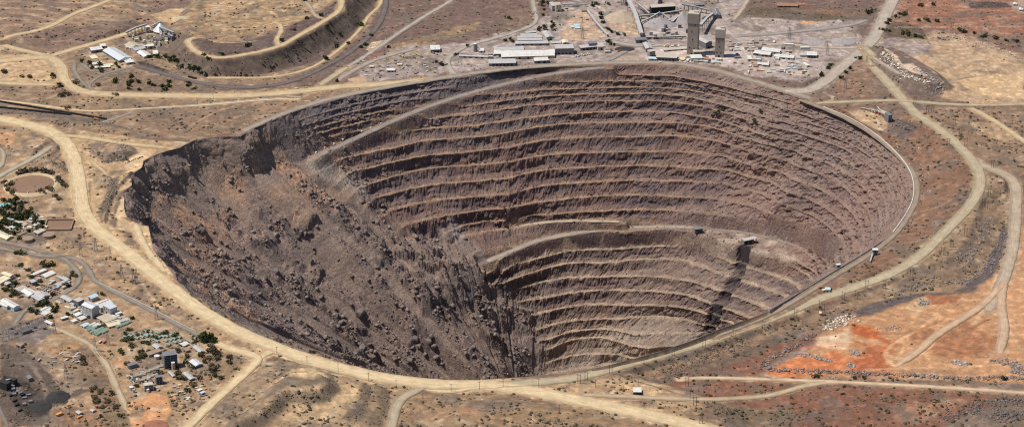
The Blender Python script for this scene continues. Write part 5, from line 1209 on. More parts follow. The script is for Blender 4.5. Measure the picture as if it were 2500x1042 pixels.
# ---- the camp with green roofs and the gas plant beside it
bld('house','grey gabled mess hall in the green-roofed camp','house',0,3,'1430,264 1476,294 1532,276',5,'gable','beige','grey')
bld('house','broad brown flat-roofed kitchen under camp trees','house',0,3,'1368,342 1402,367 1526,322',4,'flat','beige','brown')
bld('house','white L-shaped house at the camp east end','house',0,3,'1690,250 1732,270 1796,254',5,'gable','beige','white')
bld('house','brown hip-roofed house at the camp corner','house',0,3,'1745,208 1802,238 1848,212',5,'gable','beige','brown')
bld('store','long grey store on the right side of the camp','store',0,3,'1815,278 1882,334 1926,316',5,'gable','cream','grey')
bld('shed','white-grey shed with a blue tarpaulin beside it','shed',0,3,'1780,412 1842,458 1910,436',7,'gable','dgrey','silver',doors=2)
bld('shed','long narrow grey shed right of the gas plant','shed',0,3,'1718,526 1790,588 1832,570',5,'gable','dgrey','grey')
bld('shed','short narrow grey shed by the dark process tower','shed',0,3,'1580,518 1626,562 1648,548',4,'gable','dgrey','grey')
bld('house','brown square house below the grey mess hall','house',0,3,'1720,300 1752,328 1790,312',4,'flat','rust','brown')
bld('control_room','dark blue-black control room on a pale apron','control room',0,3,'1194,448 1216,468 1292,438',7,'flat','dgrey','dgrey',wins=False)
bld('kiosk','dark kiosk with pale plinth at the loading road','kiosk',0,3,'144,258 196,276 238,262',6,'gable','dgrey','brown')
bld('transformer_house','dark long transformer house inside the switchyard','building',0,3,'196,140 214,152 300,116',5,'flat','dgrey','dgrey',doors=0,wins=False)
bld('shed','grey square shed on the red coal-yard ground','shed',0,3,'708,892 742,912 780,896',5,'gable','brown','grey')
bld('container','orange container on the red coal-yard ground','container',0,3,'520,917 538,928 596,908',4,'flat','orange','orange',doors=1,wins=False)
bld('container','long orange flat container near the coal yard','container',0,3,'720,948 732,954 790,938',2.5,'flat','orange','orange',doors=0,wins=False)
bld('container','rusty container at the edge of the coal yard scrub','container',0,3,'888,836 905,848 926,838',4,'flat','rust','rust',doors=0,wins=False)
bld('tank_house','grey tank house beside the rusty container','building',0,3,'845,876 870,890 900,874',4,'gable','grey','grey')
bld('pump_house','white-topped small house at the gas plant edge','pump house',0,3,'1850,690 1870,702 1906,684',3.5,'flat','cream','white')
bld('pump_house','bluish box at the right end of the scrap plots','pump house',0,3,'1880,716 1900,726 1926,706',3.5,'flat','grey','blue')
bld('coal_bunker','black coal bunker with gantry at the left edge','coal bunker',0,3,'-20,610 60,640 90,610',14,'flat','black','black',doors=0,wins=False)
bld('coal_bunker','tall black coal tower right of the black bunker','coal bunker',0,3,'92,592 130,606 160,584',13,'flat','black','black',doors=0,wins=False)
bld('coal_shed','dark shed with white end in the coal yard','shed',0,3,'240,560 268,590 308,580',6,'mono','dgrey','dgrey',doors=0,wins=False)
# ------------------------------------------------------------------ shaft towers
def shaft_tower(label, px, py, w, dpt, hgt, rz, head_h, lip, head_mat, band=None):
    p = on(px, py)
    e = tag(empty('shaft_tower', (p.x, p.y, p.z), rz), label, 'tower')
    MB().box(0, 0, -2, w, dpt, hgt - head_h + 2).build('shaft', M['concrete'], e)
    hd = MB().box(0, 0, hgt - head_h + .02, w + lip, dpt + lip, head_h).build('head_house', M[head_mat], e)
    MB().box(0, 0, hgt + .02, w + lip - 1.5, dpt + lip - 1.5, 1.2).build('roof', M['pconc'], hd)
    MB().box(w * .2, dpt * .1, hgt + 1.2, w * .4, dpt * .4, 3.2).build('lift_motor_room', M['pconc'], hd)
    if band: MB().box(0, 0, hgt - head_h - band, w + .3, dpt + .3, band - .05).build('dark_band', M['brown'], e)
    f = -dpt / 2
    for x, z in ((-w * .28, hgt * .16), (w * .16, hgt * .15), (w * .2, hgt * .72), (-w * .1, hgt * .55), (0, hgt * .36)):
        MB().box(x, f - .05, z, 2.2, .4, 3.0).build('window', M['dark'], e)
    MB().box(-w * .05, f - .05, 0, 4.0, .5, 5.5).build('door', M['dark'], e)
    for k in range(1, 6):
        MB().box(w / 2 + .05, 0, hgt * .13 * k, .3, 2.0, 2.6).build('window', M['dark'], e)
    return e
shaft_tower('taller of the two concrete shaft towers at the far rim', *t1(2,0,1742,506), 25, 21, 104, math.radians(-14), 24, 2.6, 'concrete')
shaft_tower('shorter concrete shaft tower with pale head and dark band', *t1(2,0,1994,530), 21, 19, 70, math.radians(-10), 20, 2.0, 'pconc', 8)

# ------------------------------------------------------------------ conveyors and galleries
def conveyor(name, label, pts, w, h, mat='conveyor', legs=3, cover=True):
    """pts: picture x, y of the ground below and height of the gallery above it"""
    q = [on(a, b) + Vector((0, 0, z)) for a, b, z in pts]
    base = on(pts[0][0], pts[0][1])
    e = tag(empty(name, base), label, 'conveyor')
    g = MB()
    for a, b in zip(q[:-1], q[1:]): g.bar(a - base, b - base, w, h)
    gl = g.build('gallery' if cover else 'belt', M[mat], e)
    for a, b in zip(q[:-1], q[1:]):
        for k in range(legs):
            t = (k + .5) / legs; c = a.lerp(b, t)
            gz = zland(c.x, c.y)
            if c.z - gz > 3: 
                m = MB()
                d = (b - a).normalized(); n = Vector((-d.y, d.x, 0)) * w * .45
                m.bar(c + n - base, Vector((c.x + n.x * 1.5, c.y + n.y * 1.5, gz - 1)) - base, .9); m.bar(c - n - base, Vector((c.x - n.x * 1.5, c.y - n.y * 1.5, gz - 1)) - base, .9)
                m.build('trestle', M['steel'], e)
    if cover:
        r = MB()
        for a, b in zip(q[:-1], q[1:]): r.bar(a - base + Vector((0, 0, h / 2 + .25)), b - base + Vector((0, 0, h / 2 + .25)), w * 1.08, .3)
        r.build('roof', M['grey' if mat != 'silver' else 'silver'], e)
    return e
def cv(label, c, r, s, hs, w=4, h=3.2, mat='conveyor', name='conveyor', legs=3, cover=True):
    pts = [t1(c, r, *map(float, a.split(','))) for a in s.split()]
    return conveyor(name, label, [(a, b, z) for (a, b), z in zip(pts, hs)], w, h, mat, legs, cover)
cv('steep wide grey gallery dropping from the ore plant to the rim', 2, 0, '1135,95 1200,200 1258,352', (26, 18, 8), 9, 6, 'grey')
cv('dark gallery climbing from the tall tower to the curved shed', 2, 0, '1812,330 1870,240 1930,175', (24, 18, 12), 6, 5, 'dgrey')
cv('long straight conveyor along the front of the screening plant', 2, 0, '1222,205 1430,190 1640,165', (14, 16, 18), 3.5, 3)
cv('dark trestle conveyor right of the screening plant', 2, 0, '1640,100 1760,115 1890,135', (16, 14, 10), 3.5, 3, 'dgrey')
cv('thin conveyor slanting down over the left ore pile', 2, 0, '1225,85 1290,140 1330,180', (12, 13, 14), 3, 2.5, 'dgrey')
cv('zigzag stacker conveyor over the left grey ore pile', 2, 0, '1240,240 1340,215 1430,190', (6, 12, 20), 3, 2.5, 'dgrey')
cv('stacker conveyor over the right grey ore pile', 2, 0, '1450,190 1550,230 1640,180', (18, 6, 16), 3, 2.5, 'dgrey')
cv('low dark conveyor running level to the tall tower', 2, 0, '1300,372 1480,368 1680,362', (5, 5, 5), 4, 2.5, 'dgrey')
cv('long pale pipe gallery flanking the bare yard', 2, 0, '750,118 830,230 940,350', (5, 5, 5), 4, 3, 'grey', legs=5)
cv('pale pipe gallery along the top of the bare yard', 2, 0, '510,62 640,66 752,64', (5, 5, 5), 3, 2.5, 'grey')
cv('pale upright feed gallery at the top picture edge', 2, 0, '1072,20 1080,40 1086,60', (22, 20, 18), 5, 4, 'blue', legs=1)
cv('twin dark gallery leaving the screening plant at the top', 2, 0, '1400,40 1404,10 1406,-30', (16, 16, 16), 8, 4, 'dgrey', legs=1)
cv('gantry conveyor left of the conical cover', 0, 0, '1190,345 1290,312 1385,290', (10, 14, 16), 4, 3, 'steel')
cv('inclined conveyor right of the conical cover', 0, 0, '1500,300 1580,330 1640,345', (12, 12, 10), 4, 3, 'steel')
cv('lower inclined conveyor under the conical cover', 0, 0, '1440,410 1540,385 1640,378', (4, 9, 14), 3.5, 3, 'steel')
cv('short conveyor rising to the conical cover top', 0, 0, '1440,295 1480,285 1510,280', (14, 17, 21), 3, 2.5, 'steel', legs=1)
cv('conveyor feeding the dark crusher from the left', 3, 1, '930,22 1010,45 1085,75', (2, 4, 8), 2.5, 2, 'steel')
cv('dark slanting conveyor beside the dark crusher', 3, 1, '1085,45 1130,85 1190,125', (10, 7, 4), 3, 2.5, 'dgrey')
cv('blue chute below the white cabin over the rim road', 3, 2, '1078,365 1040,405 1020,468', (5, 4, 3), 2.5, 2, 'blue', legs=2)
cv('black bunker conveyor in the coal yard', 0, 3, '60,660 120,640 160,625', (12, 10, 8), 3, 3, 'black')
# the white pipe that follows the rim road on its pit side
def pipeline(label, pts, rad, mat, up=1.2, name='pipeline'):
    l = smooth_line(land(pts), 12)
    base = Vector((l[0, 0], l[0, 1], l[0, 2]))
    e = tag(empty(name, base), label, 'pipeline')
    m = MB()
    for a, b in zip(l[:-1], l[1:]): m.bar(Vector(a) - base + Vector((0, 0, up)), Vector(b) - base + Vector((0, 0, up)), rad * 2, rad * 2)
    m.build('pipe', M[mat], e)
    for a in l[::6]: MB().box(a[0] - base.x, a[1] - base.y, a[2] - base.z - .6, rad * 3, rad * 3, .7 + up).build('saddle', M['pconc'], e)
    return e
pipeline('white pipeline on the pit side of the right rim road', L('2010,262 2066,284 2116,312 2168,352 2210,397 2231,438 2231,486 2210,527 2180,568'), .75, 'white')
pipeline('dark conveyor belt line on the pit side of the near rim road', L('2160,585 2115,616 2030,667 1938,724 1878,759'), .8, 'dgrey')
pipeline('pale pipeline along the thin road left of the far rim', L('330,268 420,262 510,255 640,243 735,238'), .8, 'white')
pipeline('pale pipeline beside the asphalt road above the refinery', L('240,690 300,718 360,748 420,780 478,810'), .7, 'pconc')

# ------------------------------------------------------------------ tanks, silos, cones, ponds, stockpiles
def tank(label, px, py, r, h, mat, top, name='tank', cat='tank', cone=0.0):
    p = on(px, py); e = tag(empty(name, p), label, cat)
    MB().cyl((0, 0, -1), (0, 0, h), r, r, 20).build('shell', M[mat], e)
    m = MB(); n = 20
    if cone: m.cyl((0, 0, h + .02), (0, 0, h + cone), r * 1.03, .3, 20)
    else: m.cyl((0, 0, h + .02), (0, 0, h + .5), r * 1.02, r * 1.02, 20)
    m.build('lid', M[top], e)
    MB().bar((r + .3, 0, 0), (r + .3, 0, h), .8, .3).build('ladder', M['steel'], e)
    return e
tank('left of two round brown water tanks by the asphalt road', *t1(0,2,266,262), 11, 6, 'brown', 'brown')
tank('right of two round brown water tanks, behind the left one', *t1(0,2,458,226), 11.5, 6, 'brown', 'brown')
tank('tall grey silo with white cap beside a pump house', *t1(1,0,2086,486), 4.6, 20, 'steel', 'white', 'silo', 'silo', 2)
for i, (x, y, r, h) in enumerate([(1635,498,3.2,14),(1480,398,5,6),(1240,690,4,6),(1390,690,3,12)]):
    tank(('slim white gas tank beside the dark process tower','white round tank behind the pipework','white squat tank at the left of the gas plant','slim pale column tank in the gas plant')[i], *t1(0,3,x,y), r, h, 'pconc', 'white')
for i, (x, y) in enumerate([(1790,600),(1700,300)][:0]): pass
p = on(*t1(0,0,1515,300))
e = tag(empty('stockpile_cover', p), 'shiny silver conical stockpile cover at the hillside plant', 'cover')
m = MB(); n = 28
m.cyl((0, 0, 4), (0, 0, 24), 19, .8, n); m.build('cone', M['silver'], e)
m = MB()
for i in range(14):
    a = 2 * math.pi * i / 14; m.bar((19 * math.cos(a), 19 * math.sin(a), -1), (18.6 * math.cos(a), 18.6 * math.sin(a), 4.6), .7)
m.build('ring_wall', M['steel'], e)
MB().box(0, 0, 23, 4, 4, 4).build('head', M['grey'], e)
# settling pond
p = on(*t1(0,1,300,738))
e = tag(empty('settling_pond', p), 'round settling pond with brown water and earth wall', 'pond')
R_ = 49.0; seg = 64
ring = []; V_ = []; F_ = []
prof = [(R_ + 13, -1.0), (R_ + 5, 3.2), (R_ + 1, 3.3), (R_ - 3, .4)]
for i in range(seg):
    a = 2 * math.pi * i / seg
    for r, z in prof: V_.append((r * math.cos(a), r * math.sin(a), z + .3 * math.sin(a * 7)))
k = len(prof)
for i in range(seg):
    for j in range(k - 1): F_.append((i * k + j, ((i + 1) % seg) * k + j, ((i + 1) % seg) * k + j + 1, i * k + j + 1))
MB().add(V_, F_).build('earth_wall', flat_mat('pond_wall', (.47, .36, .23), .95, .15, .1), e)
wm = flat_mat('brown_water', (.235, .14, .085), .35, .12, .02, 0, .4)
MB().add([((R_ - 1) * math.cos(2 * math.pi * i / seg), (R_ - 1) * math.sin(2 * math.pi * i / seg), 1.0) for i in range(seg)], [tuple(range(seg))]).build('water', wm, e)
MB().bar((0, -R_ - 2, 3), (0, -R_ + 14, 2.6), 1.2, .8).build('jetty', M['pconc'], e)
# brown basin with dark walls
p = on(*t1(0,2,556,120)); e = tag(empty('water_basin', p, math.radians(2)), 'rectangular brown basin with dark walls below the pond', 'basin')
for nm, x, y, sx, sy in (('side_wall', 0, 24, 54, 2), ('side_wall', 0, -24, 54, 2), ('end_wall', -27, 0, 2, 50), ('end_wall', 27, 0, 2, 50)):
    MB().box(x, y, -1, sx, sy, 5).build(nm, M['brown'], e)
MB().box(0, 0, -1, 52, 46, 2.2).build('water', wm, e)
def pile(label, px, py, r, h, mat, sx=1.0, rz=0.0, name='stockpile'):
    p = on(px, py); n, k = 30, 7
    V_ = [(0, 0, h)]; F_ = []
    for j in range(1, k + 1):
        t = j / k
        for i in range(n):
            a = 2 * math.pi * i / n
            rr = r * t * (1 + .12 * float(pn(math.cos(a) * 2 + px, math.sin(a) * 2 + py, 3)) * t)
            V_.append((rr * math.cos(a) * sx, rr * math.sin(a), h * (1 - t) ** 1.05 - 1.2 * (j == k) + .5 * float(pn(rr * math.cos(a) / 5, rr * math.sin(a) / 5, 9))))
    for i in range(n): F_.append((0, 1 + i, 1 + (i + 1) % n))
    for j in range(k - 1):
        for i in range(n): F_.append((1 + j * n + i, 1 + (j + 1) * n + i, 1 + (j + 1) * n + (i + 1) % n, 1 + j * n + (i + 1) % n))
    o = MB().add(V_, F_).build(name, mat, None); o.location = p; o.rotation_euler.z = rz
    return tag(o, label, 'stockpile')
ore = flat_mat('grey_ore', (.29, .265, .265), .95, .16, .12, bump=.5); sand = flat_mat('tan_ore', (.36, .29, .225), .95, .16, .12, bump=.5)
coal = flat_mat('coal_heap', (.035, .032, .034), .95, .25, .12, bump=.5)
pile('left of the two pale grey ore cones under the stackers', *t1(2,0,1430,225), 38, 17, ore, 1.25)
pile('right grey ore cone partly hidden by the tall tower', *t1(2,0,1640,195), 33, 20, ore, 1.1)
pile('broad tan ore cone left of the steep gallery', *t1(2,0,1080,165), 44, 18, sand, 1.0)
pile('small brown ore heap just right of the steep gallery', *t1(2,0,1265,195), 26, 9, sand, 1.1)
pile('grey gravel heap near the wide upper-right road', *t1(3,0,770,390), 26, 7, ore, 1.3)
pile('low grey gravel heap left of the round gravel heap', *t1(3,0,490,400), 22, 4, ore, 1.5)
pile('low black heap below the foot of the steep gallery', *t1(2,0,1100,465), 18, 5, coal, 1.5)
pile('black coal heap beside the loading bank', *t1(0,3,545,760), 24, 10, coal, 1.0)
pile('long black coal heap in the middle of the coal yard', *t1(0,3,385,850), 22, 6, coal, 1.0)
pile('reddish spoil heap at the bottom edge near the orange clearing', *t1(0,3,1470,1025), 20, 6, flat_mat('red_spoil', (.27, .12, .08), .95, .2, .1, bump=.5), 1.2)
pile('low orange sand heap by the scrap yard road', *t1(1,0,975,752), 15, 3.5, flat_mat('orange_sand', (.42, .28, .17), .95, .15, .1), 1.6)
# lattice process tower and pipe racks of the gas plant
def lattice_block(label, px, py, w, d, h, mat, name='process_tower', cat='tower', floors=6):
    p = on(px, py); e = tag(empty(name, p, .3), label, cat)
    for x in (-w / 2, 0, w / 2):
        for y in (-d / 2, d / 2): MB().bar((x, y, -1), (x, y, h), .9).build('column', M[mat], e)
    for k in range(1, floors + 1):
        z = h * k / floors
        fl = MB().box(0, 0, z - .3, w + 1, d + 1, .5).build('deck', M[mat], e)
        MB().box((-1) ** k * w * .18, 0, z - h / floors + .2, w * .3, d * .45, h / floors * .6).build('vessel', M['steel'], fl)
    return e
lattice_block('dark steel process tower in the middle of the gas plant', *t1(0,3,1605,470), 24, 16, 27, 'dgrey')
lattice_block('small open steel frame with pipes in the gas plant', *t1(0,3,1400,690), 16, 10, 12, 'pconc', 'pipe_scaffold', 'scaffold', 3)
lattice_block('dark twin-column frame right of the small open frame', *t1(0,3,1500,630), 11, 8, 15, 'dgrey', 'pipe_scaffold', 'scaffold', 4)
lattice_block('dark stepped crusher frame at the pit platform', *t1(2,2,1790,185), 20, 12, 12, 'dgrey', 'crushing_plant', 'crusher', 2)
for i in range(13):
    cx_, cy_ = 1290 + (i % 7) * 40 + (i // 7) * 30, 565 - (i % 7) * 16 + (i // 7) * 46
    p = on(*t1(0,3,cx_,cy_)); e = tag(empty('pipe_rack', p, .45), 'low pale pipe rack in rows within the gas plant', 'pipe rack', 'pipe racks in the gas plant yard')
    for s_ in (-2, 0, 2): MB().bar((-9, s_, 2.4), (9, s_, 2.4), .9).build('pipe', M['pconc'], e)
    for s_ in (-8, 0, 8): MB().box(s_, 0, -.5, .8, 5.5, 2.6).build('support', M['steel'], e)
# open shed on the pit platform
def open_shed(label, c, r, s, h, z):
    pts = [t1(c, r, *map(float, w.split(','))) for w in s.split()]
    q = Q(pts, z + h); u = q[1] - q[0]; lx = np.hypot(*u); u = u / lx; n = np.array([-u[1], u[0]]); w = abs((q[2] - q[1]) @ n)
    cen = (q[0] + q[1]) / 2 + n * w / 2
    e = tag(empty('open_shed', (cen[0], cen[1], z), math.atan2(u[1], u[0])), label, 'shed')
    MB().prism(lx + 1, w + 1, h - 1.6, 1.4, 'x').build('roof', M['grey'], e)
    MB().box(0, w / 2 - .3, -1, lx, .5, h - .8).build('back_wall', M['dgrey'], e)
    MB().box(-lx / 2 + .3, 0, -1, .5, w - 1.2, h - .8).build('end_wall', M['dgrey'], e)
    for i in range(4): MB().box(-lx / 2 + 1 + (lx - 2) * i / 3, -w / 2 + .6, -1, 1.1, 1.1, h - .8).build('post', M['steel'], e)
    return e
open_shed('dark open-fronted shed on the pale pit platform', 2, 2, '2226,258 2346,234 2330,210', 13, -286)
# conical thick ring road on the dump: small knoll
pile('tan ring-shaped knoll beside the conical cover', *t1(0,0,1740,180), 24, 5, flat_mat('knoll_tan', (.42, .335, .22), .95, .15, .08), 1.3)
# ------------------------------------------------------------------ poles and pylons
def pole_proto(kind):
    e = empty({'pole': 'power_pole', 'h': 'power_pole', 'pylon': 'pylon'}[kind], (0, 0, 0))
    if kind == 'pole':
        MB().cyl((0, 0, -1), (0, 0, 17), .42, .3, 6).build('mast', M['wood'], e)
        MB().bar((-2.4, 0, 15.6), (2.4, 0, 15.6), .4).build('crossarm', M['wood'], e)
    elif kind == 'h':
        for s in (-2.6, 2.6): MB().cyl((s, 0, -1), (s, 0, 19), .45, .34, 6).build('mast', M['wood'], e)
        MB().bar((-5.5, 0, 16.6), (5.5, 0, 16.6), .5).build('crossarm', M['wood'], e)
        MB().bar((-2.6, 0, 8), (2.6, 0, 14), .28).build('brace', M['wood'], e)
    else:
        H = 30.0
        for sx in (-1, 1):
            for sy in (-1, 1): MB().bar((sx * 3, sy * 3, -1), (sx * .7, sy * .7, H), .4).build('leg', M['steel'], e)
        m = MB()
        for k in range(6):
            z0, z1 = H * k / 6, H * (k + 1) / 6; w0, w1 = 3 - 2.3 * k / 6, 3 - 2.3 * (k + 1) / 6
            for s in (-1, 1):
                m.bar((-w0, s * w0, z0), (w1, s * w1, z1), .22); m.bar((s * w0, -w0, z0), (s * w1, w1, z1), .22)
        m.build('bracing', M['steel'], e)
        for z, w in ((H - 9, 7), (H - 4, 5.5)): MB().bar((-w, 0, z), (w, 0, z), .45).build('crossarm', M['steel'], e)
    return e
def line_of(kind, label, group, pts, rz=0.0):
    proto = None
    for (x, y) in pts:
        p = on(x, y)
        o = pole_proto(kind) if proto is None else copy_tree(proto)
        proto = proto or o
        o.location = p; o.rotation_euler.z = rz + random.uniform(-.1, .1)
        tag(o, label, {'pole': 'pole', 'h': 'pole', 'pylon': 'pylon'}[kind], group)
line_of('pole', 'wooden pole in the row along the near haul road', 'poles along the near haul road',
        T(1,3,'217,360 501,448 794,524 1082,604 1340,676 1592,770 1858,712 2125,690 2348,664'), .5)
line_of('pole', 'wooden pole round the clearing with the white-roofed hut', 'poles round the hut clearing', T(2,3,'291,665 576,700 826,670 1227,660 485,908'), 0)
line_of('h', 'twin-mast wooden pole along the right near haul road', 'twin poles along the right haul road',
        T(2,3,'670,630 738,604 968,545 1268,450 1558,375 1848,295 2133,208 2405,122') + T(3,2,'315,982 550,905 575,930 765,818 888,810 985,712 1150,710 1408,605 1700,395 1790,320 1918,218'), -.4)
line_of('h', 'twin-mast wooden pole on the slope above the outer road', 'twin poles above the outer right road', T(3,1,'1810,190 1870,270 1920,370 2170,580 2140,850 2085,940 2115,965 1755,370 1560,60 1608,55') + T(3,0,'1790,280 1440,985'), .2)
line_of('h', 'twin-mast wooden pole by the lower right dirt road', 'twin poles by the lower right dirt road', T(2,3,'1730,775 1688,655 1762,840 1820,1010'), .1)
line_of('pylon', 'steel lattice pylon between asphalt road and haul road', 'lattice pylons left of the pit', T(0,2,'765,410 905,360 1040,440 1148,610 1260,660 1290,655 1475,1000'), .3)
line_of('pylon', 'steel lattice pylon beside the lower left dirt road', 'lattice pylons at the lower left', T(0,3,'515,160 900,330 1020,270 620,580'), .2)
line_of('pylon', 'slim lattice mast standing among the far mine buildings', 'lattice masts at the mine buildings', T(2,0,'702,370 700,290') + T(3,0,'258,370 615,525 785,840'), 0)
line_of('pole', 'small pole in the open scrub left of the far rim', 'poles in the left scrub', T(0,1,'600,175 905,180 965,190') + T(0,0,'1860,985 2010,940'), 0)
# switchyard gantries
gp = None
for i in range(14):
    x, y = 60 + (i % 7) * 55, 165 - (i % 7) * 20 + (i // 7) * 62
    p = on(*t1(0,3,x,y))
    if gp is None:
        o = gp = empty('switchyard_gantry', p)
        for s in (-7, 0, 7): MB().bar((s, 0, -1), (s, 0, 9), .5).build('post', M['steel'], o)
        MB().bar((-8, 0, 9), (8, 0, 9), .6).build('beam', M['steel'], o)
        for s in (-5, -2, 2, 5): MB().cyl((s, 0, 6), (s, 0, 8.6), .5, .3, 6).build('insulator', M['pconc'], o)
    else: o = copy_tree(gp)
    o.location = p; o.rotation_euler.z = .5
    tag(o, 'grey steel gantry in the electrical switchyard', 'gantry', 'switchyard gantries')
for i, (x, y) in enumerate([(110,120),(255,70),(330,110),(420,120),(150,165)]):
    p = on(*t1(0,3,x,y)); o = empty('transformer', p, .5); tag(o, 'grey finned transformer in the electrical switchyard', 'transformer', 'switchyard transformers')
    MB().box(0, 0, -.5, 6, 4, 5).build('body', M['dgrey'], o)
    for s in (-2, 0, 2): MB().cyl((s, 0, 4.5), (s, 0, 7), .4, .25, 6).build('bushing', M['pconc'], o)

# ------------------------------------------------------------------ green-roofed camp
hut = None
rows = [((1160,200),(1290,190),(1310,215)),]
spots = []
for (x0, y0, n) in ((1180,200,2),(1270,180,4),(1420,150,1),(1290,210,3),(1380,190,3),(1500,165,2),(1400,232,3),(1490,205,2),(1570,195,2),(1660,160,1),(1560,238,2),(1640,215,2),(1650,250,2),(1590,270,1),(1480,240,1)):
    for k in range(n): spots.append((x0 + k * 48, y0 - k * 16 + (k % 2) * 6))
for i, (x, y) in enumerate(spots):
    p = on(*t1(0,3,x,y))
    if hut is None:
        o = hut = empty('camp_hut', p)
        MB().box(0, 0, -1, 7.6, 5.2, 3.6).build('wall', M['cream'], o)
        MB().prism(8.8, 6.4, 2.6, 1.3, 'x').build('roof', M['green'], o)
        MB().box(1.5, -2.62, 0, 1.2, .2, 2.1).build('door', M['dark'], o); MB().box(-1.8, -2.62, 1, 1.6, .2, 1).build('window', M['glass'], o)
    else: o = copy_tree(hut)
    o.location = p; o.rotation_euler.z = random.choice((-.6, -.55, -.65))
    tag(o, 'small cream hut with green gabled roof in the camp grid', 'hut', 'green-roofed huts of the camp')
lng = None
for i, (x, y, w) in enumerate([(815,95,0),(845,108,0),(870,85,1),(900,92,1),(850,128,0),(885,120,0),(920,100,1),(870,150,0),(905,160,0),(930,170,0),(915,140,0),(945,128,0),(965,140,0),(985,150,0),(950,155,0),(1120,98,0),(1150,88,0),(1180,76,0),(1205,66,0)]):
    p = on(*t1(0,3,x,y)); o = empty('barrack', p, 1.02)
    MB().box(0, 0, -1, 15, 4.6, 3.6).build('wall', M['cream'], o); MB().prism(16, 5.6, 2.6, 1.0, 'x').build('roof', M['white' if w else 'green'], o)
    MB().box(2, -2.35, 0, 1.4, .2, 2.0).build('door', M['dark'], o)
    tag(o, 'long narrow barrack with white roof beside the green ones' if w else ('long narrow barrack with green roof below the warehouses' if x < 1100 else 'long green-roofed barrack right of the cream warehouse'), 'barrack', 'narrow barracks in rows')

# ------------------------------------------------------------------ vehicles
def truck_proto(mat):
    e = empty('truck', (0, 0, 0))
    MB().box(-1.2, 0, 1.1, 6.2, 2.9, 1.9).build('dump_body', M[mat], e)
    cb = MB().box(3.2, 0, 1.0, 2.2, 2.7, 2.5, taper=.9).build('cab', M[mat], e); MB().box(4.2, 0, 2.2, .3, 2.1, .9).build('windscreen', M['glass'], cb)
    MB().box(0, 0, .7, 8.4, 1.4, .5).build('chassis', M['steel'], e)
    for x in (-3, -1.2, 3):
        for y in (-1.3, 1.3): MB().cyl((x, y - .3, .7), (x, y + .3, .7), .7, .7, 10).build('wheel', M['tyre'], e)
    return e
def car_proto(mat):
    e = empty('car', (0, 0, 0))
    MB().box(0, 0, .35, 4.4, 1.8, .7).build('body', M[mat], e); MB().box(-.3, 0, 1.05, 2.4, 1.6, .65, taper=.82).build('cabin', M['glass'], e)
    for x in (-1.4, 1.4):
        for y in (-.85, .85): MB().cyl((x, y - .12, .35), (x, y + .12, .35), .35, .35, 8).build('wheel', M['tyre'], e)
    return e
def park(protof, mats, pts, label, cat, group, rz, z=None):
    pr = {}
    for i, (x, y) in enumerate(pts):
        m = mats[i % len(mats)]
        if m not in pr: pr[m] = o = protof(m)
        else: o = copy_tree(pr[m])
        o.location = on(x, y) + Vector((0, 0, .35)); o.rotation_euler.z = rz + random.uniform(-.15, .15)
        tag(o, label % {'white': 'white', 'grey': 'grey', 'red': 'red', 'dgrey': 'dark grey', 'blue': 'pale blue', 'yellow': 'yellow', 'silver': 'silver', 'cream': 'cream', 'rust': 'rusty', 'dark': 'black', 'black': 'black', 'green': 'green', 'orange': 'orange', 'pconc': 'pale'}[m], cat, group)
park(car_proto, ('white', 'grey', 'silver', 'red', 'dgrey', 'white'), [t1(1, 0, 1925 + k * 30, 590 + (k * 7) % 60 + (k % 3) * 12) for k in range(24)], '%s car parked in the walled car park at the workshops', 'car', 'cars in the workshop car park', 1.3)
park(truck_proto, ('dgrey', 'grey', 'yellow'), T(1,0,'1440,550 1460,540 1500,530 1510,550 1540,520 1560,530 1580,540 1370,530 1400,540 1690,505 1720,515 1790,520'), '%s truck in the line of old mine trucks on the grey yard', 'truck', 'old trucks on the grey yard', 2.2)
park(truck_proto, ('cream', 'yellow'), T(1,0,'400,842 484,836'), '%s truck at work beside the upper haul road', 'truck', None, .2)
park(car_proto, ('white',), T(0,1,'750,540'), '%s pickup driving on the left haul road', 'car', None, 1.5)
park(car_proto, ('red',), T(3,1,'1170,325'), '%s car driving on the right rim road', 'car', None, -.8)
park(car_proto, ('grey', 'white', 'dgrey'), T(0,2,'60,490 120,495 148,500'), '%s car parked below the asphalt junction', 'car', None, 1.0)
park(truck_proto, ('red',), T(0,2,'365,600'), '%s truck in front of the broad white store', 'truck', None, -.5)
park(car_proto, ('dgrey', 'rust', 'white', 'red', 'dgrey', 'grey'), [t1(0, 2, 395 + (k % 9) * 21, 680 + (k % 9) * 7 + (k // 9) * 22) for k in range(26)], '%s scrapped car in the wreck rows by the curved road', 'car', 'wrecks beside the curved road', .9)
park(truck_proto, ('grey', 'white', 'red'), T(0,3,'370,418 945,245 985,248'), '%s lorry on the lower left loading road', 'truck', None, 1.0)
park(truck_proto, ('dark', 'black'), T(0,3,'110,750 140,800 160,840 190,890 120,700 90,665 215,745'), '%s lorry waiting in the coal yard', 'truck', 'lorries in the coal yard', .8)
park(car_proto, ('dgrey',), T(2,3,'1185,738'), '%s pickup in front of the white-roofed hut', 'car', None, .1)
park(truck_proto, ('white', 'red'), T(2,0,'1440,595 1050,488'), '%s truck on the far rim road below the plant', 'truck', None, .2)
park(truck_proto, ('dgrey', 'orange'), T(3,0,'1500,720 1530,745'), '%s loader on the white rock crest', 'loader', None, .8)
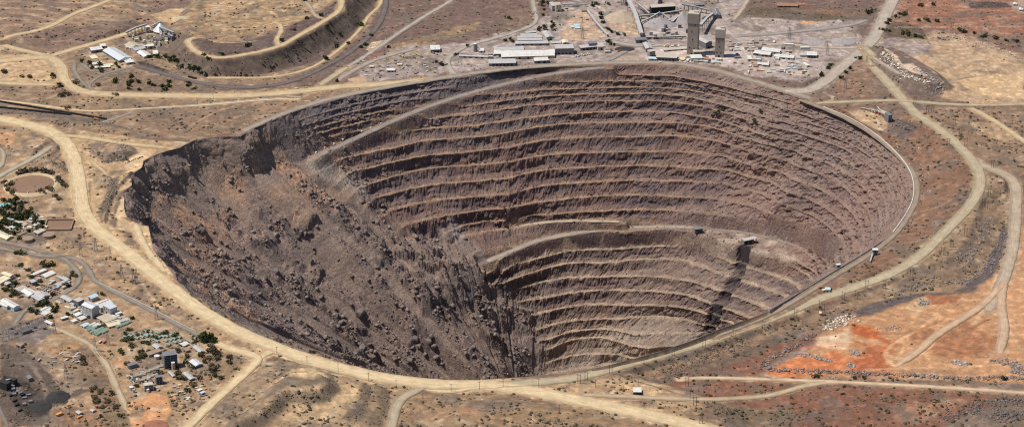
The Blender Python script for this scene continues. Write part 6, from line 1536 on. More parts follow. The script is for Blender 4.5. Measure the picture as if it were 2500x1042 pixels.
# coal trains
wag = None
for tr, (x0, y0, x1, y1, n, nm) in enumerate([(-20,262,168,281,17,'nearer coal train standing left of the pit'),(0,250,255,292,22,'farther coal train standing left of the pit')]):
    for k in range(n):
        p = on(x0 + (x1 - x0) * k / (n - 1), y0 + (y1 - y0) * k / (n - 1))
        q = on(x0 + (x1 - x0) * (k + .5) / (n - 1), y0 + (y1 - y0) * (k + .5) / (n - 1))
        if wag is None:
            o = wag = empty('coal_wagon', p)
            MB().box(0, 0, 1.2, 11.5, 3.2, 2.6, taper=1.04).build('hopper', M['black'], o); MB().box(0, 0, 3.7, 10.6, 2.6, .5, taper=.8).build('coal_load', M['black'], o)
            MB().box(0, 0, .8, 11, 1.6, .4).build('underframe', M['steel'], o)
            for x in (-4, 4): MB().box(x, 0, .1, 2.4, 2.4, .7).build('bogie', M['steel'], o)
        else: o = copy_tree(wag)
        o.location = p + Vector((0, 0, .4)); d = q - p; o.rotation_euler.z = math.atan2(d.y, d.x)
        tag(o, 'black loaded wagon of the ' + nm.replace(' standing left of the pit', ''), 'wagon', 'wagons of the ' + nm)
p = on(*t1(0,1,910,128)); o = empty('locomotive', p + Vector((0, 0, .4)), -.45); tag(o, 'orange locomotive at the right end of the coal trains', 'locomotive')
MB().box(0, 0, 1, 15, 3, 1).build('frame', M['dgrey'], o); MB().box(1.5, 0, 2, 9, 2.4, 2).build('hood', M['orange'], o); cb = MB().box(-4.8, 0, 2, 3.4, 3, 2.9).build('cab', M['orange'], o); MB().box(-4.8, -1.52, 3.4, 2.4, .1, 1).build('window', M['glass'], cb)
for k, (x, y) in enumerate([(1795,735),(1830,745)]):
    p = on(*t1(0,0,x,y)); o = copy_tree(wag); o.location = p + Vector((0, 0, .4)); o.rotation_euler.z = -.35
    tag(o, 'dark wagon on the curved track below the dump', 'wagon', 'two wagons below the dump')

# ------------------------------------------------------------------ containers and crates in the yards (each one its own object)
cont = {}
def crate(x, y, sz, mat, rz, label, group, cat='container', name='container'):
    key = (mat, sz)
    if key not in cont:
        o = cont[key] = empty(name, (0, 0, 0)); L_, W_, H_ = sz
        MB().box(0, 0, -.6, L_, W_, H_ + .6).build('box', M[mat], o); MB().box(0, 0, H_ + .01, L_ + .15, W_ + .15, .2).build('roof', M[mat if mat != 'rust' else 'brown'], o)
        MB().box(L_ / 2 + .04, 0, .1, .1, W_ * .9, H_ * .9).build('door', M['grey'], o)
    else: o = copy_tree(cont[key])
    o.location = on(x, y); o.rotation_euler.z = rz
    tag(o, label, cat, group)
names = {'white': 'white', 'cream': 'cream', 'blue': 'pale blue', 'rust': 'rusty', 'grey': 'grey', 'orange': 'orange', 'pconc': 'pale', 'dgrey': 'dark grey'}
rs = random.Random(5)
for k in range(46):
    x, y = rs.uniform(2170, 2840), rs.uniform(590, 690)
    m = rs.choice(('white', 'white', 'white', 'cream', 'blue', 'rust', 'grey', 'orange'))
    crate(*t1(2,0,x,y), (rs.choice((7, 12)), 3.0, 3.0), m, rs.choice((-.1, 1.45, .3)), names[m] + ' container scattered at the front of the contractor compound', 'containers in the contractor compound')
for k in range(22):
    x, y = rs.uniform(2080, 2420), rs.uniform(385, 470)
    m = rs.choice(('white', 'white', 'cream', 'pconc', 'rust', 'grey'))
    crate(*t1(2,0,x,y), (rs.choice((7, 12)), 3.0, 3.0), m, rs.choice((-.1, .25, .3)), names[m] + ' container in the yard behind the shorter shaft tower', 'containers behind the shorter tower')
for k in range(26):
    x, y = rs.uniform(1340, 1680), rs.uniform(420, 450)
    if k > 14: x, y = rs.uniform(1650, 2000), rs.uniform(540, 600)
    m = rs.choice(('white', 'cream', 'rust', 'rust', 'grey', 'orange', 'pconc'))
    crate(*t1(2,0,x,y), (7, 3.0, 2.8), m, rs.choice((-.1, 1.45, .3)), names[m] + (' crate in the stores row behind the slab roof' if k <= 14 else ' crate on the pale ground at the tower feet'), 'crates round the shaft towers', 'crate', 'crate')
for k in range(16):
    x, y = 640 + (k % 8) * 18, 530 - (k % 8) * 3 + (k // 8) * 10
    crate(*t1(2,0,x,y), (6, 2.6, 2.4), ('white', 'rust', 'pconc')[k % 3], 1.0, names[('white', 'rust', 'pconc')[k % 3]] + ' crate in the slanted stores rows beside the truck shop', 'crates beside the truck shop', 'crate', 'crate')
for k in range(34):
    x, y = rs.uniform(1620, 1960), rs.uniform(640, 790)
    m = rs.choice(('white', 'pconc', 'grey', 'orange', 'cream', 'dgrey'))
    crate(*t1(0,3,x,y), (6, 2.4, 1.6), m, .5, names[m] + ' crate in the scrap plots beside the orange clearing', 'crates in the scrap plots', 'crate', 'crate')
for k in range(16):
    x, y = rs.uniform(490, 760), rs.uniform(340, 430)
    m = rs.choice(('white', 'pconc', 'grey', 'rust'))
    crate(*t1(0,3,x,y), (8, 2.2, 1.4), m, rs.choice((.3, 1.0)), names[m] + ' pipe bundle on the bare ground by the loading road', 'bundles by the loading road', 'bundle', 'pipe_bundle')
for k in range(34):
    x, y = rs.uniform(1010, 1760), rs.uniform(560, 720)
    m = rs.choice(('white', 'grey', 'dgrey', 'dgrey', 'rust', 'cream'))
    crate(*t1(1,0,x,y), (7, 2.8, 2.2), m, rs.choice((.3, 1.0, -.1)), names[m] + ' scrap bin scattered on the grey scrap yard', 'bins on the scrap yard', 'bin', 'scrap_bin')
for k in range(12):
    x, y = rs.uniform(1000, 1290), rs.uniform(460, 600)
    crate(*t1(0,2,x - 800,y + 180), (6, 2.6, 2.6), rs.choice(('white', 'grey')), .6, 'small pale bin in the yard of the wreck rows', 'bins near the wreck rows', 'bin', 'scrap_bin')
for k in range(10):
    crate(*t1(0,0,rs.uniform(1180, 1440), rs.uniform(330, 470)), (8, 5, 5), rs.choice(('white', 'cream', 'grey', 'steel') if False else ('white', 'cream', 'grey')), .3, 'small box house crowded between the mills of the hillside plant', 'box houses between the mills', 'box house', 'box_house')
# ------------------------------------------------------------------ more of the crowded plant
rs = random.Random(11)
def clutter(n, poly, sizes, mats, label, group, cat, name, rz):
    poly = np.array(poly); x0, y0 = poly.min(0); x1, y1 = poly.max(0); k = 0
    while k < n:
        x, y = rs.uniform(x0, x1), rs.uniform(y0, y1)
        if not inside(np.array([x]), np.array([y]), poly)[0]: continue
        m = rs.choice(mats); crate(x, y, rs.choice(sizes), m, rs.choice(rz), label % names[m], group, cat, name); k += 1
clutter(30, T(2,0,'1650,520 1760,560 1960,560 2150,600 2150,540 2060,460 2160,440 2200,560 1990,600 1680,600'), ((10, 6, 5), (16, 6, 4), (7, 3, 3)), ('white', 'pconc', 'grey', 'dgrey', 'rust'), '%s plant box crowded round the feet of the shaft towers', 'plant boxes at the tower feet', 'plant box', 'plant_box', (-.2, .1, 1.3))
clutter(24, T(2,0,'2180,440 2470,390 2900,480 2850,560 2500,600 2250,560'), ((22, 7, 5), (12, 5, 4), (9, 9, 5)), ('white', 'grey', 'pconc', 'white', 'dgrey'), '%s store box inside the contractor compound', 'store boxes in the compound', 'store box', 'store_box', (-.1, .05, 1.45))
clutter(26, T(2,0,'1200,340 1330,200 1690,130 1900,150 1960,190 1800,300 1700,330 1300,390'), ((8, 5, 8), (12, 4, 4), (6, 6, 10)), ('dgrey', 'grey', 'pconc', 'dgrey'), '%s machinery box among the ore conveyors', 'machinery among the conveyors', 'machinery', 'machinery_box', (.1, .5, 1.2))
clutter(26, T(0,0,'1150,410 1330,330 1640,330 1560,430 1480,470 1400,470 1260,480'), ((8, 5, 7), (10, 4, 4), (5, 5, 10)), ('grey', 'white', 'pconc', 'dgrey', 'cream'), '%s machinery box in the crowded hillside plant', 'machinery in the hillside plant', 'machinery', 'machinery_box', (.3, -.4, 1.2))
clutter(30, T(0,2,'200,560 480,640 640,560 700,640 480,820 280,860 160,760 60,720'), ((8, 5, 4), (12, 6, 4), (5, 3, 2.5)), ('grey', 'white', 'dgrey', 'pconc', 'rust'), '%s shack in the crowded works yard', 'shacks in the works yard', 'shack', 'shack', (-.5, .55, 1.0))
clutter(26, T(0,2,'560,860 780,980 1200,1000 1150,960 900,960 720,860 640,830'), ((9, 5, 4), (7, 4, 3), (12, 5, 4)), ('white', 'pconc', 'cream', 'grey', 'blue'), '%s store shack round the refinery', 'shacks round the refinery', 'shack', 'shack', (-.5, .55, 1.0))
clutter(22, T(0,2,'0,40 300,20 440,60 420,190 100,200 0,130'), ((11, 6, 4), (8, 5, 4)), ('pconc', 'white', 'grey', 'cream'), '%s small house under the trees at the left edge', 'small houses under the trees', 'house', 'small_house', (-.3, .3))
clutter(24, T(0,3,'1200,520 1480,440 1560,560 1500,700 1200,760'), ((7, 3, 3), (4, 4, 6), (10, 2, 2)), ('grey', 'pconc', 'dgrey', 'white'), '%s vessel skid among the gas plant pipework', 'skids in the gas plant', 'skid', 'vessel_skid', (.45, 1.9))
clutter(14, T(0,3,'0,600 170,640 320,760 260,860 100,760'), ((8, 4, 3), (6, 6, 4)), ('dgrey',), '%s coal yard bin on the black ground', 'bins in the coal yard', 'bin', 'coal_bin', (.8, .3))
clutter(12, T(2,2,'1960,200 2180,190 2200,270 2400,300 2300,320 2050,240'), ((4, 2.5, 2),), ('dgrey', 'rust'), '%s steel crate laid out on the pit platform', 'crates on the pit platform', 'crate', 'crate', (.2, .3))
clutter(18, T(1,0,'2220,520 2470,500 2470,560 2230,560'), ((9, 5, 4), (7, 4, 3)), ('white', 'pconc', 'dgrey', 'grey'), '%s lean-to bin in front of the huge workshop', 'bins before the huge workshop', 'bin', 'scrap_bin', (0, .1))
# ------------------------------------------------------------------ trees, shrubs, boulders
def leaf_mat(name, rgb):
    m = bpy.data.materials.new(name); nt, b = nodes_of(m)
    tc = nt.nodes.new('ShaderNodeTexCoord'); f = _noise(nt, tc.outputs['Object'], .8, 4, .7)
    oi = nt.nodes.new('ShaderNodeObjectInfo')
    c = _ramp(nt, f, [(.3, tuple(v * .55 for v in rgb)), (.7, tuple(v * 1.4 for v in rgb))])
    c2 = _mul(nt, c, _ramp(nt, oi.outputs['Random'], [(0, (.75, .75, .7)), (1, (1.25, 1.2, 1.1))]))
    nt.links.new(c2, b.inputs['Base Color']); b.inputs['Roughness'].default_value = .9
    return m
LEAF = [leaf_mat('leaf_dark', (.045, .06, .025)), leaf_mat('leaf_dry', (.10, .085, .055)), leaf_mat('leaf_olive', (.075, .08, .035))]
def crown_mesh(seed, mat, n=150, flat=.75):
    r = np.random.default_rng(seed); V_ = []; F_ = []
    lobes = [(r.normal(0, .38), r.normal(0, .38), .45 + r.random() * .5, .3 + r.random() * .34) for _ in range(7)]
    for i in range(n):
        lx, ly, lz, lr = lobes[i % 7]
        d = r.normal(size=3); d /= np.linalg.norm(d)
        c = np.array([lx, ly, lz * flat]) + d * lr * (0.75 + .35 * r.random()) * np.array([1, 1, flat])
        a = r.normal(size=3); a /= np.linalg.norm(a); b = np.cross(a, d); b /= (np.linalg.norm(b) + 1e-6)
        s = .13 + .12 * r.random(); k = len(V_)
        V_ += [tuple(c + a * s), tuple(c + b * s), tuple(c - a * s), tuple(c - b * s * .7)]
        F_ += [(k, k + 1, k + 2), (k, k + 2, k + 3)]
    me = bpy.data.meshes.new('crown'); me.from_pydata(V_, [], F_); me.materials.append(mat)
    return me
def trunk_mesh():
    m = MB(); m.cyl((0, 0, -.15), (0, 0, .5), .07, .045, 6)
    for a in range(4): m.cyl((0, 0, .32), (.3 * math.cos(a * 1.6), .3 * math.sin(a * 1.6), .72), .035, .015, 5)
    return m.mesh('trunk', M['wood'])
TRUNK = trunk_mesh()
CROWN = [[crown_mesh(s + 10 * q, LEAF[q]) for s in range(4)] for q in range(3)]
def tree(px, py, r, kind, label, group):
    p = on(px, py)
    e = empty('tree', p, random.uniform(0, 6.28)); e.scale = (r, r, r * random.uniform(.9, 1.15))
    for nm, me in (('trunk', TRUNK), ('crown', random.choice(CROWN[kind]))):
        o = bpy.data.objects.new(nm, me); col.objects.link(o); o.parent = e
    return tag(e, label, 'tree', group)
for (c, r_, s, rad, kind, lb) in [
 (0,3,'1905,215 1950,235 1985,220 1940,200 1925,245 2005,245',11,0,'dark green tree in the big clump at the road bend'),
 (0,2,'30,20 60,55 20,100 110,45 150,60 60,110 260,50 300,30 330,60 230,20 10,150 130,200 150,130 390,100 60,180 200,60',8.5,0,'dark green tree among the houses at the left edge'),
 (0,1,'30,890 90,900 140,920 60,960 130,980 200,960 20,1000 250,1010 300,1030 180,1020 90,1030',8,0,'dark green tree round the turquoise roof'),
 (0,2,'260,545 405,490 440,505 475,500 375,650 90,690 130,680 60,730 130,755 620,690 690,590 720,600 160,380 200,385',7,2,'olive tree between the sheds by the curved road'),
 (0,2,'350,880 380,870 420,860 450,845 480,885 520,930 490,900 540,890 360,945 470,990 640,960 960,770 1245,1000 800,935 290,910',7,0,'dark tree in the row beside the refinery'),
 (0,3,'1230,230 1350,250 1390,260 1440,200 1320,340 1340,390 1310,410 1360,370 1560,160 1650,190 1680,200 1760,380 1500,540 1650,480 1670,540 1690,590 1540,350 1450,360 1130,330 1150,350 1240,260 1640,440 1250,290',6.5,2,'olive tree shading the camp and the gas plant'),
 (0,3,'1960,400 2010,320 2030,370 1990,470 2010,510 2040,400 1930,440 2020,560',7,1,'dry brownish tree on the slope right of the camp'),
 (0,1,'170,640 200,625 250,620 300,610 350,605 400,620 440,630 480,640 560,690 590,720 600,750 540,720 480,790 450,780 380,810 110,740 60,760 40,720 80,800 120,820 520,850 550,880',7.5,1,'dusty tree in the ring round the settling pond'),
 (0,0,'765,580 845,600 870,645 955,670 940,615 1090,610 1120,640 1400,545 1480,545 1240,730 1560,540 1600,560 1640,580 1590,780 1900,695 1940,720 1960,560 1925,525 2330,440 2090,515 1815,655 1870,660',7.5,0,'dark tree around the hillside plant'),
 (0,0,'560,815 610,890 650,900 580,910 1100,900 210,730 30,690 270,735 500,720 715,790 925,810 640,1025',8,1,'dry tree beside the upper left haul road'),
 (2,0,'320,60 340,100 330,150 300,270 290,290 410,270 440,290 430,250 350,260 360,300 400,390 830,45 800,60 945,45 950,400 970,420 1000,430 880,180 900,220 940,280 960,290 980,310 1040,330 1100,335 880,140 410,215 330,30 380,40 20,375 40,390',6.5,0,'dark tree between the mine buildings at the top'),
 (3,0,'1330,150 1350,140 1300,140 1260,160 1180,230 1200,200 1140,290 1200,300 1330,320 1380,330 1450,350 1500,360 830,650 790,690 740,740 640,620 620,650 560,720 920,560 1030,120 1000,130 1860,290 1900,310 2000,320 2100,350 2200,370 2300,390 2400,400 1500,60 1620,50 1480,200 1560,200 1650,210',7.5,0,'dark tree in the scrub at the upper right'),
 (1,0,'680,565 380,290 260,385 690,260 780,440 890,415 1010,455 1050,430 1270,450 1000,240 1020,250 810,330 1110,340 500,180 630,150 470,10 1760,610 1720,590 1780,620 780,770 1900,520 2010,440 2370,390 2400,180 2440,400',7,0,'dark tree along the tracks below the dump'),
 (2,1,'1930,90 1985,50 1960,70 2010,30 2380,55 2320,140',6.5,2,'green tree growing on the upper pit benches'),
 (3,3,'870,585 960,580 520,570 2280,595',6,0,'dark bush tree at the rocky edge of the red pad'),
]:
    for (x, y) in T(c, r_, s):
        tree(x, y, rad * random.uniform(.75, 1.2), kind, lb, lb.split(' tree ')[-1] if ' tree ' in lb else lb)
# ---- shrubs: one object each where they show largest
def blob(seed, n=1, mat=None):
    r = np.random.default_rng(seed); bm = bmesh.new(); bmesh.ops.create_icosphere(bm, subdivisions=2, radius=1)
    for v in bm.verts:
        k = 1 + .42 * (r.random() - .5) * 2
        v.co = Vector((v.co.x * k, v.co.y * k, max(-.25, v.co.z * k * .72 + .3)))
    me = bpy.data.meshes.new('shrub'); bm.to_mesh(me); bm.free(); me.materials.append(mat); return me
SHRUB = [crown_mesh(40 + s, LEAF[(1, 2, 1, 0)[s % 4]], 80, .6) for s in range(8)]
ROADALL = [(l, r[2]) for l, r in zip(road_lines, ROADS)]
def road_gap(X, Y):
    g = np.full(X.shape, 1e9)
    for l, wd in ROADALL:
        b = (X > l[:, 0].min() - 60) & (X < l[:, 0].max() + 60) & (Y > l[:, 1].min() - 60) & (Y < l[:, 1].max() + 60)
        if b.any(): g[b] = np.minimum(g[b], seg_dist(X[b], Y[b], l[::2]) - wd / 2)
    return g
def scatter_px(poly, n, seed, gap=4):
    r = np.random.default_rng(seed); poly = np.array(poly)
    x0, y0 = poly.min(0); x1, y1 = poly.max(0); out = []
    X = r.uniform(x0, x1, n * 14); Y = r.uniform(y0, y1, n * 14)
    m = inside(X, Y, poly); X, Y = X[m], Y[m]
    w = land(np.stack([X, Y], 1)); g = (road_gap(w[:, 0], w[:, 1]) > gap) & (off_pit(w[:, 0], w[:, 1]) > 8)
    return w[g][:n]
for (poly, n, lb, lo, hi) in [
 (L('1990,262 2200,262 2300,330 2370,400 2380,450 2330,530 2240,610 2120,660 2060,690 2140,625 2240,500 2240,420 2150,330'), 46, 'dark round shrub on the slope between rim road and outer road', 4, 7),
 (L('1640,905 1860,840 1960,805 1870,870 1860,912 2100,915 2500,945 2500,1042 1900,1042 1880,990 1700,965'), 58, 'dark shrub on the reddish scrub flat at the lower right', 4, 7.5),
 (L('2240,270 2500,265 2500,420 2420,400 2330,330'), 44, 'dark shrub on the pale scrub right of the outer road', 4, 7.5),
 (L('1280,925 1500,900 1900,780 2100,710 2240,640 2190,690 1900,800 1560,915 1400,950'), 24, 'shrub on the verge of the right near haul road', 3.5, 6),
 (L('620,880 1000,945 1250,955 1500,1010 1700,1042 1000,1042 960,1000 640,960'), 34, 'dark shrub on the verge below the near haul road', 3.5, 6),
 (L('0,205 140,210 240,238 640,240 560,320 330,320 0,245'), 40, 'dry shrub in the scrub belt at the upper left', 4, 7),
 (L('250,580 420,700 560,810 620,860 480,800 330,710 220,640'), 22, 'dry shrub between asphalt road and left haul road', 4, 7),
 (L('220,880 300,1000 320,1042 200,1042 170,900'), 16, 'dry shrub in the thicket left of the orange clearing', 4, 7),
 (L('500,900 560,880 600,900 500,990 430,1042 400,960'), 14, 'dry shrub in the thicket right of the scrap plots', 4, 7)]:
    for p in scatter_px(poly, n, len(lb)):
        o = bpy.data.objects.new('shrub', random.choice(SHRUB)); col.objects.link(o)
        s = random.uniform(lo, hi) * .62; o.scale = (s * random.uniform(.9, 1.4), s, s * random.uniform(.6, .9)); o.location = p; o.rotation_euler.z = random.uniform(0, 6.3)
        tag(o, lb, 'shrub', lb.split(' on ')[-1].split(' in ')[-1] + ' shrubs')
for (poly, n, kind, lb, lo, hi) in [
 (L('300,800 480,815 520,840 500,930 330,960 290,860'), 20, 1, 'dry brown tree among the camp huts', 4.5, 7), (L('490,850 600,880 560,930 480,980 440,960'), 12, 1, 'dry brown tree on the bank right of the camp', 5, 7.5),
 (L('0,640 180,650 190,700 60,780 0,770'), 16, 0, 'dark green tree in the works yard', 4.5, 7), (L('0,470 60,480 110,560 60,600 0,560'), 14, 0, 'dark green tree by the left edge houses', 5, 8), (L('190,760 340,790 330,815 240,800'), 8, 2, 'olive tree below the refinery', 4.5, 7),
 (L('200,870 290,900 310,1040 230,1042'), 14, 1, 'dry brown tree in the dark thicket strip', 4.5, 7), (L('250,190 480,200 520,222 300,222'), 18, 0, 'dark green tree in the belt above the haul road', 5, 8), (L('420,140 620,192 520,188 400,150'), 14, 0, 'dark green tree at the dump foot', 5, 8)]:
    for p in scatter_px(poly, n, len(lb) + 3):
        r_ = random.uniform(lo, hi); e = empty('tree', p, random.uniform(0, 6.28)); e.scale = (r_, r_, r_ * random.uniform(.8, 1.1))
        for nm, me in (('trunk', TRUNK), ('crown', random.choice(CROWN[kind]))):
            o = bpy.data.objects.new(nm, me); col.objects.link(o); o.parent = e
        tag(e, lb, 'tree', lb.split(' tree ')[-1] + ' trees')
# ---- loose scrub and rubble nobody could count: instanced geometry joined into one sheet each
def joined(name, tmpl, pos, scl, rot, colr, mat, label):
    tv = [np.array(t[0]) for t in tmpl]; tf = [np.array(t[1]) for t in tmpl]
    VV, FF, CC = [], [], []; k = 0
    for i in range(len(pos)):
        j = i % len(tmpl); v = tv[j] * scl[i]
        c, s = math.cos(rot[i]), math.sin(rot[i])
        v = np.stack([v[:, 0] * c - v[:, 1] * s, v[:, 0] * s + v[:, 1] * c, v[:, 2]], 1) + pos[i]
        VV.append(v); FF.append(tf[j] + k); CC.append(np.repeat(colr[i][None], len(v), 0)); k += len(v)
    VV, FF, CC = np.concatenate(VV), np.concatenate(FF), np.concatenate(CC)
    me = bpy.data.meshes.new(name)
    me.vertices.add(len(VV)); me.vertices.foreach_set('co', VV.reshape(-1).astype(np.float32))
    me.loops.add(FF.size); me.loops.foreach_set('vertex_index', FF.reshape(-1).astype(np.int32))
    me.polygons.add(len(FF)); me.polygons.foreach_set('loop_start', np.arange(0, FF.size, 3, dtype=np.int32)); me.update(calc_edges=True)
    a = me.color_attributes.new('soil', 'FLOAT_COLOR', 'POINT'); c4 = np.ones((len(VV), 4), np.float32); c4[:, :3] = CC; a.data.foreach_set('color', c4.reshape(-1))
    me.materials.append(mat); o = bpy.data.objects.new(name, me); col.objects.link(o)
    tag(o, label, None, None, 'stuff'); return o
def ico(seed, jit, zs, sub=1):
    r = np.random.default_rng(seed); bm = bmesh.new(); bmesh.ops.create_icosphere(bm, subdivisions=sub, radius=1)
    v = np.array([x.co[:] for x in bm.verts]); f = np.array([[q.index for q in x.verts] for x in bm.faces]); bm.free()
    v = v * (1 + jit * (r.random((len(v), 1)) - .5) * 2); v[:, 2] = v[:, 2] * zs + zs * .45
    return v, f
def rock_t(seed):
    r = np.random.default_rng(seed)
    v = np.array([(x, y, z) for z in (-.5, .5) for x, y in ((-1, -1), (1, -1), (1, 1), (-1, 1))], float) * .8
    v = v * (1 + .55 * (r.random((8, 3)) - .5)); v[:, 2] += .25; v[4:, :2] *= .45 + .5 * r.random()
    f = [(0, 2, 1), (0, 3, 2), (4, 5, 6), (4, 6, 7), (0, 1, 5), (0, 5, 4), (1, 2, 6), (1, 6, 5), (2, 3, 7), (2, 7, 6), (3, 0, 4), (3, 4, 7)]
    return v, np.array(f)
MAT_SCRUB = earth_material('scrub_leaf', (.5,), ((.6, 1.4),), 0, 1)
MAT_RUB = earth_material('rubble_rock', (.3,), ((.7, 1.3),), .5, .5)
rb = np.random.default_rng(21)
X = rb.uniform(-20, 2520, 64000); Y = rb.uniform(-15, 1055, 64000)
w = land(np.stack([X, Y], 1), 3)
gb_ = samp(gcol[..., 0], w[:, 0], w[:, 1]); clump = fbm(w[:, 0] / 55, w[:, 1] / 55, 3, 505)
yard = np.zeros(len(w), bool)
for poly in (L('1000,120 1130,108 1250,85 1400,60 1780,60 2080,60 2020,150 1900,190 1640,150 1240,160 1080,180'), L('0,560 200,650 460,800 300,860 0,830'), L('1880,880 2080,770 2450,660 2500,500 2500,930 2000,905'), L('2150,100 2500,130 2500,250 2320,245')):
    yard |= inside(X, Y, np.array(poly))
ok = (road_gap(w[:, 0], w[:, 1]) > 3) & (off_pit(w[:, 0], w[:, 1]) > 6) & (rb.random(len(w)) < np.clip(.5 + 2.8 * clump - np.maximum(gb_ - .22, 0) * 2.6, .03, 1)) & (~yard | (rb.random(len(w)) < .05))
w = w[ok][:21000]; n = len(w)
rad = .7 + 2.9 * rb.random(n) ** 3.0
cb_ = np.array([.09, .068, .05]) * (1 + .5 * (rb.random((n, 1)) - .5)) + np.array([.0, .012, -.01]) * rb.random((n, 1))
cb_ = np.where(rb.random((n, 1)) < .25, np.array([.16, .12, .085]), cb_)
joined('scrub', [ico(s, .35, .62) for s in range(6)], w + np.array([0, 0, -.1]), np.stack([rad * 1.15, rad, rad * .8], 1), rb.random(n) * 6.28, cb_, MAT_SCRUB, 'low dry scrub scattered over the open ground')
# pit shrubs
pv = np.stack([PX, PY, PZ2], -1)
sel = np.argwhere((PKx > .5) & (PKx < 15) & (T2[None, :] < 100) & (T2[None, :] > -2) & (slope < 1.1)); sel = sel[rb.choice(len(sel), 1100, False)]
pp = pv[sel[:, 0], sel[:, 1]]; n = len(pp); rad = .9 + 1.6 * rb.random(n) ** 2
joined('bench_scrub', [ico(s + 9, .35, .62) for s in range(4)], pp, np.stack([rad, rad, rad * .8], 1), rb.random(n) * 6.28, np.array([.09, .075, .055]) * (1 + .5 * (rb.random((n, 1)) - .5)), MAT_SCRUB, 'sparse dry scrub on the upper pit benches')
# rubble of the failure
prob = (FAILg * np.clip(.12 + 1.1 * den + .8 * sst(.1, .5, fbm(PX / 45, PY / 45, 3, 515)), 0, 2) * sst(1.5, 4, PKx) * (PR > 30)).reshape(-1)
prob *= (np.broadcast_to(T2 < 250, PR.shape)).reshape(-1) * (np.abs(PR * np.gradient(np.radians(TH))[None, :] * np.gradient(-PR, axis=0)).reshape(-1) + .1)
prob *= (1 - .85 * band).reshape(-1)
prob *= ((1 - .93 * chute) * (1 + 2.2 * crag)).reshape(-1)
idx = rb.choice(prob.size, 13000, False, prob / prob.sum())
pp = pv.reshape(-1, 3)[idx] + np.column_stack([rb.normal(0, 1.5, (len(idx), 2)), np.zeros(len(idx))]); n = len(pp)
rad = .8 + .95 * rb.pareto(2.6, n).clip(0, 4.5)
cr = np.array([.19, .15, .132]) * (1 + .55 * (rb.random((n, 1)) - .5)); cr = np.where(rb.random((n, 1)) < .16, np.array([.26, .22, .195]), cr)
joined('rubble', [rock_t(s) for s in range(9)], pp, np.stack([rad * (1 + .5 * rb.random(n)), rad, rad * (1 + .4 * rb.random(n))], 1), rb.random(n) * 6.28, cr, MAT_RUB, 'broken rock rubble strewn over the failed slope')
# fallen rock on benches
sel = np.argwhere((PKx > 1) & (PKx < 26) & (FAILg < .3) & (T2[None, :] < 130) & (T2[None, :] > -5) & (slope < .8)); sel = sel[rb.choice(len(sel), 2600, False)]
pp = pv[sel[:, 0], sel[:, 1]]; n = len(pp); rad = .7 + .8 * rb.pareto(3, n).clip(0, 3)
joined('bench_rubble', [rock_t(s + 20) for s in range(6)], pp, np.stack([rad, rad, rad], 1), rb.random(n) * 6.28, np.array([.22, .18, .165]) * (1 + .5 * (rb.random((n, 1)) - .5)), MAT_RUB, 'fallen rock lying on the pit benches')
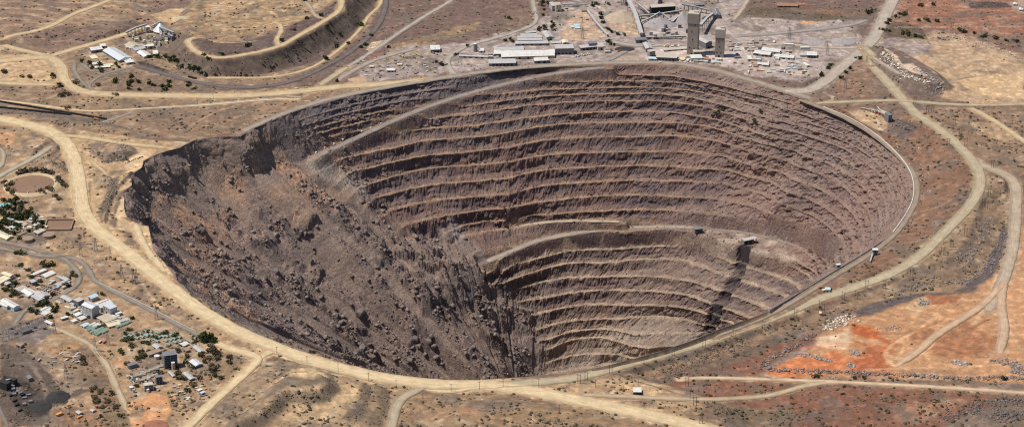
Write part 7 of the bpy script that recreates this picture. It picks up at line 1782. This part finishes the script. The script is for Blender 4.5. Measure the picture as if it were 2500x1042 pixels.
# rock berms of the red pad, white rock crest, dump slopes
def berm(px_pts, n, wid, c, sz, up=0.6):
    n = int(n * (.95 if sz >= 1.5 else 1.3))
    l = smooth_line(land(px_pts), 4.0); i = rb.integers(0, len(l), n)
    p = l[i] + np.column_stack([rb.normal(0, wid, (n, 2)), np.zeros(n)]); p[:, 2] = samp(GZ, p[:, 0], p[:, 1]) + up * np.exp(-((p[:, 0] - l[i, 0]) ** 2 + (p[:, 1] - l[i, 1]) ** 2) / (wid * wid * 1.5))
    return p, np.array(c) * np.array([.86, .80, .75]) * (1 + .7 * (rb.random((n, 1)) - .5)), sz * (.24 + .42 * rb.pareto(2.6, n).clip(0, 3.6))
parts_ = [berm(T(3,3,'500,170 300,290 60,400 10,470 120,515 400,510 700,520 1000,540 1400,560 1800,580 2000,595 2300,575 2520,590'), 2100, 5.5, (.25, .225, .22), 1.5, 1.6),
          berm(T(3,3,'330,355 500,380 650,420'), 260, 4, (.33, .31, .32), 1.7), berm(T(3,3,'2200,420 2330,420 2420,480 2400,540'), 380, 7, (.31, .29, .30), 1.8, 1.2),
          berm(T(3,3,'1800,430 1920,450'), 160, 4, (.37, .35, .36), 1.7), berm(T(3,3,'820,440 870,460 840,480'), 110, 4, (.34, .32, .31), 1.6), berm(T(3,3,'850,320 900,370 860,340'), 110, 5, (.31, .28, .27), 1.5),
          berm(T(3,3,'1130,120 1300,100'), 120, 5, (.31, .28, .26), 1.6), berm(T(3,2,'1480,830 1580,830 1500,870'), 220, 5, (.35, .32, .30), 1.6), berm(T(3,2,'1850,500 1950,420 2030,320 2100,180 2150,60'), 700, 8, (.29, .275, .28), 1.3),
          berm(T(3,2,'1250,780 1400,700 1600,640 1850,660 2050,600 2200,400 2280,200'), 1100, 7, (.23, .215, .215), 1.4),
          berm(T(3,0,'1140,505 1200,560 1280,620 1350,680 1300,700 1420,740 1560,785'), 700, 7, (.60, .55, .49), 1.9, 1.2), berm(T(3,0,'1480,650 1600,740 1700,800 1640,890'), 420, 7, (.35, .33, .32), 1.8),
          berm(T(3,0,'1640,300 1900,370 2200,450 2450,560'), 800, 13, (.48, .41, .34), 1.5), berm(T(3,3,'600,110 750,50 830,10'), 420, 9, (.64, .57, .48), 1.8),
          berm(T(3,3,'1950,880 2200,800 2450,780'), 700, 10, (.18, .165, .165), 1.6), berm(T(3,3,'2200,930 2470,930'), 500, 11, (.17, .155, .155), 1.6), berm(T(3,3,'1700,970 1900,900 2100,900'), 400, 9, (.18, .165, .165), 1.5),
          berm(T(1,3,'60,935 230,765 340,710 450,740 560,760 660,720 730,650 700,590'), 420, 6, (.19, .165, .14), 1.0), berm(T(1,3,'1060,680 1050,820 980,940 860,1042'), 260, 8, (.18, .15, .125), .9), berm(T(1,3,'1230,700 1240,850 1180,960 1100,1042'), 220, 9, (.19, .155, .13), .9),
          berm(T(0,1,'1050,680 1080,760 1000,900 960,1000'), 420, 5, (.2, .18, .16), 1.4), berm(T(0,1,'980,520 1100,500 1180,480'), 240, 5, (.2, .18, .17), 1.5), berm(T(0,1,'980,340 1100,330 1200,380 1100,440'), 300, 7, (.2, .18, .17), 1.5), berm(T(0,1,'480,520 560,560 640,620'), 160, 4, (.24, .21, .18), 1.2),
          berm(T(2,3,'1400,560 1700,440 2000,330 2300,230'), 900, 14, (.17, .14, .12), 1.2), berm(T(3,1,'1230,190 1330,140 1430,200'), 420, 9, (.2, .185, .195), 1.2),
          berm(T(3,1,'1280,330 1400,440 1480,560 1560,640 1540,760 1530,900'), 220, 9, (.55, .48, .40), 1.2), berm(T(1,0,'1060,480 1130,410 1270,380'), 160, 5, (.62, .54, .42), 1.4)]
pp = np.concatenate([a for a, b, c in parts_]); cc_ = np.concatenate([b for a, b, c in parts_]); rad = np.concatenate([c for a, b, c in parts_]); n = len(pp)
joined('spoil_rock', [rock_t(s + 40) for s in range(8)], pp, np.stack([rad * 1.2, rad, rad], 1), rb.random(n) * 6.28, cc_, MAT_RUB, 'broken spoil rock along dump slopes and pad edges')
# ---- boulders large enough to pick out
def boulder_mesh(seed):
    r = np.random.default_rng(seed); bm = bmesh.new(); bmesh.ops.create_icosphere(bm, subdivisions=2, radius=1.05)
    cuts = [(Vector(r.normal(size=3)).normalized(), .45 + .4 * r.random()) for _ in range(9)]
    for v in bm.verts:
        for d, k in cuts:
            e = v.co.dot(d) - k
            if e > 0: v.co -= d * e * .92
        v.co *= 1 + .1 * (r.random() - .5)
    me = bpy.data.meshes.new('boulder'); bm.to_mesh(me); bm.free(); me.materials.append(M['rock']); return me
BOULD = [boulder_mesh(s) for s in range(6)]
def boulder(x, y, s, label, group=None, mat=None):
    o = bpy.data.objects.new('boulder', random.choice(BOULD)); col.objects.link(o)
    o.location = on(x, y) + Vector((0, 0, s * .25)); o.scale = (s * random.uniform(.8, 1.3), s * random.uniform(.8, 1.1), s * random.uniform(.7, 1.2)); o.rotation_euler = (random.uniform(-.4, .4), random.uniform(-.4, .4), random.uniform(0, 6.3))
    if mat: o.material_slots[0].link = 'OBJECT'; o.material_slots[0].material = M[mat]
    tag(o, label, 'boulder', group)
boulder(*t1(1,2,1000,965), 13, 'largest lone dark boulder low on the failed slope')
boulder(*t1(1,2,205,560), 9, 'dark pointed boulder on the smooth left part of the failed slope')
for s_ in (T(0,2,'1840,140 1860,170 1880,120 1750,200 1800,190 1900,160 2080,280 2130,310 2110,400 2200,470 2250,460 2290,440 2330,420 1730,190'), ):
    for x, y in s_: boulder(x, y, random.uniform(5, 9), 'dark block in the boulder field near the left cliff', 'blocks near the left cliff')
for x, y in T(1,2,'230,80 260,110 200,90 150,130 440,190 480,200 530,190 420,230 590,130 560,340 570,380 540,470 790,440 1050,190 1120,90 1160,100 1160,520 1240,520 1180,580 1100,690 1080,640 1390,630 1870,880 2100,780 2000,830 330,990 780,980 820,1030 640,800'):
    boulder(x, y, random.uniform(4, 8), 'large angular block in the middle of the failed slope', 'blocks in the middle of the failure')
for x, y in T(1,3,'980,270 1030,300 1060,340 960,360 1090,280 1110,330 1530,220 1560,280 1680,190 1650,240 1700,300 1720,390 1480,440 1500,300 1620,360 330,40 830,60 2190,420 2200,450 2150,380 2060,300 2000,360 2370,300'):
    boulder(x, y, random.uniform(5, 9.5), 'dark crag block at the foot of the failed slope', 'crag blocks at the slope foot')
for x, y in T(1,1,'520,478 588,436 668,392 756,352 834,312 922,280 1018,238 1105,204 1198,168'): boulder(x, y, 2.6, 'white-painted marker boulder along the upper pit ramp', 'marker boulders on the ramp', 'wrock')
for x, y in T(0,1,'1180,538 1200,530 1220,524 1240,516 1258,508 1276,500 1296,492 1312,486 1328,480 1344,476'): boulder(x, y, 2.4, 'dark boulder in the dotted row across the pale cliff-top track', 'boulder row at the cliff top')
for x, y in T(3,0,'1055,440 1075,444 1100,450 1128,462 1148,472'): boulder(x, y, 2.6, 'dark boulder in the short row beside the grey gravel fan', 'boulder row by the gravel fan')
# ------------------------------------------------------------------ look-alikes: say which one, by the nearest landmark
LANDMARKS = [(75,450,'round settling pond'),(12,498,'turquoise roof'),(230,735,'tallest refinery block'),(415,880,'dark process tower'),(505,825,'big tree clump'),(60,690,'pale-roofed workshops'),
 (140,555,'brown basin'),(70,580,'round tanks'),(390,1000,'orange clearing'),(140,970,'black coal heap'),(60,810,'electrical switchyard'),(390,70,'silver conical cover'),(290,130,'long white hall'),
 (240,155,'loop road'),(230,292,'coal trains'),(620,125,'flat tan dump'),(900,110,'pale rock outcrop'),(1060,115,'open vehicle shed'),(1300,125,'huge pale workshop'),(1160,115,'grey silo'),
 (1690,85,'taller shaft tower'),(1755,105,'shorter shaft tower'),(1650,25,'screening plant'),(1565,70,'steep grey gallery'),(1410,65,'bluish tarpaulins'),(1760,35,'curved dark shed'),(1920,145,'contractor compound'),
 (2160,40,'wide upper road'),(2210,160,'white rock crest'),(2400,10,'dark panel yard'),(2180,270,'dark crusher'),(2390,430,'outer road fork'),(2138,608,'blue chute'),(2050,645,'rim road cabin'),(2010,700,'roadside containers'),
 (1555,952,'white-roofed hut'),(2080,790,'white rock heap'),(1870,890,'rocky corner of the red pad'),(2030,932,'lower dirt-road junction'),(2340,885,'grey rock heap'),(1420,920,'haul road fork'),(635,870,'near road junction'),
 (880,770,'largest lone boulder'),(1828,585,'open pit shed'),(590,380,'deep cliff shadow'),(1190,690,'dark hollow under the ramp'),(900,855,'black crag'),(1060,840,'tall pinnacle'),(770,385,'foot of the upper ramp'),(500,560,'left boulder field'),
 (300,360,'dark rocky mound'),(350,395,'pale cliff-top track'),(200,640,'asphalt junction'),(300,720,'refinery road'),(1860,590,'platform edge'),(700,600,'middle of the failed slope'),(810,950,'hooked rock dump'),(2480,440,'outermost road bend'),(2300,560,'outer haul road curve'),(1720,250,'upper benches'),(340,470,'left cliff edge')]
ORD = ['nearest', 'second nearest', 'third nearest', 'fourth nearest', 'fifth nearest', 'sixth nearest', 'seventh nearest', 'eighth nearest', 'ninth nearest', 'tenth nearest'] + ['%sth nearest' % w for w in ('eleven', 'twelf', 'thirteen', 'fourteen', 'fifteen', 'sixteen', 'seventeen', 'eighteen', 'nineteen')] + ['twentieth nearest'] + [w + ' nearest' for w in ('twenty-first', 'twenty-second', 'twenty-third', 'twenty-fourth', 'twenty-fifth', 'twenty-sixth', 'twenty-seventh', 'twenty-eighth', 'twenty-ninth', 'thirtieth', 'thirty-first', 'thirty-second')]
NTH = ['first', 'second', 'third', 'fourth', 'fifth', 'sixth', 'seventh', 'eighth', 'ninth', 'tenth', 'eleventh', 'twelfth', 'thirteenth', 'fourteenth', 'fifteenth', 'sixteenth', 'seventeenth', 'eighteenth', 'nineteenth', 'twentieth', 'twenty-first', 'twenty-second', 'twenty-third', 'twenty-fourth', 'twenty-fifth', 'twenty-sixth']
def to_px(p):
    d = Vector(p) - _cam
    f = d.y * _cp - d.z * _sp; v = d.y * _sp + d.z * _cp
    return 1250 + d.x / f * F_PX, 521 - v / f * F_PX
SHORTS = {}
by = {}
for o in col.objects:
    if o.parent is None and o.get('label') and o.get('kind') != 'stuff': by.setdefault(o['label'], []).append(o)
for lab, os_ in by.items():
    if len(os_) < 2: continue
    short = lab
    for w in (' in the ', ' on the ', ' at the ', ' along the ', ' between the ', ' among the ', ' round the ', ' beside the ', ' below the ', ' around the ', ' by the ', ' shading ', ' of the ', ' scattered ', ' standing ', ' within ', ' parked ', ' crowded ', ' behind the ', ' right of ', ' growing ', ' near the ', ' above the ', ' beside '):
        i = short.find(w)
        if i > 8: short = short[:i]
    pxs = {o.name: to_px(o.location) for o in os_}
    if len(os_) <= 9 or os_[0]['category'] in ('wagon',):
        for k, o in enumerate(sorted(os_, key=lambda o: pxs[o.name][0])):
            base = lab if len(lab.split()) <= 11 or o['category'] == 'wagon' else short
            o['label'] = base + ', ' + ('leftmost of them' if k == 0 else NTH[min(k, 25)] + ' from the left')
        continue
    SHORTS.setdefault(short, []).extend((o, pxs[o.name]) for o in os_)
for short, li_ in SHORTS.items():
    cells_ = {}
    for o, (x, y) in li_:
        dd = [(math.hypot(x - a, (y - b) * 1.8), a, b, nm) for a, b, nm in LANDMARKS]; d_, a, b, nm = min(dd)
        dx, dy = x - a, (y - b) * 1.8
        rel = ('left of' if dx < 0 else 'right of') if abs(dx) > abs(dy) else ('beyond' if dy < 0 else 'in front of')
        cells_.setdefault((nm, rel), []).append((d_, o))
    for (nm, rel), li in cells_.items():
        for k, (d_, o) in enumerate(sorted(li, key=lambda t: t[0])):
            o['label'] = '%s, %s%s the %s' % (short, '' if len(li) == 1 else (ORD[min(k, 31)] + ' '), rel, nm)
